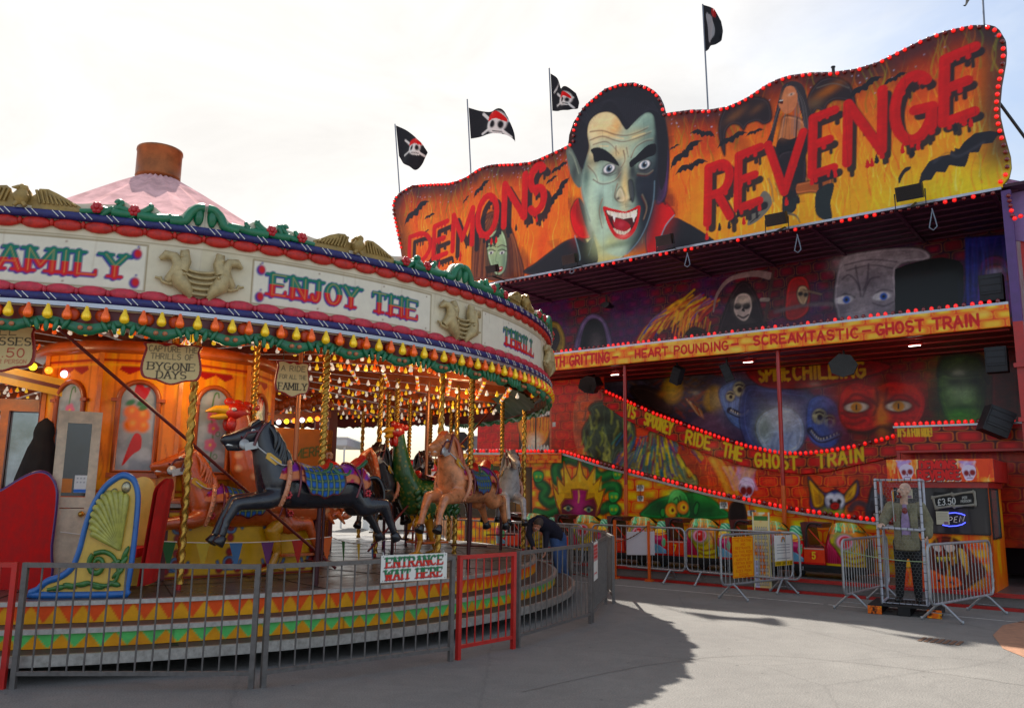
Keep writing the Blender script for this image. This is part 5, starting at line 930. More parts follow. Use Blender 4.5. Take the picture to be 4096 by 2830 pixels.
def panel(k, words):
    th0 = J0+k*DA; tc_ = th0+DA/2; AW = RR*DA; pos = lambda X, Z: np.stack([(RR)*np.sin(th0+X/RR), -(RR)*np.cos(th0+X/RR), Z], 1)
    c = sheet(0, AW, 3.56, 4.56, .012 if words else .05, (224, 214, 190))
    c.fill((206, 194, 160), smo(.5, .75, fbm(c.X*3, c.Z*1.2, 51))*.4); c.fill((176, 150, 110), smo(.62, .85, fbm(c.X*1.5, c.Z*5, 52))*.35)
    for z in (3.77, 4.33): c.line([(0, z), (AW, z)], .012, (150, 134, 104), .8)
    if words:
        bx0, bx1 = AW*.155, AW*.845
        c.poly([(bx0, 3.80), (bx1, 3.80), (bx1, 4.30), (bx0, 4.30)], (232, 224, 206), sm=False, ol=(164, 148, 120), olw=.014)
        for t, x0, x1 in words:
            c.text(t, (x0, 3.93), (x1, 3.93), .232, GT_, .30, slab=True, c2=RT_, shadow=(-.015, -.018), sc=BT_, grow=.004, gc=BT_, gap=.4, asp=.8)
            m = 3.93
            c.text(t, (x0, m), (x1, m), .232, (250, 196, 120), .035, asp=.8, gap=.4, a=.45)
        R = random.Random(k+9)
        for z in (3.84, 4.26):
            for x in (bx0+.08, bx0+AW*.22, bx0+AW*.47, bx1-.08): c.blob((x, z), .012, .012, (120, 80, 50), .9)
        if k < 1:
            for x in ((bx1-.09,) if k == -1 else (bx0+.1,)):
                for z in (3.89, 4.2): c.blob((x-.012, z-.01), .05, .06, BT_, 1, hard=.9); c.blob((x, z), .036, .046, (200, 50, 52), 1, hard=.8); c.blob((x, z+.075), .014, .014, BT_, 1)
        for q in range(7): x = R.uniform(0, AW); c.line([(x, 4.32), (x+R.uniform(-.02, .02), R.uniform(3.9, 4.2))], .012, (150, 120, 80), .25, soft=.012)
    o = c.build('rounding_board', pos, ca, paintmat('fairground_enamel', .45, .12, .1), back=None)
    bk = MB(); bk.grid([[cp(th0+DA*i/12, RR-.05, z) for i in range(13)] for z in (3.56, 4.56)]); bk.build('board_back', CREAM, o)
    # carved crest
    n = 120; mb = MB(); rows = [[], [], [], []]
    for i in range(n+1):
        a = -.5+i/n; th = tc_+a*DA*.999; h = float(cz(a))*.66+4.56
        for q, (r, z) in enumerate(((RR+.02, 4.55), (RR+.02, h), (RR-.05, h), (RR-.05, 4.55))): rows[q].append(cp(th, r, z))
    mb.grid(rows, smooth=False); cr = mb.build('crest_board', CREAM, o)
    W = lambda a, z, d=0.: cp(tc_+a*DA, RR+.03+d, 4.56+z*.68)
    mb = MB(); poly = wing+[(.155, .02), (-.155, .02)]
    mb.prism([(a, z) for a, z in poly][::-1], -.03, lambda a, z, d: tuple(W(a, z, .01+d)))
    for i in range(9): 
        for s_ in (-1, 1): a = s_*(.035+.012*i); mb.tube([W(a, .3-.02*i if i > 2 else .3, .02), W(a+s_*.012, .1, .015)], [.016, .012], 5)
    mb.tube([W(0, .05, .03), W(.0, .16, .06), W(.002, .24, .05), W(.004, .285, .05)], [.04, .085, .055, .045], 9); mb.ball(W(.003, .29, .05), (.055, .055, .05), 8, 6); mb.tube([W(-.006, .29, .08), W(-.022, .275, .1)], [.028, .006], 6)
    for s_ in (-1, 1): mb.tube([W(.006*s_, .08, .06), W(.015*s_, .01, .07)], [.03, .022], 6)
    mb.build('eagle', GOLD, o)
    mb = MB()
    for s_ in (-1, 1):
        P = lambda a, z, d=.02: W(s_*a, z, d)
        mb.tube(catmull([P(.155, .03), P(.19, .05), P(.24, .09), P(.265, .22), P(.255, .25), P(.25, .21)], n=4), [.03]*21, 6)
        mb.tube(catmull([P(.24, .07), P(.28, .06), P(.32, .11), P(.345, .22), P(.338, .24)], n=4), list(np.linspace(.05, .03, 17)), 6)
        mb.tube(catmull([P(.31, .06), P(.36, .05), P(.40, .08), P(.425, .1), P(.43, .13)], n=4), list(np.linspace(.06, .03, 17)), 6)
        mb.tube(catmull([P(.40, .04), P(.44, .06), P(.455, .2), P(.475, .31), P(.495, .33)], n=4), list(np.linspace(.05, .05, 17)), 7)
        for a, z, l in ((.21, .1, .5), (.225, .06, -.3), (.29, .1, .6), (.30, .06, -.2), (.37, .09, .6), (.385, .05, -.3), (.33, .08, .3), (.27, .14, .8)):
            mb.ball(P(a, z, .02), (.035, .035, .1), 6, 5, rotm(0, s_*1.1+l, tc_))
        mb.ball(P(.48, .2, .0), (.06, .05, .12), 8, 6)
        for a, z in ((.2, .1), (.3, .12)):
            mr = MB()
            for q in range(6): mr.ball(P(a, z, .05)+np.array(cp(tc_, 0, 0))+0.035*np.array([math.cos(tc_)*math.cos(q*PI/3), math.sin(tc_)*math.cos(q*PI/3), math.sin(q*PI/3)]), .03, 6, 4)
            mr.ball(P(a, z, .075), .025, 6, 4); mr.build('rose', ROSE, o)
    mb.build('foliage', GREEN, o)
    # blue ropes with white slashes, swags, aluminium strip
    for zz, nm in ((4.525, 0), (3.66, 1)):
        mb = MB(); mb.tube(arcpath(th0, th0+DA, RR+.035, zz), .047, 8, caps=False); mb.mi = 1
        nn = 14
        for i in range(nn):
            for dd in (0, .06):
                th = th0+DA*(i+.3)/nn+dd/RR; a = cp(th-.004, RR+.078, zz+.03); b = cp(th+.0045, RR+.078, zz-.03); mb.bar(a, b, .011, .008)
        mb.build('rope_moulding', [BLUE, WHITE], o)
        mb = MB(); nn = 12
        for i in range(nn):
            th = th0+DA*(i+.5)/nn; w = AW/nn; zc = zz-.095 if nm == 0 else zz+.085
            mb.ball(cp(th, RR+.02, zc), (w*.52, .045, .062), 10, 6, rotm(0, 0, th)); mb.ball(cp(th+DA/nn/2, RR+.03, zc+(.01 if nm == 0 else -.01)), (.022, .04, .04), 6, 5, rotm(0, 0, th))
        mb.build('swag_moulding', SWAG if nm == 0 else SWAG2, o)
    mb = MB(); mb.grid([[cp(th0+DA*i/16, r, z) for i in range(17)] for r, z in ((RR+.02, 3.62), (RR+.06, 3.615), (RR+.06, 3.57), (RR-.1, 3.565))], smooth=False); mb.build('edge_strip', ALU, o)
    # backing strip with flowers, green garland
    mb = MB(); mb.grid([[cp(th0+DA*i/16, r, z) for i in range(17)] for r, z in ((RR-.02, 3.57), (RR-.02, 3.40))], smooth=False); mb.build('bulb_rail', MAROON, o)
    mb = MB(); mb.mi = 0; per = 5; n = 100
    up = []; lo = []
    for i in range(n+1):
        x = i/n*per; ph = x-math.floor(x); s1 = .05*math.cos(2*PI*ph); th = th0+DA*i/n; up.append((th, 3.435+.03*math.cos(2*PI*ph))); lo.append((th, 3.345+s1-.012*abs(math.sin(6*PI*ph))))
    rows = [[cp(t, RR+.03, z) for t, z in up], [cp(t, RR+.05, .5*(z+w)) for (t, z), (_, w) in zip(up, lo)], [cp(t, RR+.03, z) for t, z in lo], [cp(t, RR, z) for t, z in lo], [cp(t, RR, z) for t, z in up], [cp(t, RR+.03, z) for t, z in up]]
    mb.grid(rows)
    for i in range(per):
        th = th0+DA*(i+.0)/per
        for q in range(5): a = (q-2)*.5; mb.ball(cp(th+DA/per*0+.012*(q-2), RR+.06, 3.345+.05-.03*math.cos(a*1.2)), (.028, .03, .07), 6, 5, rotm(0, a*.5, th))
        mb.mi = 1; th2 = th+DA/per*.5
        for s_ in (-1, 1): mb.ball(cp(th2+s_*.006, RR+.07, 3.355), (.03, .02, .024), 6, 5)
        mb.mi = 2
        for q in (.3, .7): mb.ball(cp(th+DA/per*q, RR+.0, 3.50), (.075, .03, .07), 9, 6, rotm(0, 0, th))
        mb.mi = 0
    mb.build('garland_moulding', [GREEN, mt('salmon_berry', (196, 120, 80), .4), mt('orange_flower', (206, 70, 20), .35, var=.3)], o)
    # the double bird relief over the joint
    mb = MB()
    for s_ in (-1, 1):
        G = lambda x, z, d=.0: cp(th0+s_*x/RR, RR+.015+d, z)
        mb.tube([G(.33, 3.93, .02), G(.24, 4.02, .05), G(.23, 4.12, .06), G(.28, 4.2, .05), G(.36, 4.21, .04), G(.42, 4.16, .03)], [.05, .085, .07, .05, .052, .02], 8)
        mb.tube([G(.24, 4.02, .05), G(.2, 3.92, .06), G(.12, 3.84, .05), G(.09, 3.78, .03)], [.085, .09, .06, .03], 8)
        mb.tube([G(.2, 3.93, .04), G(.3, 3.9, .03), G(.38, 3.92, .02), G(.4, 3.97, .02)], [.04, .028, .02, .016], 6); mb.tube([G(.4, 3.95, .02), G(.45, 3.96, .02)], .015, 5)
        mb.tube([G(.11, 3.83, .03), G(.1, 3.72, .02), G(.16, 3.71, .02)], [.03, .02, .016], 6)
        mb.tube([G(.2, 4.05, .06), G(.17, 4.16, .06), G(.18, 4.26, .05), G(.14, 4.28, .04)], [.07, .065, .05, .02], 7)
        for q in range(5): mb.tube(catmull([G(.2-.01*q, 4.1-.055*q, .07), G(.1, 4.06-.06*q, .06), G(0, 4.05-.06*q, .05)], n=3), .018, 5)
        mb.ball(G(.2, 4.2, .1), .02, 6, 4); mb.ball(G(.17, 4.0, .13), .018, 6, 4)
    mb.grid([[cp(th0+x/RR, RR+.035, z) for x in (-.17, 0, .17)] for z in (3.8, 4.08)]); mb.build('bird_relief', PALEGOLD, o)
AWp = RR*DA
panel(-1, [('FAMILY', AWp*.155+.78, AWp*.845-.2)]); panel(0, [('ENJOY', AWp*.155+.22, AWp*.155+1.28), ('THE', AWp*.155+1.5, AWp*.155+2.2)]); panel(1, [('THRILL', AWp*.155+.62, AWp*.155+1.9)])
for k in (2, 3): panel(k, None)
# plain outer boards on the far side, seen only from inside
DKG = mt('dark_green_canvas', (22, 52, 36), .6, var=.35, bump=.3); DKR2 = mt('dark_red_canvas', (96, 14, 18), .6, var=.3)
t0, t1 = J0+4*DA, J0+(NP-1)*DA; n = 160
mb = MB(); mb.grid([[cp(t0+(t1-t0)*i/n, RR, z) for i in range(n+1)] for z in (3.56, 4.75)]); mb.build('far_rounding_board', CREAM, ca)
mb = MB(); mb.grid([[cp(t0+(t1-t0)*i/n, RR-.15, z-(.09*abs(math.sin(i*PI/2.5)) if z < 3.6 else 0)) for i in range(n+1)] for z in (3.5, 3.9)]); mb.build('scalloped_valance', DKG, ca)
mb = MB(); mb.grid([[cp(math.radians(118)+math.radians(60)*i/60, RR-.2, z-(.09*abs(math.sin(i*PI/2.4)) if z < 3.6 else 0)) for i in range(61)] for z in (3.48, 3.75)]); mb.build('scalloped_valance', DKR2, ca)
mb = MB(); a0, a1 = math.radians(66), math.radians(112)
mb.grid([[cp(a0+(a1-a0)*i/40, RR-.25-.5*t+.03*math.sin(i*1.7), 3.4+.32*t-(.05*abs(math.sin(i)) if t == 0 else 0)) for i in range(41)] for t in (0, .5, 1)]); mb.build('rolled_canvas', DKG, ca)
# roof
mb = MB(); n = 26; rr = []
for r_, z_ in ((.18, 7.72), (.4, 7.64), (.9, 7.33), (1.5, 6.93), (2.3, 6.4), (3.4, 5.72), (5., 5.0), (RR*.985, 4.62)):
    row = []
    for i in range(2*n+1): a_ = PI*i/n; q = cp(a_, r_*(1+.0*i), z_-(.035+.012*r_ if i % 2 else 0)); q[0] -= .33*max(0, 1-r_/5); row.append(q)
    rr.append(row)
mb.grid(rr, smooth=False); mb.build('canopy_roof', mt('pink_roof_skin', (222, 176, 174), .62, 0., var=.35, scale=2.5), ca)
mb = MB(); mb.lathe([(.30, 7.62), (.41, 7.68), (.415, 7.70), (.41, 7.72), (.41, 8.2), (.425, 8.21), (.42, 8.26), (.38, 8.26), (.36, 7.9), (.0, 7.9)], 28, (-.33, 0, 0), cap=False); mb.build('chimney_drum', mt('copper_brown_steel', (158, 92, 48), .45, .5, var=.4, scale=5), ca)
mb = MB(); mb.lathe([(.22, 7.4), (.26, 7.64), (.34, 7.66)], 18, (-.33, 0, 0)); mb.build('chimney_neck', MAROON, ca)
MATS['pink_roof_skin'].node_tree.nodes['Principled BSDF'].inputs['Specular IOR Level'].default_value = 0
# ceiling: concentric slats that carry the bulbs, sweeps and dark boards above
mb = MB(); mb.grid([[cp(2*PI*i/52, r, z) for i in range(53)] for r, z in ((RR-.06, 3.75), (5.5, 3.95), (3.5, 4.15), (1, 4.35))], smooth=False); mb.build('ceiling_board', WOOD, ca)
mb = MB()
for r in (6.98, 6.5, 6.0, 5.4, 4.8, 4.2, 3.6):
    z = 3.72+(7.2-r)*.1
    for k in range(NP): mb.bar(cp(J0+k*DA+.01, r/math.cos(DA/2), z), cp(J0+(k+1)*DA-.01, r/math.cos(DA/2), z), .035, .11)
mb.build('ceiling_slat', PINKW, ca)
mb = MB()
for k in range(NP*2): mb.bar(cp(J0+k*DA/2, 1.2, 4.2), cp(J0+k*DA/2, RR-.1, 3.66), .09, .14)
mb.build('sweep_beam', DKWOOD, ca)
GLY = mt('bulb_yellow', (240, 196, 16), .14, .55, var=.2, emit=.12, coat=1.); GLO = mt('bulb_orange', (240, 96, 10), .14, .55, var=.2, emit=.12, coat=1.); GLW = mt('bulb_clear', (150, 146, 160), .1, var=.15, emit=0.128, coat=1.); GLR = mt('bulb_red', (160, 40, 14), .1, var=.15, emit=0.128, coat=1.)
def pear(nm, mat, k):
    if nm in BULBS: return BULBS[nm]
    mb = MB(); mb.lathe([(.012*k, .06*k), (.02*k, .045*k), (.024*k, .02*k), (.045*k, -.02*k), (.053*k, -.055*k), (.045*k, -.085*k), (.02*k, -.1*k), (.0, -.102*k)], 10, cap=False); me = mb.mesh(nm); me.materials.append(mat); BULBS[nm] = me; return me
cb = []; I3 = np.eye(3)
nb = int(2*PI*RR/.175)
for i in range(nb):
    th = 2*PI*i/nb
    if not (math.radians(-30) < th < math.radians(120) or th > math.radians(330)): continue
    cb.append((pear('pear_yellow', GLY, .95) if i % 2 else pear('pear_orange', GLO, .95), cp(th, RR+.085, 3.52), I3))
cyc = [pear('pear_small_'+n_, mt('lit_bulb_'+n_, c_, .12, .3, var=.5, emit=.34, coat=1.), .62) for n_, c_ in (('yellow', (250, 200, 40)), ('red', (240, 90, 16)), ('clear', (240, 226, 206)))]
cnt = 0
for r in (6.98, 6.5, 6.0, 5.4, 4.8, 4.2, 3.6):
    z = 3.60+(7.2-r)*.1
    for k in range(NP):
        A, B_2 = cp(J0+k*DA+.02, r/math.cos(DA/2), z), cp(J0+(k+1)*DA-.02, r/math.cos(DA/2), z); m = int(np.linalg.norm(B_2-A)/.19)
        for i in range(m): cnt += 1; cb.append((cyc[cnt % 3], A+(B_2-A)*(i+.5)/m, I3))
for k in range(NP):
    for i in range(22): cnt += 1; th = J0+k*DA; r = 3+.18*i; cb.append((cyc[cnt % 3], cp(th, r, 4.03-(r-1.2)*.09-.09), I3))
scatter_bulbs(cb, ca, 100)
for k in range(5):
    ld_ = bpy.data.lights.new('canopy_fill_light', 'POINT'); ld_.energy = 15; ld_.color = (1, .72, .38); ld_.shadow_soft_size = .25; lo_ = bpy.data.objects.new('canopy_fill_light', ld_); COL.objects.link(lo_); lo_.parent = ca; lo_.location = tuple(cp(math.radians(2+26*k), 5.7, 3.3))  # added fill lights standing in for the glow of the ceiling bulbs
# platform and steps
DECK = mt('wet_dark_planks', (74, 68, 66), .32, var=.35, scale=4, bump=.15); TREAD = mt('ribbed_brown_tread', (120, 96, 84), .6, var=.3, scale=30); EDGE = mt('worn_aluminium_edge', (176, 170, 162), .45, .6, var=.35, scale=18)
m = DECK; t = m.node_tree; b = t.nodes['Principled BSDF']
mb = MB(); n = 104
mb.grid([[cp(2*PI*i/n, r, .634) for i in range(n+1)] for r in (.8, 2, 3, 4, 5, 6, RP)], smooth=False); mb.build('deck', DECK, ca)
mb = MB()
for k in range(NP*2): mb.bar(cp(J0+k*DA/2, 1.5, .637), cp(J0+k*DA/2, RP-.02, .637), .012, .006)
for r in (5.75, 4.4): mb.grid([[cp(2*PI*i/n, rr_, .638) for i in range(n+1)] for rr_ in (r, r+.05)], smooth=False)
mb.build('deck_seam', BLACK, ca)
def ring(name, prof, mat, th0=0., th1=2*PI, n=104):
    mb = MB(); mb.grid([[cp(th0+(th1-th0)*i/n, r, z) for i in range(n+1)] for r, z in prof], smooth=False); return mb.build(name, mat, ca)
ring('deck_edge', [(RP-.05, .642), (RP+.025, .642), (RP+.03, .60), (RP-.02, .60)], EDGE)
def riser(r, z0, z1, c1, c2, seed):
    c = sheet(0, r*2*PI, z0, z1, .03, c2); 
    X = c.X % .226; h = (c.Z-z0)/(z1-z0)
    Xr, Zr = np.meshgrid(np.linspace(0, r*2*PI, 2600), np.linspace(z0, z1, 14)); c = Cv(Xr, Zr, c2); X = c.X % .229; h = (c.Z-z0)/(z1-z0)
    d = np.abs(X/.229-.5)*2                                         # 0 in the middle of a tooth
    c.fill(c1, smo(.06, -.06, (1-h)*.92-d*-1.0-.96+0*h) if False else smo(-.06, .06, h*1.02-(1-d)-.0))
    c.fill((110, 70, 30), smo(.62, .85, fbm(c.X*2, c.Z*6, seed))*.35)
    for k in range(NP*2): x = (J0+k*DA/2)*r % (2*PI*r); c.line([(x, z0), (x, z1)], .012, (60, 40, 26), .7)
    return c.build('step_riser', lambda X, Z: np.stack([r*np.sin(X/r), -r*np.cos(X/r), Z], 1), ca, paintmat('riser_paint', .5, .25, 0))
riser(RP, .43, .605, (250, 104, 10), (246, 170, 14), 3); riser(7.42, .25, .385, (112, 204, 120), (246, 166, 14), 5)
ring('step_tread', [(RP-.02, .426), (7.42, .426)], TREAD); ring('step_edge', [(7.40, .432), (7.455, .432), (7.46, .385), (7.40, .385)], EDGE)
ring('step_tread', [(7.40, .244), (7.74, .244)], TREAD); ring('step_edge', [(7.72, .25), (7.765, .25), (7.77, .15), (7.72, .15), (7.3, .16)], EDGE)
mb = MB()
for k in range(9):
    for r0, r1, z in ((RP+.02, 7.38, .43), (7.44, 7.7, .248)): rr_ = r0+(r1-r0)*(k+.5)/9; mb.grid([[cp(math.radians(-20)+math.radians(145)*i/80, r, z) for i in range(81)] for r in (rr_-.008, rr_+.004)], smooth=False)
mb.build('tread_rib', mt('dark_tread_rib', (70, 56, 50), .7), ca)
ring('underside_shade_ring', [(6.7, .0), (6.7, .45)], mt('black_gap_shade', (14, 13, 13), .9), n=60)  # black ring gives the shade of the gap below the platform as colour
mb = MB()
for k in range(NP): mb.bar(cp(J0+k*DA, 1., .2), cp(J0+k*DA, 7.6, .2), .08, .1)
mb.build('platform_joist', mt('dark_steel_joist', (36, 34, 34), .6, .5), ca)
# twisted brass poles
BRASS = mt('twisted_brass', (190, 146, 62), .25, .75, var=.3, scale=10)
def twisted(r0=.043, l=2.6):
    mb = MB(); n = 12; st = int(l/.022); vs = []
    for i in range(st+1):
        z = l*i/st
        for j in range(n): a = 2*PI*j/n; r = r0*(1+.20*math.cos(2*(a-z*2*PI/.25))); vs.append((r*math.cos(a), r*math.sin(a), z))
    mb.add(vs, [(i*n+j, i*n+(j+1) % n, (i+1)*n+(j+1) % n, (i+1)*n+j) for i in range(st) for j in range(n)], True); return mb
tw = twisted().mesh('twisted_pole'); tw.materials.append(BRASS)
def addpole(parent, loc, name='twisted_pole', zs=1.):
    o = bpy.data.objects.new(name, tw); COL.objects.link(o); o.parent = parent; o.location = tuple(map(float, loc)); o.scale = (1, 1, zs); return o
for x, y in ((402, 1330), (353, 1302), (986, 1289), (1180, 1243), (845, 1256)):
    P = gnd(x, y, .634)-CC; addpole(ca, (P[0], P[1], .70), zs=3.1/2.6)
mb = MB()
for x, y in ((402, 1330), (353, 1302), (986, 1289), (1180, 1243), (845, 1256)): P = gnd(x, y, .634)-CC; mb.tube([(P[0], P[1], .634), (P[0], P[1], .70)], .03, 8)
mb.build('pole_foot', RED, ca)
for th, r in ((150, 5.9), (170, 6.5), (200, 6.), (128, 6.6), (92, 5.6)): addpole(ca, cp(math.radians(th), r, .65), zs=3.1/2.6)
# long red tie rods
mb = MB()
for a, b in (((5, 790), (470, 1190)),):
    pass
p0 = gnd(300, 1250, 1.0); A = cp(math.radians(14), 6.4, 3.5); Bq = cp(math.radians(47), 5.9, .75); mb.tube([A, Bq], .02, 6); mb.build('tie_rod', MAROON, ca); mb = MB()
mb.tube([cp(math.radians(100), 6.4, 3.5), cp(math.radians(70), 4.6, .8)], .018, 6); mb.build('tie_rod', MAROON, ca)
# ---------------------------------------------------------------- animals on the ride
BARREL = [(-.62, 1.30, .10, .12), (-.52, 1.29, .19, .22), (-.35, 1.29, .22, .245), (-.1, 1.27, .205, .22), (.15, 1.26, .2, .22), (.4, 1.29, .21, .25), (.6, 1.32, .19, .23), (.74, 1.33, .11, .15)]
bx_ = [b[0] for b in BARREL]
def barrel(x): return [float(np.interp(x, bx_, [b[k] for b in BARREL])) for k in (1, 2, 3)]
def hsurf(x, ph, off=0.): zc, w, h = barrel(x); return np.array([x, (w+off)*np.sin(ph), zc+(h+off)*np.cos(ph)])
def horse_meshes():
    M = {}
    mb = MB(); xs = np.linspace(-.62, .74, 16); rows = [[hsurf(x, 2*PI*j/14) for j in range(15)] for x in xs]; mb.grid(rows)
    for x in (-.62, .74): zc, w, h = barrel(x); mb.ball((x, 0, zc), (.06, w, h), 10, 6)
    mb.ball((-.45, 0, 1.31), (.2, .195, .215), 12, 8); mb.ball((.58, 0, 1.29), (.2, .18, .22), 12, 8)
    cone_chain(mb, [(.58, 0, 1.36), (.68, 0, 1.58), (.76, 0, 1.78), (.80, 0, 1.93)], [.24, .185, .14, .115], 12); cone_chain(mb, [(.50, 0, 1.48), (.60, 0, 1.7), (.72, 0, 1.92)], [.15, .12, .1], 10)
    cone_chain(mb, [(.80, 0, 1.94), (.95, 0, 1.88), (1.12, 0, 1.83), (1.22, 0, 1.81)], [.115, .105, .075, .06], 12); mb.ball((.87, 0, 1.84), (.1, .085, .12), 10, 7)
    cone_chain(mb, [(.93, 0, 1.78), (1.08, 0, 1.735), (1.17, 0, 1.725)], [.07, .05, .04], 10); mb.ball((1.22, 0, 1.82), (.055, .065, .055), 9, 6)
    for s_ in (-1, 1):
        cone_chain(mb, [(.74, .07*s_, 2.0), (.71, .085*s_, 2.1)], [.035, .012], 8)
        k = .09 if s_ > 0 else 0.
        cone_chain(mb, [(.52, .1*s_, 1.22), (.72+k*.3, .16*s_, 1.14), (1.0+k, .15*s_, 1.14-k*.4), (1.13+k*.7, .15*s_, .93), (1.2+k*.4, .15*s_, .76)], [.125, .105, .075, .05, .047], 10)
        cone_chain(mb, [(-.44, .09*s_, 1.24), (-.54, .14*s_, 1.08), (-.72-k, .16*s_, 1.02+k*.8), (-.84-k*.7, .16*s_, .88), (-.92-k*.5, .16*s_, .76)], [.155, .135, .08, .055, .047], 10)
    o = organic(mb, 'body', None, None, .022, 5); M['body'] = o
    mb = MB()
    for s_ in (-1, 1):
        k = .09 if s_ > 0 else 0.
        for (x, y, z, dx) in ((1.21+k*.4, .15*s_, .72, .04), (-.94-k*.5, .16*s_, .71, -.03)):
            h = MB(); h.lathe([(.05, .04), (.058, .0), (.07, -.06), (.06, -.065)], 12, (x, y, z), rotm(0, -.6 if x > 0 else .5, 0)); M.setdefault('hoofs', []).append(h)
    r = random.Random(3)
    for i in range(26):
        t = i/25; b0 = np.array([.80-.33*t, 0, 2.02-.5*t]); s_ = 1 if i % 2 else -1
        mb.tube(catmull([b0, b0+(-.07, .07*s_, -.02), b0+(-.12+r.uniform(-.03, .03), .13*s_, -.13), b0+(-.10+r.uniform(-.05, .03), .15*s_, -.26-r.uniform(0, .08))], n=4), [.045, .05, .05, .048, .045, .042, .04, .036, .032, .028, .022, .016, .008], 6)
    for i in range(4): mb.tube([(.84, .02*(i-1.5), 2.05), (.92, .025*(i-1.5), 2.0), (.96, .03*(i-1.5), 1.95)], [.03, .025, .01], 6)
    M['mane'] = mb
    mb = MB()
    for i in range(9): y = .03*(i-4)/2; mb.tube(catmull([(-.64, y*.4, 1.42), (-.76, y, 1.42), (-.84, y*1.5, 1.25), (-.86+.02*(i % 3), y*1.6, 1.0)], n=4), list(np.linspace(.035, .015, 13)), 6)
    M['tail'] = mb
    # saddle: red cushions with green rims
    mb = MB(); sp = [(.44, 1.50), (.38, 1.545), (.25, 1.515), (.1, 1.51), (-.02, 1.56), (-.07, 1.63)]; sp2 = [(-.08, 1.56), (-.14, 1.53), (-.3, 1.545), (-.45, 1.60), (-.56, 1.68)]
    for s2, wd in ((sp, .17), (sp2, .15)):
        P = catmull([(x, 0, z) for x, z in s2], n=5); mb.grid([[(p[0], wd*math.sin(a)*(.6+.4*math.sin(PI*i/(len(P)-1))), p[2]+.035*math.cos(a)-.045*(1-math.cos(a))) for a in np.linspace(-1.6, 1.6, 11)] for i, p in enumerate(P)])
    M['saddle'] = mb
    mb = MB()
    for s2, wd in ((sp, .175), (sp2, .155)):
        for s_ in (-1, 1): P = catmull([(x, 0, z) for x, z in s2], n=5); mb.tube([(p[0], s_*wd*(.6+.4*math.sin(PI*i/(len(P)-1))), p[2]-.05) for i, p in enumerate(P)], .028, 7)
    for s_ in (-1, 1): mb.tube(catmull([(-.08, s_*.16, 1.52), (-.14, s_*.2, 1.46), (-.24, s_*.205, 1.45), (-.3, s_*.17, 1.5)], n=4), .028, 7)
    M['saddle_rim'] = mb
    mb = MB(); mb.tube(catmull([(-.07, 0, 1.64), (-.05, 0, 1.70), (-.11, 0, 1.71), (-.12, 0, 1.66), (-.08, 0, 1.66)], n=4), .022, 6); M['scroll'] = mb
    return M
HM = horse_meshes()
def cloth_sheet(x0, x1, phf, nx, nph, off, paint, name, mat='cloth_paint'):
    xs = np.linspace(x0, x1, nx); t = np.linspace(-1, 1, nph); Xg = np.tile(xs, (nph, 1)); Pg = t[:, None]*np.array([phf(x) for x in xs])[None]
    c = Cv(Xg, Pg*.22, (120, 60, 140)); c.px = .01; paint(c)
    o = c.build(name, lambda X, Z: np.array([hsurf(x, z/.22, off) for x, z in zip(X, Z)]), None, paintmat(mat, .4, .2, .25)); o.data.polygons.foreach_set('use_smooth', [True]*len(o.data.polygons)); return o
def fph(x): return 1.52+.22*math.cos((x-.08)*9.5)-.5*max(0, abs(x-.03)-.5)/.16
def p_flank(c):
    c.fill((126, 66, 148)); X, Z = c.X, abs(c.Z)
    edge = np.array([fph(x) for x in X])*.22
    c.fill((206, 130, 96), smo(.062, .05, edge-Z)); c.fill((110, 26, 50), smo(.022, .012, abs(edge-Z-.068))); c.fill((110, 26, 50), smo(.014, .006, edge-Z))
    for x in (.62, .5, -.52, -.38): c.fill((170, 50, 80), smo(.03, .018, abs(X-x-(Z-.15)*.8)))
    c.fill((206, 130, 96), smo(.03, .02, abs(Z-.12-.3*abs(X-.08)))*(abs(X-.05) > .25))
def p_tartan(c):
    c.fill((44, 96, 170)); X, Z = c.X, c.Z; wv = lambda v, p, w: smo(w, w*.55, abs((v/p) % 1-.5)*p)
    c.fill((24, 66, 62), wv(X, .075, .022)*.9); c.fill((24, 66, 62), wv(Z, .075, .022)*.9); c.fill((130, 140, 80), wv(X, .075, .004)*.8); c.fill((130, 140, 80), wv(Z, .075, .004)*.8)
    e = np.minimum(X+.2, .34-X); c.fill((84, 20, 30), smo(.022, .01, e)); c.fill((84, 20, 30), smo(.022, .01, np.array([tph(x) for x in X])*.22-abs(Z)))
def tph(x): u = (x-.07)/.27; return 1.85-.45*abs(u)**3+.06*math.cos(u*9)
flank = cloth_sheet(-.6, .66, fph, 80, 60, .062, p_flank, 'flank_drape'); tart = cloth_sheet(-.2, .34, tph, 44, 90, .074, p_tartan, 'saddle_cloth')
for o in (flank, tart): COL.objects.unlink(o)
HME = {k: (v.mesh(k) if isinstance(v, MB) else v) for k, v in HM.items() if k not in ('body', 'hoofs')}
HB = HM['body'].data; bpy.data.objects.remove(HM['body'])
def part(name, me, mat, parent):
    o = bpy.data.objects.new(name, me); COL.objects.link(o); o.parent = parent
    if mat is not None:
        if not me.materials: me.materials.append(mat)
        o.material_slots[0].link = 'OBJECT'; o.material_slots[0].material = mat
    return o
def carv(name, rgb, var=.22): return mt(name, rgb, .32, var=var, scale=7, coat=.5)
HK = carv('hoof_black', (28, 30, 36)); EYEW = mt('eye_white', (226, 226, 220), .15, coat=1.); EYEB = mt('eye_blue', (80, 140, 160), .1, coat=1.); PEWTER = mt('pewter_disc', (190, 190, 188), .4, .3, var=.15); LEATH = carv('bridle_maroon', (96, 30, 40)); LTUBE = mt('maroon_tube', (70, 26, 32), .4, .3)
hoof_m = [h.mesh('hoof') for h in HM['hoofs']]
mb = MB()
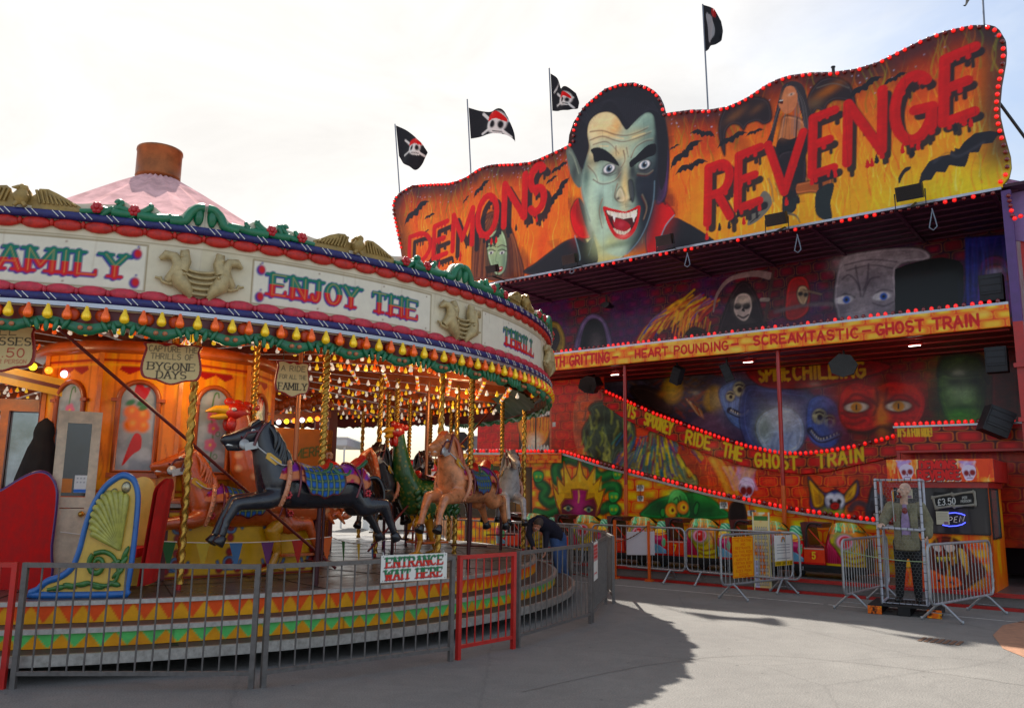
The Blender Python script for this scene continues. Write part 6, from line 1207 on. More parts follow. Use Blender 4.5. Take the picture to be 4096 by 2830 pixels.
for s_ in (-1, 1): mb.tube(catmull([(.80, .11*s_, 2.02), (.88, .125*s_, 1.9), (.92, .11*s_, 1.76)], n=4), .018, 6); mb.tube([(.86, .125*s_, 1.93), (1.0, .10*s_, 1.90), (1.06, .085*s_, 1.80), (1.06, .06*s_, 1.72)], .014, 6)
mb.tube([(1.06, .085, 1.84), (1.08, 0, 1.92), (1.06, -.085, 1.84)], .014, 6); ME_BR = mb.mesh('bridle')
ME_DISC, ME_REIN, ME_SCR, ME_EYE, ME_IRIS = [], [], [], [], []
for s_ in (-1, 1):
    mb = MB(); mb.lathe([(.0, 0), (.058, 0), (.058, .018), (.0, .018)], 16, (1.03, .085*s_, 1.77), rotm(-s_*PI/2, 0, 0)); mb.box((.95, .1*s_, 1.755), (.16, .016, .085), rotm(0, .25, 0)); ME_DISC.append(mb.mesh('rein_plate'))
    mb = MB(); mb.tube(catmull([(.88, .11*s_, 1.75), (.78, .17*s_, 1.66), (.62, .2*s_, 1.55), (.48, .14*s_, 1.56)], n=4), .009, 6); ME_REIN.append(mb.mesh('rein'))
    mb = MB(); mb.prism([(-.12, -.045), (.12, -.045), (.14, .02), (.1, .045), (-.1, .045), (-.14, .0)], .012*s_, lambda x, z, d: (.70+x*.7-z*.4, .175*s_+d, 1.60+x*.45+z*.8)); ME_SCR.append(mb.mesh('name_scroll'))
    mb = MB(); mb.ball((.93, .088*s_, 1.925), (.03, .018, .024), 10, 6); ME_EYE.append(mb.mesh('eye')); mb = MB(); mb.ball((.935, .103*s_, 1.925), (.015, .008, .015), 8, 5); ME_IRIS.append(mb.mesh('iris'))
mb = MB(); mb.prism([(-.05, -.02), (.1, -.02), (.08, .0), (-.03, .012)], .08, lambda x, z, d: (1.12+x, -.04+d, 1.768+z)); ME_TEETH = mb.mesh('teeth')
mb = MB(); mb.tube([(0, 0, 0), (0, 0, 1.1)], .03, 9); ME_LT = mb.mesh('lower_tube')
mb = MB(); mb.tube([(0, -.3, .42), (0, .3, .42)], .014, 6); mb.tube([(-.06, 0, .42), (-.06, 0, 1.08)], .018, 6); ME_FR = mb.mesh('foot_rest')
mb = MB()
mb.tube([hsurf(.60-.13*(1-abs(f)/2.4), f, .085) for f in np.linspace(-2.4, 2.4, 31)], .03, 7)
for i in range(25): f = -2.3+4.6*i/24; mb.ball(hsurf(.60-.13*(1-abs(f)/2.4), f, .112), (.016, .016, .016), 6, 4)
ME_COL = mb.mesh('breast_collar')
mb = MB(); p_ = hsurf(.47, 0, .1)
for s_ in (-1, 1):
    for x_, f_ in ((.54, 1.9), (-.5, 1.75)):
        c_ = hsurf(x_, f_*s_, .09)
        for k in range(6): mb.ball(c_+np.array([.03*math.cos(k*1.05), 0, .03*math.sin(k*1.05)]), .02, 6, 4)
ME_ROS = mb.mesh('rosette')
mb = MB()
for x0, x1 in ((.36, .42), (-.3, -.46), (-.52, -.34)): mb.tube([hsurf(x0+(x1-x0)*abs(f)/1.9, f, .078) for f in np.linspace(-1.9, 1.9, 25)], .014, 6)
ME_GIR = mb.mesh('girth_strap')
def rot_head(th): return math.atan2(-math.sin(th), -math.cos(th))
def horse(P, head, dz, coat, mane, label, sc=1., fancy=True, saddle=None):
    t = thing('carousel_horse', label, 'carousel horse', P, head, 'carved animals riding the merry-go-round')
    t.scale = (sc, sc, sc); k = dz
    def pz(name, me, m, par=t, z=k): o = part(name, me, m, par); o.location = (0, 0, z if par is t else 0); return o
    b = pz('body', HB, coat)
    pz('mane', HME['mane'], mane); pz('tail', HME['tail'], mane)
    for h in hoof_m: pz('hoof', h, HK)
    if saddle is None:
        sd_ = pz('saddle', HME['saddle'], carv('saddle_red', (190, 26, 24))); pz('saddle_rim', HME['saddle_rim'], carv('saddle_green', (26, 96, 58)), sd_); pz('saddle_scroll', HME['scroll'], carv('scroll_tan', (176, 104, 56)), sd_)
        for o_, n_ in ((flank, 'flank_drape'), (tart, 'saddle_cloth')): o = bpy.data.objects.new(n_, o_.data); COL.objects.link(o); o.parent = t; o.location = (0, 0, k)
    else:
        sd_ = pz('saddle', HME['saddle'], saddle); pz('saddle_rim', HME['saddle_rim'], saddle, sd_); o = bpy.data.objects.new('saddle_cloth', BLUEC.data); COL.objects.link(o); o.parent = t; o.location = (0, 0, k)
    pz('bridle', ME_BR, LEATH); pz('breast_collar', ME_COL, carv('collar_salmon', (214, 140, 100))); pz('rosette', ME_ROS, carv('rosette_red', (190, 40, 50))); pz('girth_strap', ME_GIR, carv('strap_maroon', (110, 26, 44)))
    [(pz('rein_plate', ME_DISC[i], PEWTER), pz('rein', ME_REIN[i], PEWTER), pz('name_scroll', ME_SCR[i], carv('scroll_yellow', (222, 170, 50))), pz('iris', ME_IRIS[i], EYEB, pz('eye', ME_EYE[i], EYEW))) for i in (0, 1)]; pz('teeth', ME_TEETH, EYEW)
    o = part('lower_tube', ME_LT, LTUBE, t); o.scale = (1, 1, (k+1.1)/1.1)
    pz('foot_rest', ME_FR, LTUBE)
    q = addpole(t, (0, 0, 1.53+k), zs=(3.15/sc-1.53-k)/2.6)
    return t
BLUEC = cloth_sheet(-.5, .35, lambda x: 1.3+.4*math.cos((x+.05)*6), 40, 30, .06, lambda c: (c.fill((46, 92, 150)), c.fill((24, 40, 90), smo(.02, .01, abs(np.array([1.3+.4*math.cos((x+.05)*6) for x in c.X])*.22-abs(c.Z)-.03))), c.fill((150, 60, 120), smo(-.2, -.3, c.X))), 'saddle_cloth'); COL.objects.unlink(BLUEC)
BLK = carv('black_coat', (34, 36, 44)); MBLK = carv('black_mane', (20, 20, 24)); CHE = carv('chestnut_coat', (196, 86, 26), .35); TANC = carv('tan_coat', (214, 134, 84), .6); TANM = carv('tan_mane', (190, 88, 46), .3); GRY = carv('dapple_grey_coat', (176, 174, 174), .35); GRM = carv('grey_mane', (120, 120, 124))
HZ = .634
def at(x, y): return gnd(x, y, HZ)
def thof(P): return math.atan2(P[0]-CC[0], -(P[1]-CC[1]))
P = at(712, 1321); horse(P, rot_head(thof(P)), -.14, BLK, MBLK, 'black horse with tartan saddle cloth leaping in front of the orange cockerel', 1.0)
P = at(1056, 1283); horse(P, rot_head(thof(P)), -.08, TANC, TANM, 'tan horse with reddish mane just behind the ENTRANCE sign')
P = at(547, 1298); horse(P, rot_head(thof(P)), -.42, CHE, carv('chestnut_mane', (206, 100, 36)), 'orange chestnut horse behind the black horse’s front legs, sunk low')
P = at(1129, 1240); horse(P, rot_head(thof(P)), -.12, GRY, GRM, 'dapple grey horse facing the camera beyond the tan horse')
P = at(884, 1254); horse(P, rot_head(thof(P))-.15, -.12, BLK, MBLK, 'dark horse with blue saddle behind the black horse’s tail', saddle=carv('saddle_blue', (50, 92, 150)))
for th, r, c, m_, lb in ((120, 5.1, BLK, MBLK, 'black horse beyond the dark horse, only its head and legs showing'), (135, 6.6, carv('dark_bay_coat', (70, 36, 26)), MBLK, 'dark bay horse at the far edge of the platform behind the tan horse’s mane'), (112, 4.4, CHE, CHE, 'chestnut horse with pricked ears behind the green cockerel’s neck')):
    a = math.radians(th); P = CC+cp(a, r, HZ); horse(P, rot_head(a), -.1, c, m_, lb)
# cockerels
def cock_meshes():
    M = {}
    mb = MB(); mb.ball((-.05, 0, 1.0), (.55, .3, .34), 16, 10, rotm(0, -.12, 0)); mb.ball((.3, 0, 1.05), (.28, .24, .34), 12, 8)
    cone_chain(mb, [(.35, 0, 1.1), (.52, 0, 1.4), (.6, 0, 1.7), (.64, 0, 1.95), (.66, 0, 2.1)], [.26, .2, .15, .115, .1], 12)
    cone_chain(mb, [(-.4, 0, 1.05), (-.65, 0, 1.3), (-.78, 0, 1.55)], [.24, .17, .08], 10); mb.ball((0, .2, .95), (.42, .12, .24), 12, 8); mb.ball((0, -.2, .95), (.42, .12, .24), 12, 8)
    M['body'] = organic(mb, 'body', None, None, .024, 4)
    mb = MB(); r = random.Random(4)
    for s_ in (-1, 1):
        for row in range(4):
            for i in range(7):
                x = .4-.14*i-.04*row; z = 1.12-.11*row; y = s_*(.29-.02*row+.02*math.sin(i)); mb.ball((x, y*(1-.25*abs(x)), z), (.1, .03, .055), 7, 5, rotm(0, .5+.3*row*.3, 0)); 
        for i in range(6): mb.tube([(.25-.13*i, s_*.24, .8), (.16-.13*i, s_*.25, .66)], [.035, .012], 6)
    for i in range(7): mb.tube(catmull([(-.6, .05*(i-3)/2, 1.2), (-.85, .08*(i-3)/2, 1.5+.04*i), (-1.0, .1*(i-3)/2, 1.45-.05*i)], n=4), list(np.linspace(.06, .02, 9)), 6)
    M['feathers'] = mb.mesh('feathers')
    mb = MB(); mb.ball((.7, 0, 2.14), (.15, .11, .13), 12, 8); 
    for i in range(4): mb.ball((.78-.09*i, 0, 2.27-.015*i), (.06, .035, .06), 8, 6)
    for s_ in (-1, 1): mb.ball((.76, .05*s_, 1.98), (.06, .03, .1), 8, 6)
    M['head'] = mb.mesh('head')
    mb = MB(); mb.tube([(.8, 0, 2.16), (.92, 0, 2.16), (1.02, 0, 2.12)], [.07, .05, .01], 8); mb.tube([(.8, 0, 2.09), (.9, 0, 2.06), (.97, 0, 2.05)], [.05, .04, .01], 8); M['beak'] = mb.mesh('beak')
    mb = MB()
    for s_ in (-1, 1): mb.ball((.77, .1*s_, 2.17), (.03, .015, .025), 8, 6)
    M['eye'] = mb.mesh('eye')
    M['legs'] = []
    for s_ in (-1, 1):
        mb = MB(); k = .25*s_; cone_chain(mb, [(.0+k*.4, .14*s_, .8), (.05+k, .15*s_, .58), (-.02+k, .15*s_, .3), (-.04+k*1.3, .15*s_, .12)], [.13, .085, .045, .04], 9)
        for a in (-.5, 0, .5): mb.tube([(-.04+k*1.3, .15*s_, .1), (.14+k*1.3, .15*s_+.1*a, .06)], [.035, .015], 6)
        mb.tube([(-.04+k*1.3, .15*s_, .1), (-.16+k*1.3, .15*s_, .07)], [.03, .012], 6); M['legs'].append(mb.mesh('leg'))
    mb = MB(); mb.grid([[(x, y, 1.36+.5*abs(x+.1)**2+.06*math.cos(y*6)) for y in np.linspace(-.25, .25, 9)] for x in np.linspace(-.45, .22, 9)]); mb.ball((-.42, 0, 1.45), (.05, .2, .1), 9, 6); mb.ball((.22, 0, 1.42), (.05, .12, .08), 9, 6); M['saddle'] = mb.mesh('saddle')
    mb = MB(); mb.box((-.05, 0, .26), (.55, .5, .035)); M['board'] = mb.mesh('foot_board')
    mb = MB()
    for x in (-.25, .2): mb.tube([(x, 0, .0), (x, 0, .95)], .025, 8)
    M['posts'] = mb.mesh('support_post')
    return M
CM = cock_meshes(); CB = CM['body'].data; bpy.data.objects.remove(CM['body'])
def patchy(name, a, b_, sc=9):
    m = mt(name, a, .35, var=.25, scale=sc, coat=.4); t = m.node_tree; bs = t.nodes['Principled BSDF']; co = N(t, 'ShaderNodeTexCoord'); v = N(t, 'ShaderNodeTexVoronoi', i_Scale=sc); LK(t, co.outputs['Object'], v.inputs['Vector'])
    src = bs.inputs['Base Color'].links[0].from_socket; mx_ = N(t, 'ShaderNodeMix', data_type='RGBA'); r = N(t, 'ShaderNodeMapRange'); LK(t, v.outputs['Distance'], r.inputs['Value'])
    for k, q in (('From Min', .15), ('From Max', .45), ('To Min', 1), ('To Max', 0)): r.inputs[k].default_value = q
    LK(t, r.outputs[0], mx_.inputs[0]); LK(t, src, mx_.inputs[6]); mx_.inputs[7].default_value = (*L(b_), 1); LK(t, mx_.outputs[2], bs.inputs['Base Color']); return m
def cockerel(P, head, bodym, featm, label, sc=1.):
    t = thing('carousel_cockerel', label, 'carousel cockerel', P, head, 'carved animals riding the merry-go-round'); t.scale = sc if isinstance(sc, tuple) else (sc,)*3; sc = sc[2] if isinstance(sc, tuple) else sc
    part('body', CB, bodym, t); part('feathers', CM['feathers'], featm, t); h = part('head', CM['head'], carv('comb_red', (196, 34, 22)), t); part('beak', CM['beak'], carv('beak_yellow', (226, 170, 30)), h); part('eye', CM['eye'], EYEW, h)
    for l in CM['legs']: part('leg', l, carv('leg_yellow', (222, 160, 26)), t)
    part('saddle', CM['saddle'], carv('saddle_red', (190, 26, 24)), t); part('foot_board', CM['board'], carv('orange_board', (206, 96, 24)), t); part('support_post', CM['posts'], RED, t)
    mb = MB(); mb.tube([(.02, 0, 1.35), (.02, 0, 3.1/sc)], .028, 8); part('copper_pole', mb.mesh('copper_pole'), mt('copper_tube', (176, 112, 76), .35, .6), t)
P = at(655, 1291); cockerel(P, rot_head(thof(P)), patchy('orange_plumage', (206, 92, 34), (236, 170, 116), 7), patchy('orange_feather', (214, 100, 40), (240, 190, 140), 16), 'big orange cockerel with yellow beak open behind the black horse', (1.36, 1.1, 1.0))
P = at(958, 1256); cockerel(P, rot_head(thof(P))-.7, patchy('green_plumage', (34, 92, 40), (120, 124, 44), 15), carv('green_feather', (40, 96, 46), .4), 'green cockerel with gold flecks and red head beyond the ENTRANCE sign')
P = CC+cp(math.radians(128), 5.9, HZ); cockerel(P, rot_head(math.radians(128))+PI*.15, patchy('brown_plumage', (110, 40, 26), (150, 70, 30), 8), carv('brown_feather', (120, 50, 30), .4), 'dark red brown cockerel seen from behind against the sky')
# ---------------------------------------------------------------- chariots
def chariot(P, rz, label, mirror=1):
    t = thing('carousel_chariot', label, 'chariot', P, rz, 'chariot seats on the merry-go-round')
    O = [(-.78, .0), (.42, .0), (.50, .06), (.54, .5), (.55, 1.0), (.52, 1.2), (.44, 1.32), (.3, 1.36), (.16, 1.30), (.04, 1.2), (-.08, 1.02), (-.16, .8), (-.22, .5), (-.3, .3), (-.45, .2), (-.62, .15), (-.74, .06)]
    Pc = [tuple(p) for p in catmull(O, True, 4)]
    f = lambda x, z, d: (x*mirror, d, z)
    mb = MB(); mb.prism(Pc if mirror > 0 else Pc[::-1], .06, f); mb.build('side_panel', mt('chariot_yellow', (226, 182, 74), .35, var=.15, coat=.4), t)
    mb = MB(); mb.tube([(x*mirror, -.0, z) for x, z in Pc], .042, 8, closed=True); mb.build('blue_rim', mt('rim_blue', (38, 104, 176), .35, var=.2, coat=.4), t)
    SH = mt('shell_green_gold', (176, 172, 74), .35, var=.4, scale=9, coat=.4); GR2 = mt('acanthus_green', (60, 116, 44), .35, var=.45, scale=9, coat=.4)
    mb = MB()
    for i in range(11):
        a = math.radians(78+8.4*i+2); l = .62-.012*abs(i-3)**1.4
        x0, z0 = .36, .5; mb.tube(catmull([(x0*mirror, -.02, z0), ((x0+l*.45*math.cos(a)-.03)*mirror, -.055, z0+l*.5*math.sin(a)+.05), ((x0+l*.85*math.cos(a+.12))*mirror, -.05, z0+l*.9*math.sin(a+.02)+.08), ((x0+l*1.0*math.cos(a+.2))*mirror, -.015, z0+l*1.0*math.sin(a+.04)+.06)], n=4), [.012, .018, .026, .032, .038, .042, .045, .047, .048, .046, .04, .03, .015], 7)
    mb.build('shell_carving', SH, t)
    mb = MB(); sp = [((.06+.13*(1-i/26)*math.cos(i*.42+2.2)), .34+.13*(1-i/26)*math.sin(i*.42+2.2)) for i in range(24)]
    mb.tube([((x)*mirror, -.03, z) for x, z in sp], list(np.linspace(.04, .018, 24)), 7)
    mb.tube([(x*mirror, -.03, z) for x, z in [tuple(p) for p in catmull([(.0, .46), (.14, .48), (.28, .42), (.36, .28), (.34, .16), (.2, .1), (-.05, .13), (-.3, .1), (-.6, .06)], n=5)]], list(np.linspace(.03, .02, 41)), 7)
    for x, z, a in ((.36, .24, .6), (.42, .36, .9), (.44, .46, 1.1), (.32, .12, -.2), (.1, .09, -.1), (-.1, .12, .2), (-.3, .1, -.2), (-.45, .08, .15), (.3, .35, .4)): mb.ball((x*mirror, -.03, z), (.1, .025, .035), 8, 5, rotm(0, -a*mirror, 0))
    mb.build('acanthus_carving', GR2, t)
    mb = MB()
    for x, z, r in ((.36, 1.22, .07), (.2, 1.16, .052), (.08, 1.04, .035)):
        mb.lathe([(r, 0), (r*.9, .02), (r*.5, .035), (0, .04)], 16, (x*mirror, -.0, z), rotm(PI/2, 0, 0), cap=False)
    mb.build('boss', mt('silver_boss', (180, 170, 140), .25, .8), t)
    # red seat back and bench between the sides
    mb = MB(); mb.grid([[((.62+.06*math.sin(PI*w)+.14*v)*mirror, .06+.95*w, .08+1.26*v-.12*abs(w-.5)**2*4*(v > .9)) for w in np.linspace(0, 1, 9)] for v in np.linspace(0, 1, 8)]); mb.grid([[((.68+.06*math.sin(PI*w)+.14*v)*mirror, .06+.95*w, .08+1.26*v-.12*abs(w-.5)**2*4*(v > .9)) for w in np.linspace(0, 1, 9)] for v in np.linspace(0, 1, 8)])
    mb.build('seat_back', mt('chariot_red', (200, 10, 5), .85, var=.3), t)
    mb = MB(); mb.box((.28*mirror, .5, .45), (.55, .86, .1)); mb.build('seat', mt('chariot_red', (200, 10, 5), .85, var=.3), t)
    mb = MB(); mb.prism(Pc if mirror > 0 else Pc[::-1], .06, lambda x, z, d: (x*mirror, 1.02+d, z)); mb.build('side_panel', mt('chariot_yellow', (226, 182, 74), .35, var=.15, coat=.4), t)
    return t
pA, pB = at(75, 1348), at(292, 1346); mid = (pA+pB)/2; d = pB-pA; rz = math.atan2(d[1], d[0])
tch = chariot(pA+d*(.78/1.32), rz, 'chariot seat with blue rimmed yellow side and carved green shell'); tch.location.z = HZ+.03; tch.scale = (.69, .8, .9)
# tall red scalloped seat back at the left edge
tb_ = t = thing('chariot_bench', 'red curved bench back with purple rim at the left edge of the picture', 'bench', at(40, 1335)+np.array([-.12, .25, 0]), rz, 'chariot seats on the merry-go-round')
O = [(-.85, 0), (.38, 0), (.42, .5), (.43, 1.0), (.38, 1.2), (.24, 1.32), (.05, 1.34), (-.2, 1.26), (-.5, 1.12), (-.85, 1.0)]
t.scale = (.62, .8, .95); Pc = [tuple(p) for p in catmull(O, True, 4)]; mb = MB(); mb.prism(Pc, .07, lambda x, z, d: (x, d, z)); mb.build('bench_back', mt('chariot_red', (200, 10, 5), .85, var=.3), t); mb = MB(); mb.tube([(x, .035, z) for x, z in Pc], .035, 8, closed=True); mb.build('purple_rim', carv('rim_purple', (70, 40, 110)), t)
# ---------------------------------------------------------------- centre cabin
cabP = gnd(338, 1200, 0.); dirc = cabP[:2]/np.linalg.norm(cabP[:2]); cabC = np.array([dirc[0]*13.0, dirc[1]*13.0, HZ-.12])
cb_ = thing('centre_cabin', 'many sided wooden centre cabin with arched flower painted windows', 'cabin', cabC, math.atan2(dirc[1], dirc[0])-PI/2)
NF = 10; RC = 1.48; a0 = math.radians(-10)
def flower_pane(c, kind):
    c.fill((146, 156, 164)); c.fill((190, 196, 204), smo(.4, .7, fbm(c.X*4, c.Z*5, 61))*.8); c.fill((96, 110, 130), smo(.5, .8, fbm(c.X*3+7, c.Z*4, 67))*.6)
    if kind:
        c.poly([(-.02, .62), (.06, .5), (.14, .54), (.07, .34), (-.02, .36), (-.07, .4)], (190, 20, 26), soft=.02); c.poly([(-.02, -.1), (.06, -.12), (.07, -.28), (-.02, -.36), (-.13, -.5), (-.1, -.34)], (190, 24, 30), soft=.02)
        for x, z, r in ((-.08, .18, .09), (.05, .14, .1), (-.06, .02, .1), (.07, .0, .08)): c.blob((x, z), r, r, (230, 120, 40), .95, hard=.5); c.blob((x+.01, z+.02), r*.4, r*.4, (250, 190, 110), .7)
        for x, z in ((-.1, .3), (.03, .3), (.06, .24)): c.blob((x, z), .06, .035, (40, 110, 50), .9, .5, hard=.5)
    else:
        c.line([(.0, -.45), (.02, -.1), (-.02, .2), (.0, .45), (.05, .5), (.07, .44)], .022, (70, 120, 60), .9)
        for x, z in ((0, .2), (.02, .02), (-.01, -.2)):
            for q in range(5): c.blob((x+.05*math.cos(q*1.26), z+.05*math.sin(q*1.26)), .04, .04, (206, 110, 140), .9, hard=.4)
            c.blob((x, z), .02, .02, (230, 190, 60), 1)
        for x, z in ((.09, -.05), (.07, -.35)): c.line([(x+.03*math.cos(q), z+.03*math.sin(q)) for q in np.linspace(0, 6, 9)], .014, (90, 140, 100), .9)
FR = rotm(0, 0, 0)
for i in range(NF):
    an = a0+2*PI*i/NF; half = RC*math.tan(PI/NF); nrm = np.array([math.sin(an), -math.cos(an), 0]); tg = np.array([math.cos(an), math.sin(an), 0]); Cf = nrm*RC
    if nrm[1] > .35: continue
    W3 = lambda x, d, z: tuple(Cf+tg*x+nrm*d+np.array([0, 0, z]))
    mb = MB(); mb.prism([(-half, 1.12), (half, 1.12), (half, 2.95), (-half, 2.95)], -.05, lambda x, z, d: W3(x, d, z)); mb.build('wall_panel', mt('grained_orange_wood', (240, 152, 48), .35, var=.4, scale=4, coat=.5), cb_)
    c = sheet(-half, half, 1.12, 2.95, .016, (236, 142, 44)); c.fill((250, 190, 84), smo(.45, .75, fbm(c.X*9+i, c.Z*1.6, 131))*.7); c.fill((170, 82, 22), smo(.55, .8, fbm(c.X*14, c.Z*1.2, 133))*.55); c.fill((150, 150, 60), smo(1.6, 1.15, c.Z+.2*fbm(c.X*5, c.Z*5, 135))*.6)
    for x in (-half*.62, half*.62): c.line([(x, 1.12), (x, 2.95)], .012, (120, 54, 18), .8)
    c.line([(-half, 2.86), (half, 2.86)], .03, (150, 36, 22)); c.line([(-half, 2.80), (half, 2.80)], .012, (240, 200, 90)); c.line([(-half, 1.2), (half, 1.2)], .03, (150, 36, 22)); R = random.Random(i)
    for s_ in (-1, 1): c.line([(s_*half*.8+.03*math.sin(k*.9), 1.35+.09*k) for k in range(6)], .014, (120, 60, 26), .6); c.poly([(s_*half*.55, 2.74), (s_*half*.3, 2.68), (0, 2.75), (0, 2.79), (s_*half*.5, 2.79)], (160, 40, 26), sm=False)
    c.build('painted_face', lambda X, Z: np.array([W3(x, .006, z) for x, z in zip(X, Z)]), cb_, paintmat('cabin_paint', .35, .25, .6))
    mb = MB(); mb.bar(W3(-half, .02, 1.12), W3(-half, .02, 2.95), .05, .05); mb.build('corner_post', WOOD, cb_)
    ph = .26; w0, zc, zz0 = half*.5, 2.35, 1.45
    arch = [(-w0, zz0), (w0, zz0)]+[(w0*math.cos(a), zc+w0*math.sin(a)) for a in np.linspace(0, PI, 14)]
    nu, nv = 40, 90; zt_ = lambda u: zc+math.sqrt(max(w0*w0-u*u, 0)); xs = np.linspace(-w0, w0, nu); Xg = np.tile(xs, (nv, 1)); Zg = np.array([[zz0+(zt_(x)-zz0)*j/(nv-1) for x in xs] for j in range(nv)])
    c = Cv(Xg, Zg-(zz0+zc+w0)/2, (150, 158, 166)); c.px = .01; flower_pane(c, i % 2 == 0); off = (zz0+zc+w0)/2
    wf = MB(); wf.tube([W3(x, .02, z) for x, z in arch], .035, 6, closed=True); wf.box(tuple(Cf+nrm*.04+np.array([0, 0, zz0-.05])), (w0*2.5, .06, .06), rotm(rz=an))
    for s_ in (-1, 1): wf.box(tuple(Cf+tg*s_*(w0+.03)+nrm*.03+np.array([0, 0, zc])), (.1, .06, .04), rotm(rz=an))
    wo = wf.build('window_frame', DKWOOD, cb_)
    c.build('painted_pane', lambda X, Z: np.array([W3(x, .012, z+off) for x, z in zip(X, Z)]), wo, paintmat('pane_paint', .12, .1, .6))
mb = MB(); mb.lathe([(RC*1.1, 2.95), (RC*1.14, 2.98), (RC*1.1, 3.1)], NF*2, (0, 0, 0)); mb.build('cornice', DKWOOD, cb_); mb = MB(); mb.lathe([(RC*1.09, 1.02), (RC*1.16, 1.06), (RC*1.06, 1.14)], NF*2, (0, 0, 0), cap=False); mb.build('sill_moulding', DKWOOD, cb_)
mb = MB(); mb.lathe([(RC*.72, .0), (RC*.72, 1.1)], NF*2); mb.build('cabin_core', MAROON, cb_)
# counter with yellow painted front
p0, p1 = at(340, 1309), at(716, 1290); e = (p1-p0); ln = np.linalg.norm(e); rz2 = math.atan2(e[1], e[0])
p0_c, p1_c, e_c = p0.copy(), p1.copy(), e/ln; ct = thing('painted_counter', 'yellow counter front painted with blue scrolls and red hearts behind the horses', 'counter', p0, rz2)
c = sheet(0, ln, .0, .86, .013, (222, 176, 30)); R = random.Random(12)
for x0 in (.28, .95, 1.55, 2.1):
    for z0, f_ in ((.62, 1), (.2, -1)):
        for s_ in (-1, 1):
            c.line([(x0+s_*(.02+.13*(1-i/16)*math.cos(i*.5)), z0+f_*.12*(1-i/16)*math.sin(i*.5)) for i in range(15)], .045, (34, 62, 110), .95); c.line([(x0+s_*(.02+.13*(1-i/16)*math.cos(i*.5)), z0+f_*.12*(1-i/16)*math.sin(i*.5)) for i in range(15)], .018, (110, 150, 190), .95)
        for dx, dz in ((-.12, .1), (.12, .1), (0, -.12), (0, .02)): c.blob((x0+dx, z0+dz*f_), .05, .055, (120, 20, 26), 1, hard=.8); c.blob((x0+dx, z0+dz*f_), .03, .03, (190, 40, 40), .8)
for z in (.02, .84): c.line([(0, z), (ln, z)], .04, (130, 26, 20))
c.build('front_panel', lambda X, Z: np.stack([X, np.zeros_like(X), Z], 1), ct, paintmat('counter_paint', .35, .2, .4), back=(0, .1, 0))
mb = MB(); mb.box((ln*.35, .25, .91), (ln*.72, .6, .05)); mb.build('counter_top', mt('grey_worn_top', (150, 146, 136), .5), ct); [MB().box((x, .0, .45), (.09, .09, .9)).build('corner_post', MAROON, ct) for x in (.1, ln-.04)]
mb = MB(); mb.box((ln*.35, .75, .6), (ln*.7, .5, 1.1)); mb.build('counter_body', mt('lit_orange_board', (226, 140, 60), .5), ct)
lamp_ = bpy.data.lights.new('counter_lamp', 'POINT'); lamp_.energy = 28; lamp_.color = (1, .6, .25); lamp_.shadow_soft_size = .06; lo_ = bpy.data.objects.new('counter_lamp', lamp_); COL.objects.link(lo_); lo_.parent = ct; lo_.location = (.25, .3, 1.3)
mb = MB(); mb.ball((.25, .3, 1.45), .05, 9, 6); mb.build('lamp_bulb', mt('warm_lamp_lit', (255, 190, 110), .3, var=.02, emit=5.), ct)
# cabin door standing open
p0, p1 = at(92, 1326), at(192, 1322); ddir = (p1-p0)/np.linalg.norm(p1-p0); W_ = np.linalg.norm(p1-p0)*1.02
dr = thing('cabin_door', 'chipped white half glazed door standing open left of the cabin', 'door', p0, math.atan2(ddir[1], ddir[0]))
DW = mt('chipped_white_door', (206, 190, 164), .5, var=.3, scale=7); hD = 2.0; mb = MB(); w = .1
for (x, z, sx, sz) in ((w/2, hD/2, w, hD), (W_-w/2, hD/2, w, hD), (W_/2, hD-.07, W_-2*w, .14), (W_/2, .95, W_-2*w, .12), (W_/2, .44, W_-2*w, .88)): mb.box((x, 0, z), (sx, .045, sz))
mb.build('door_leaf', DW, dr); mb = MB(); mb.box((W_/2, .0, 1.44), (W_-2*w, .01, .84)); mb.build('glass', mt('dark_glass', (40, 42, 44), .06, var=.1, coat=1.), dr)
mb = MB(); mb.tube([(W_-.1, -.02, .82), (W_-.1, -.08, .82)], .014, 8); mb.ball((W_-.13, -.09, .82), .035, 9, 6); mb.build('door_knob', BRASS, dr)
c = sheet(0, .13, 0, .2, .006, (226, 226, 222)); c.line([(.0, .02), (.13, .02)], .04, (70, 120, 200)); [c.blob((.03+.035*i, .12+.045*j), .009, .009, (120, 120, 130), 1) for i in range(3) for j in range(2)]
c.build('paper_notice', lambda X, Z: np.stack([X+W_*.5, np.full_like(X, -.012), Z+1.06], 1), dr); mb = MB(); mb.box((W_*.32, -.012, 1.14), (.12, .006, .16)); mb.build('paper_notice', mt('orange_notice', (206, 120, 40), .6), dr)
# left pay box with lamp lit eave
px0 = at(10, 1300); pb = thing('pay_box', 'orange wooden pay box with mirrors and lamp lit yellow eave at the left', 'pay box', px0+np.array([.15, .5, 0]), rz2-.35)
mb = MB()
for x in (-.6, -.1, .35, .8): mb.box((x, .0, 1.1), (.1, .08, 2.2))
mb.box((.1, .06, .45), (1.6, .05, .9)); mb.box((.1, .0, 2.2), (1.6, .1, .16)); mb.build('timber_frame', WOOD, pb)
mb = MB(); mb.box((.1, .08, 1.5), (1.5, .02, 1.3)); mb.build('mirror_panel', mt('old_mirror', (150, 156, 160), .05, .9, var=.3, scale=3), pb)
mb = MB(); Rr = rotm(0, .2, 0); mb.box((.25, -.3, 2.42), (2.3, .6, .05), Rr); mb.box((.25, -.6, 2.38), (2.3, .04, .22), Rr); ev = mb.build('eave_board', YEL, pb); mb = MB(); mb.box((.25, -.625, 2.38), (2.3, .01, .05), Rr); mb.build('eave_stripe', MAROON, ev)
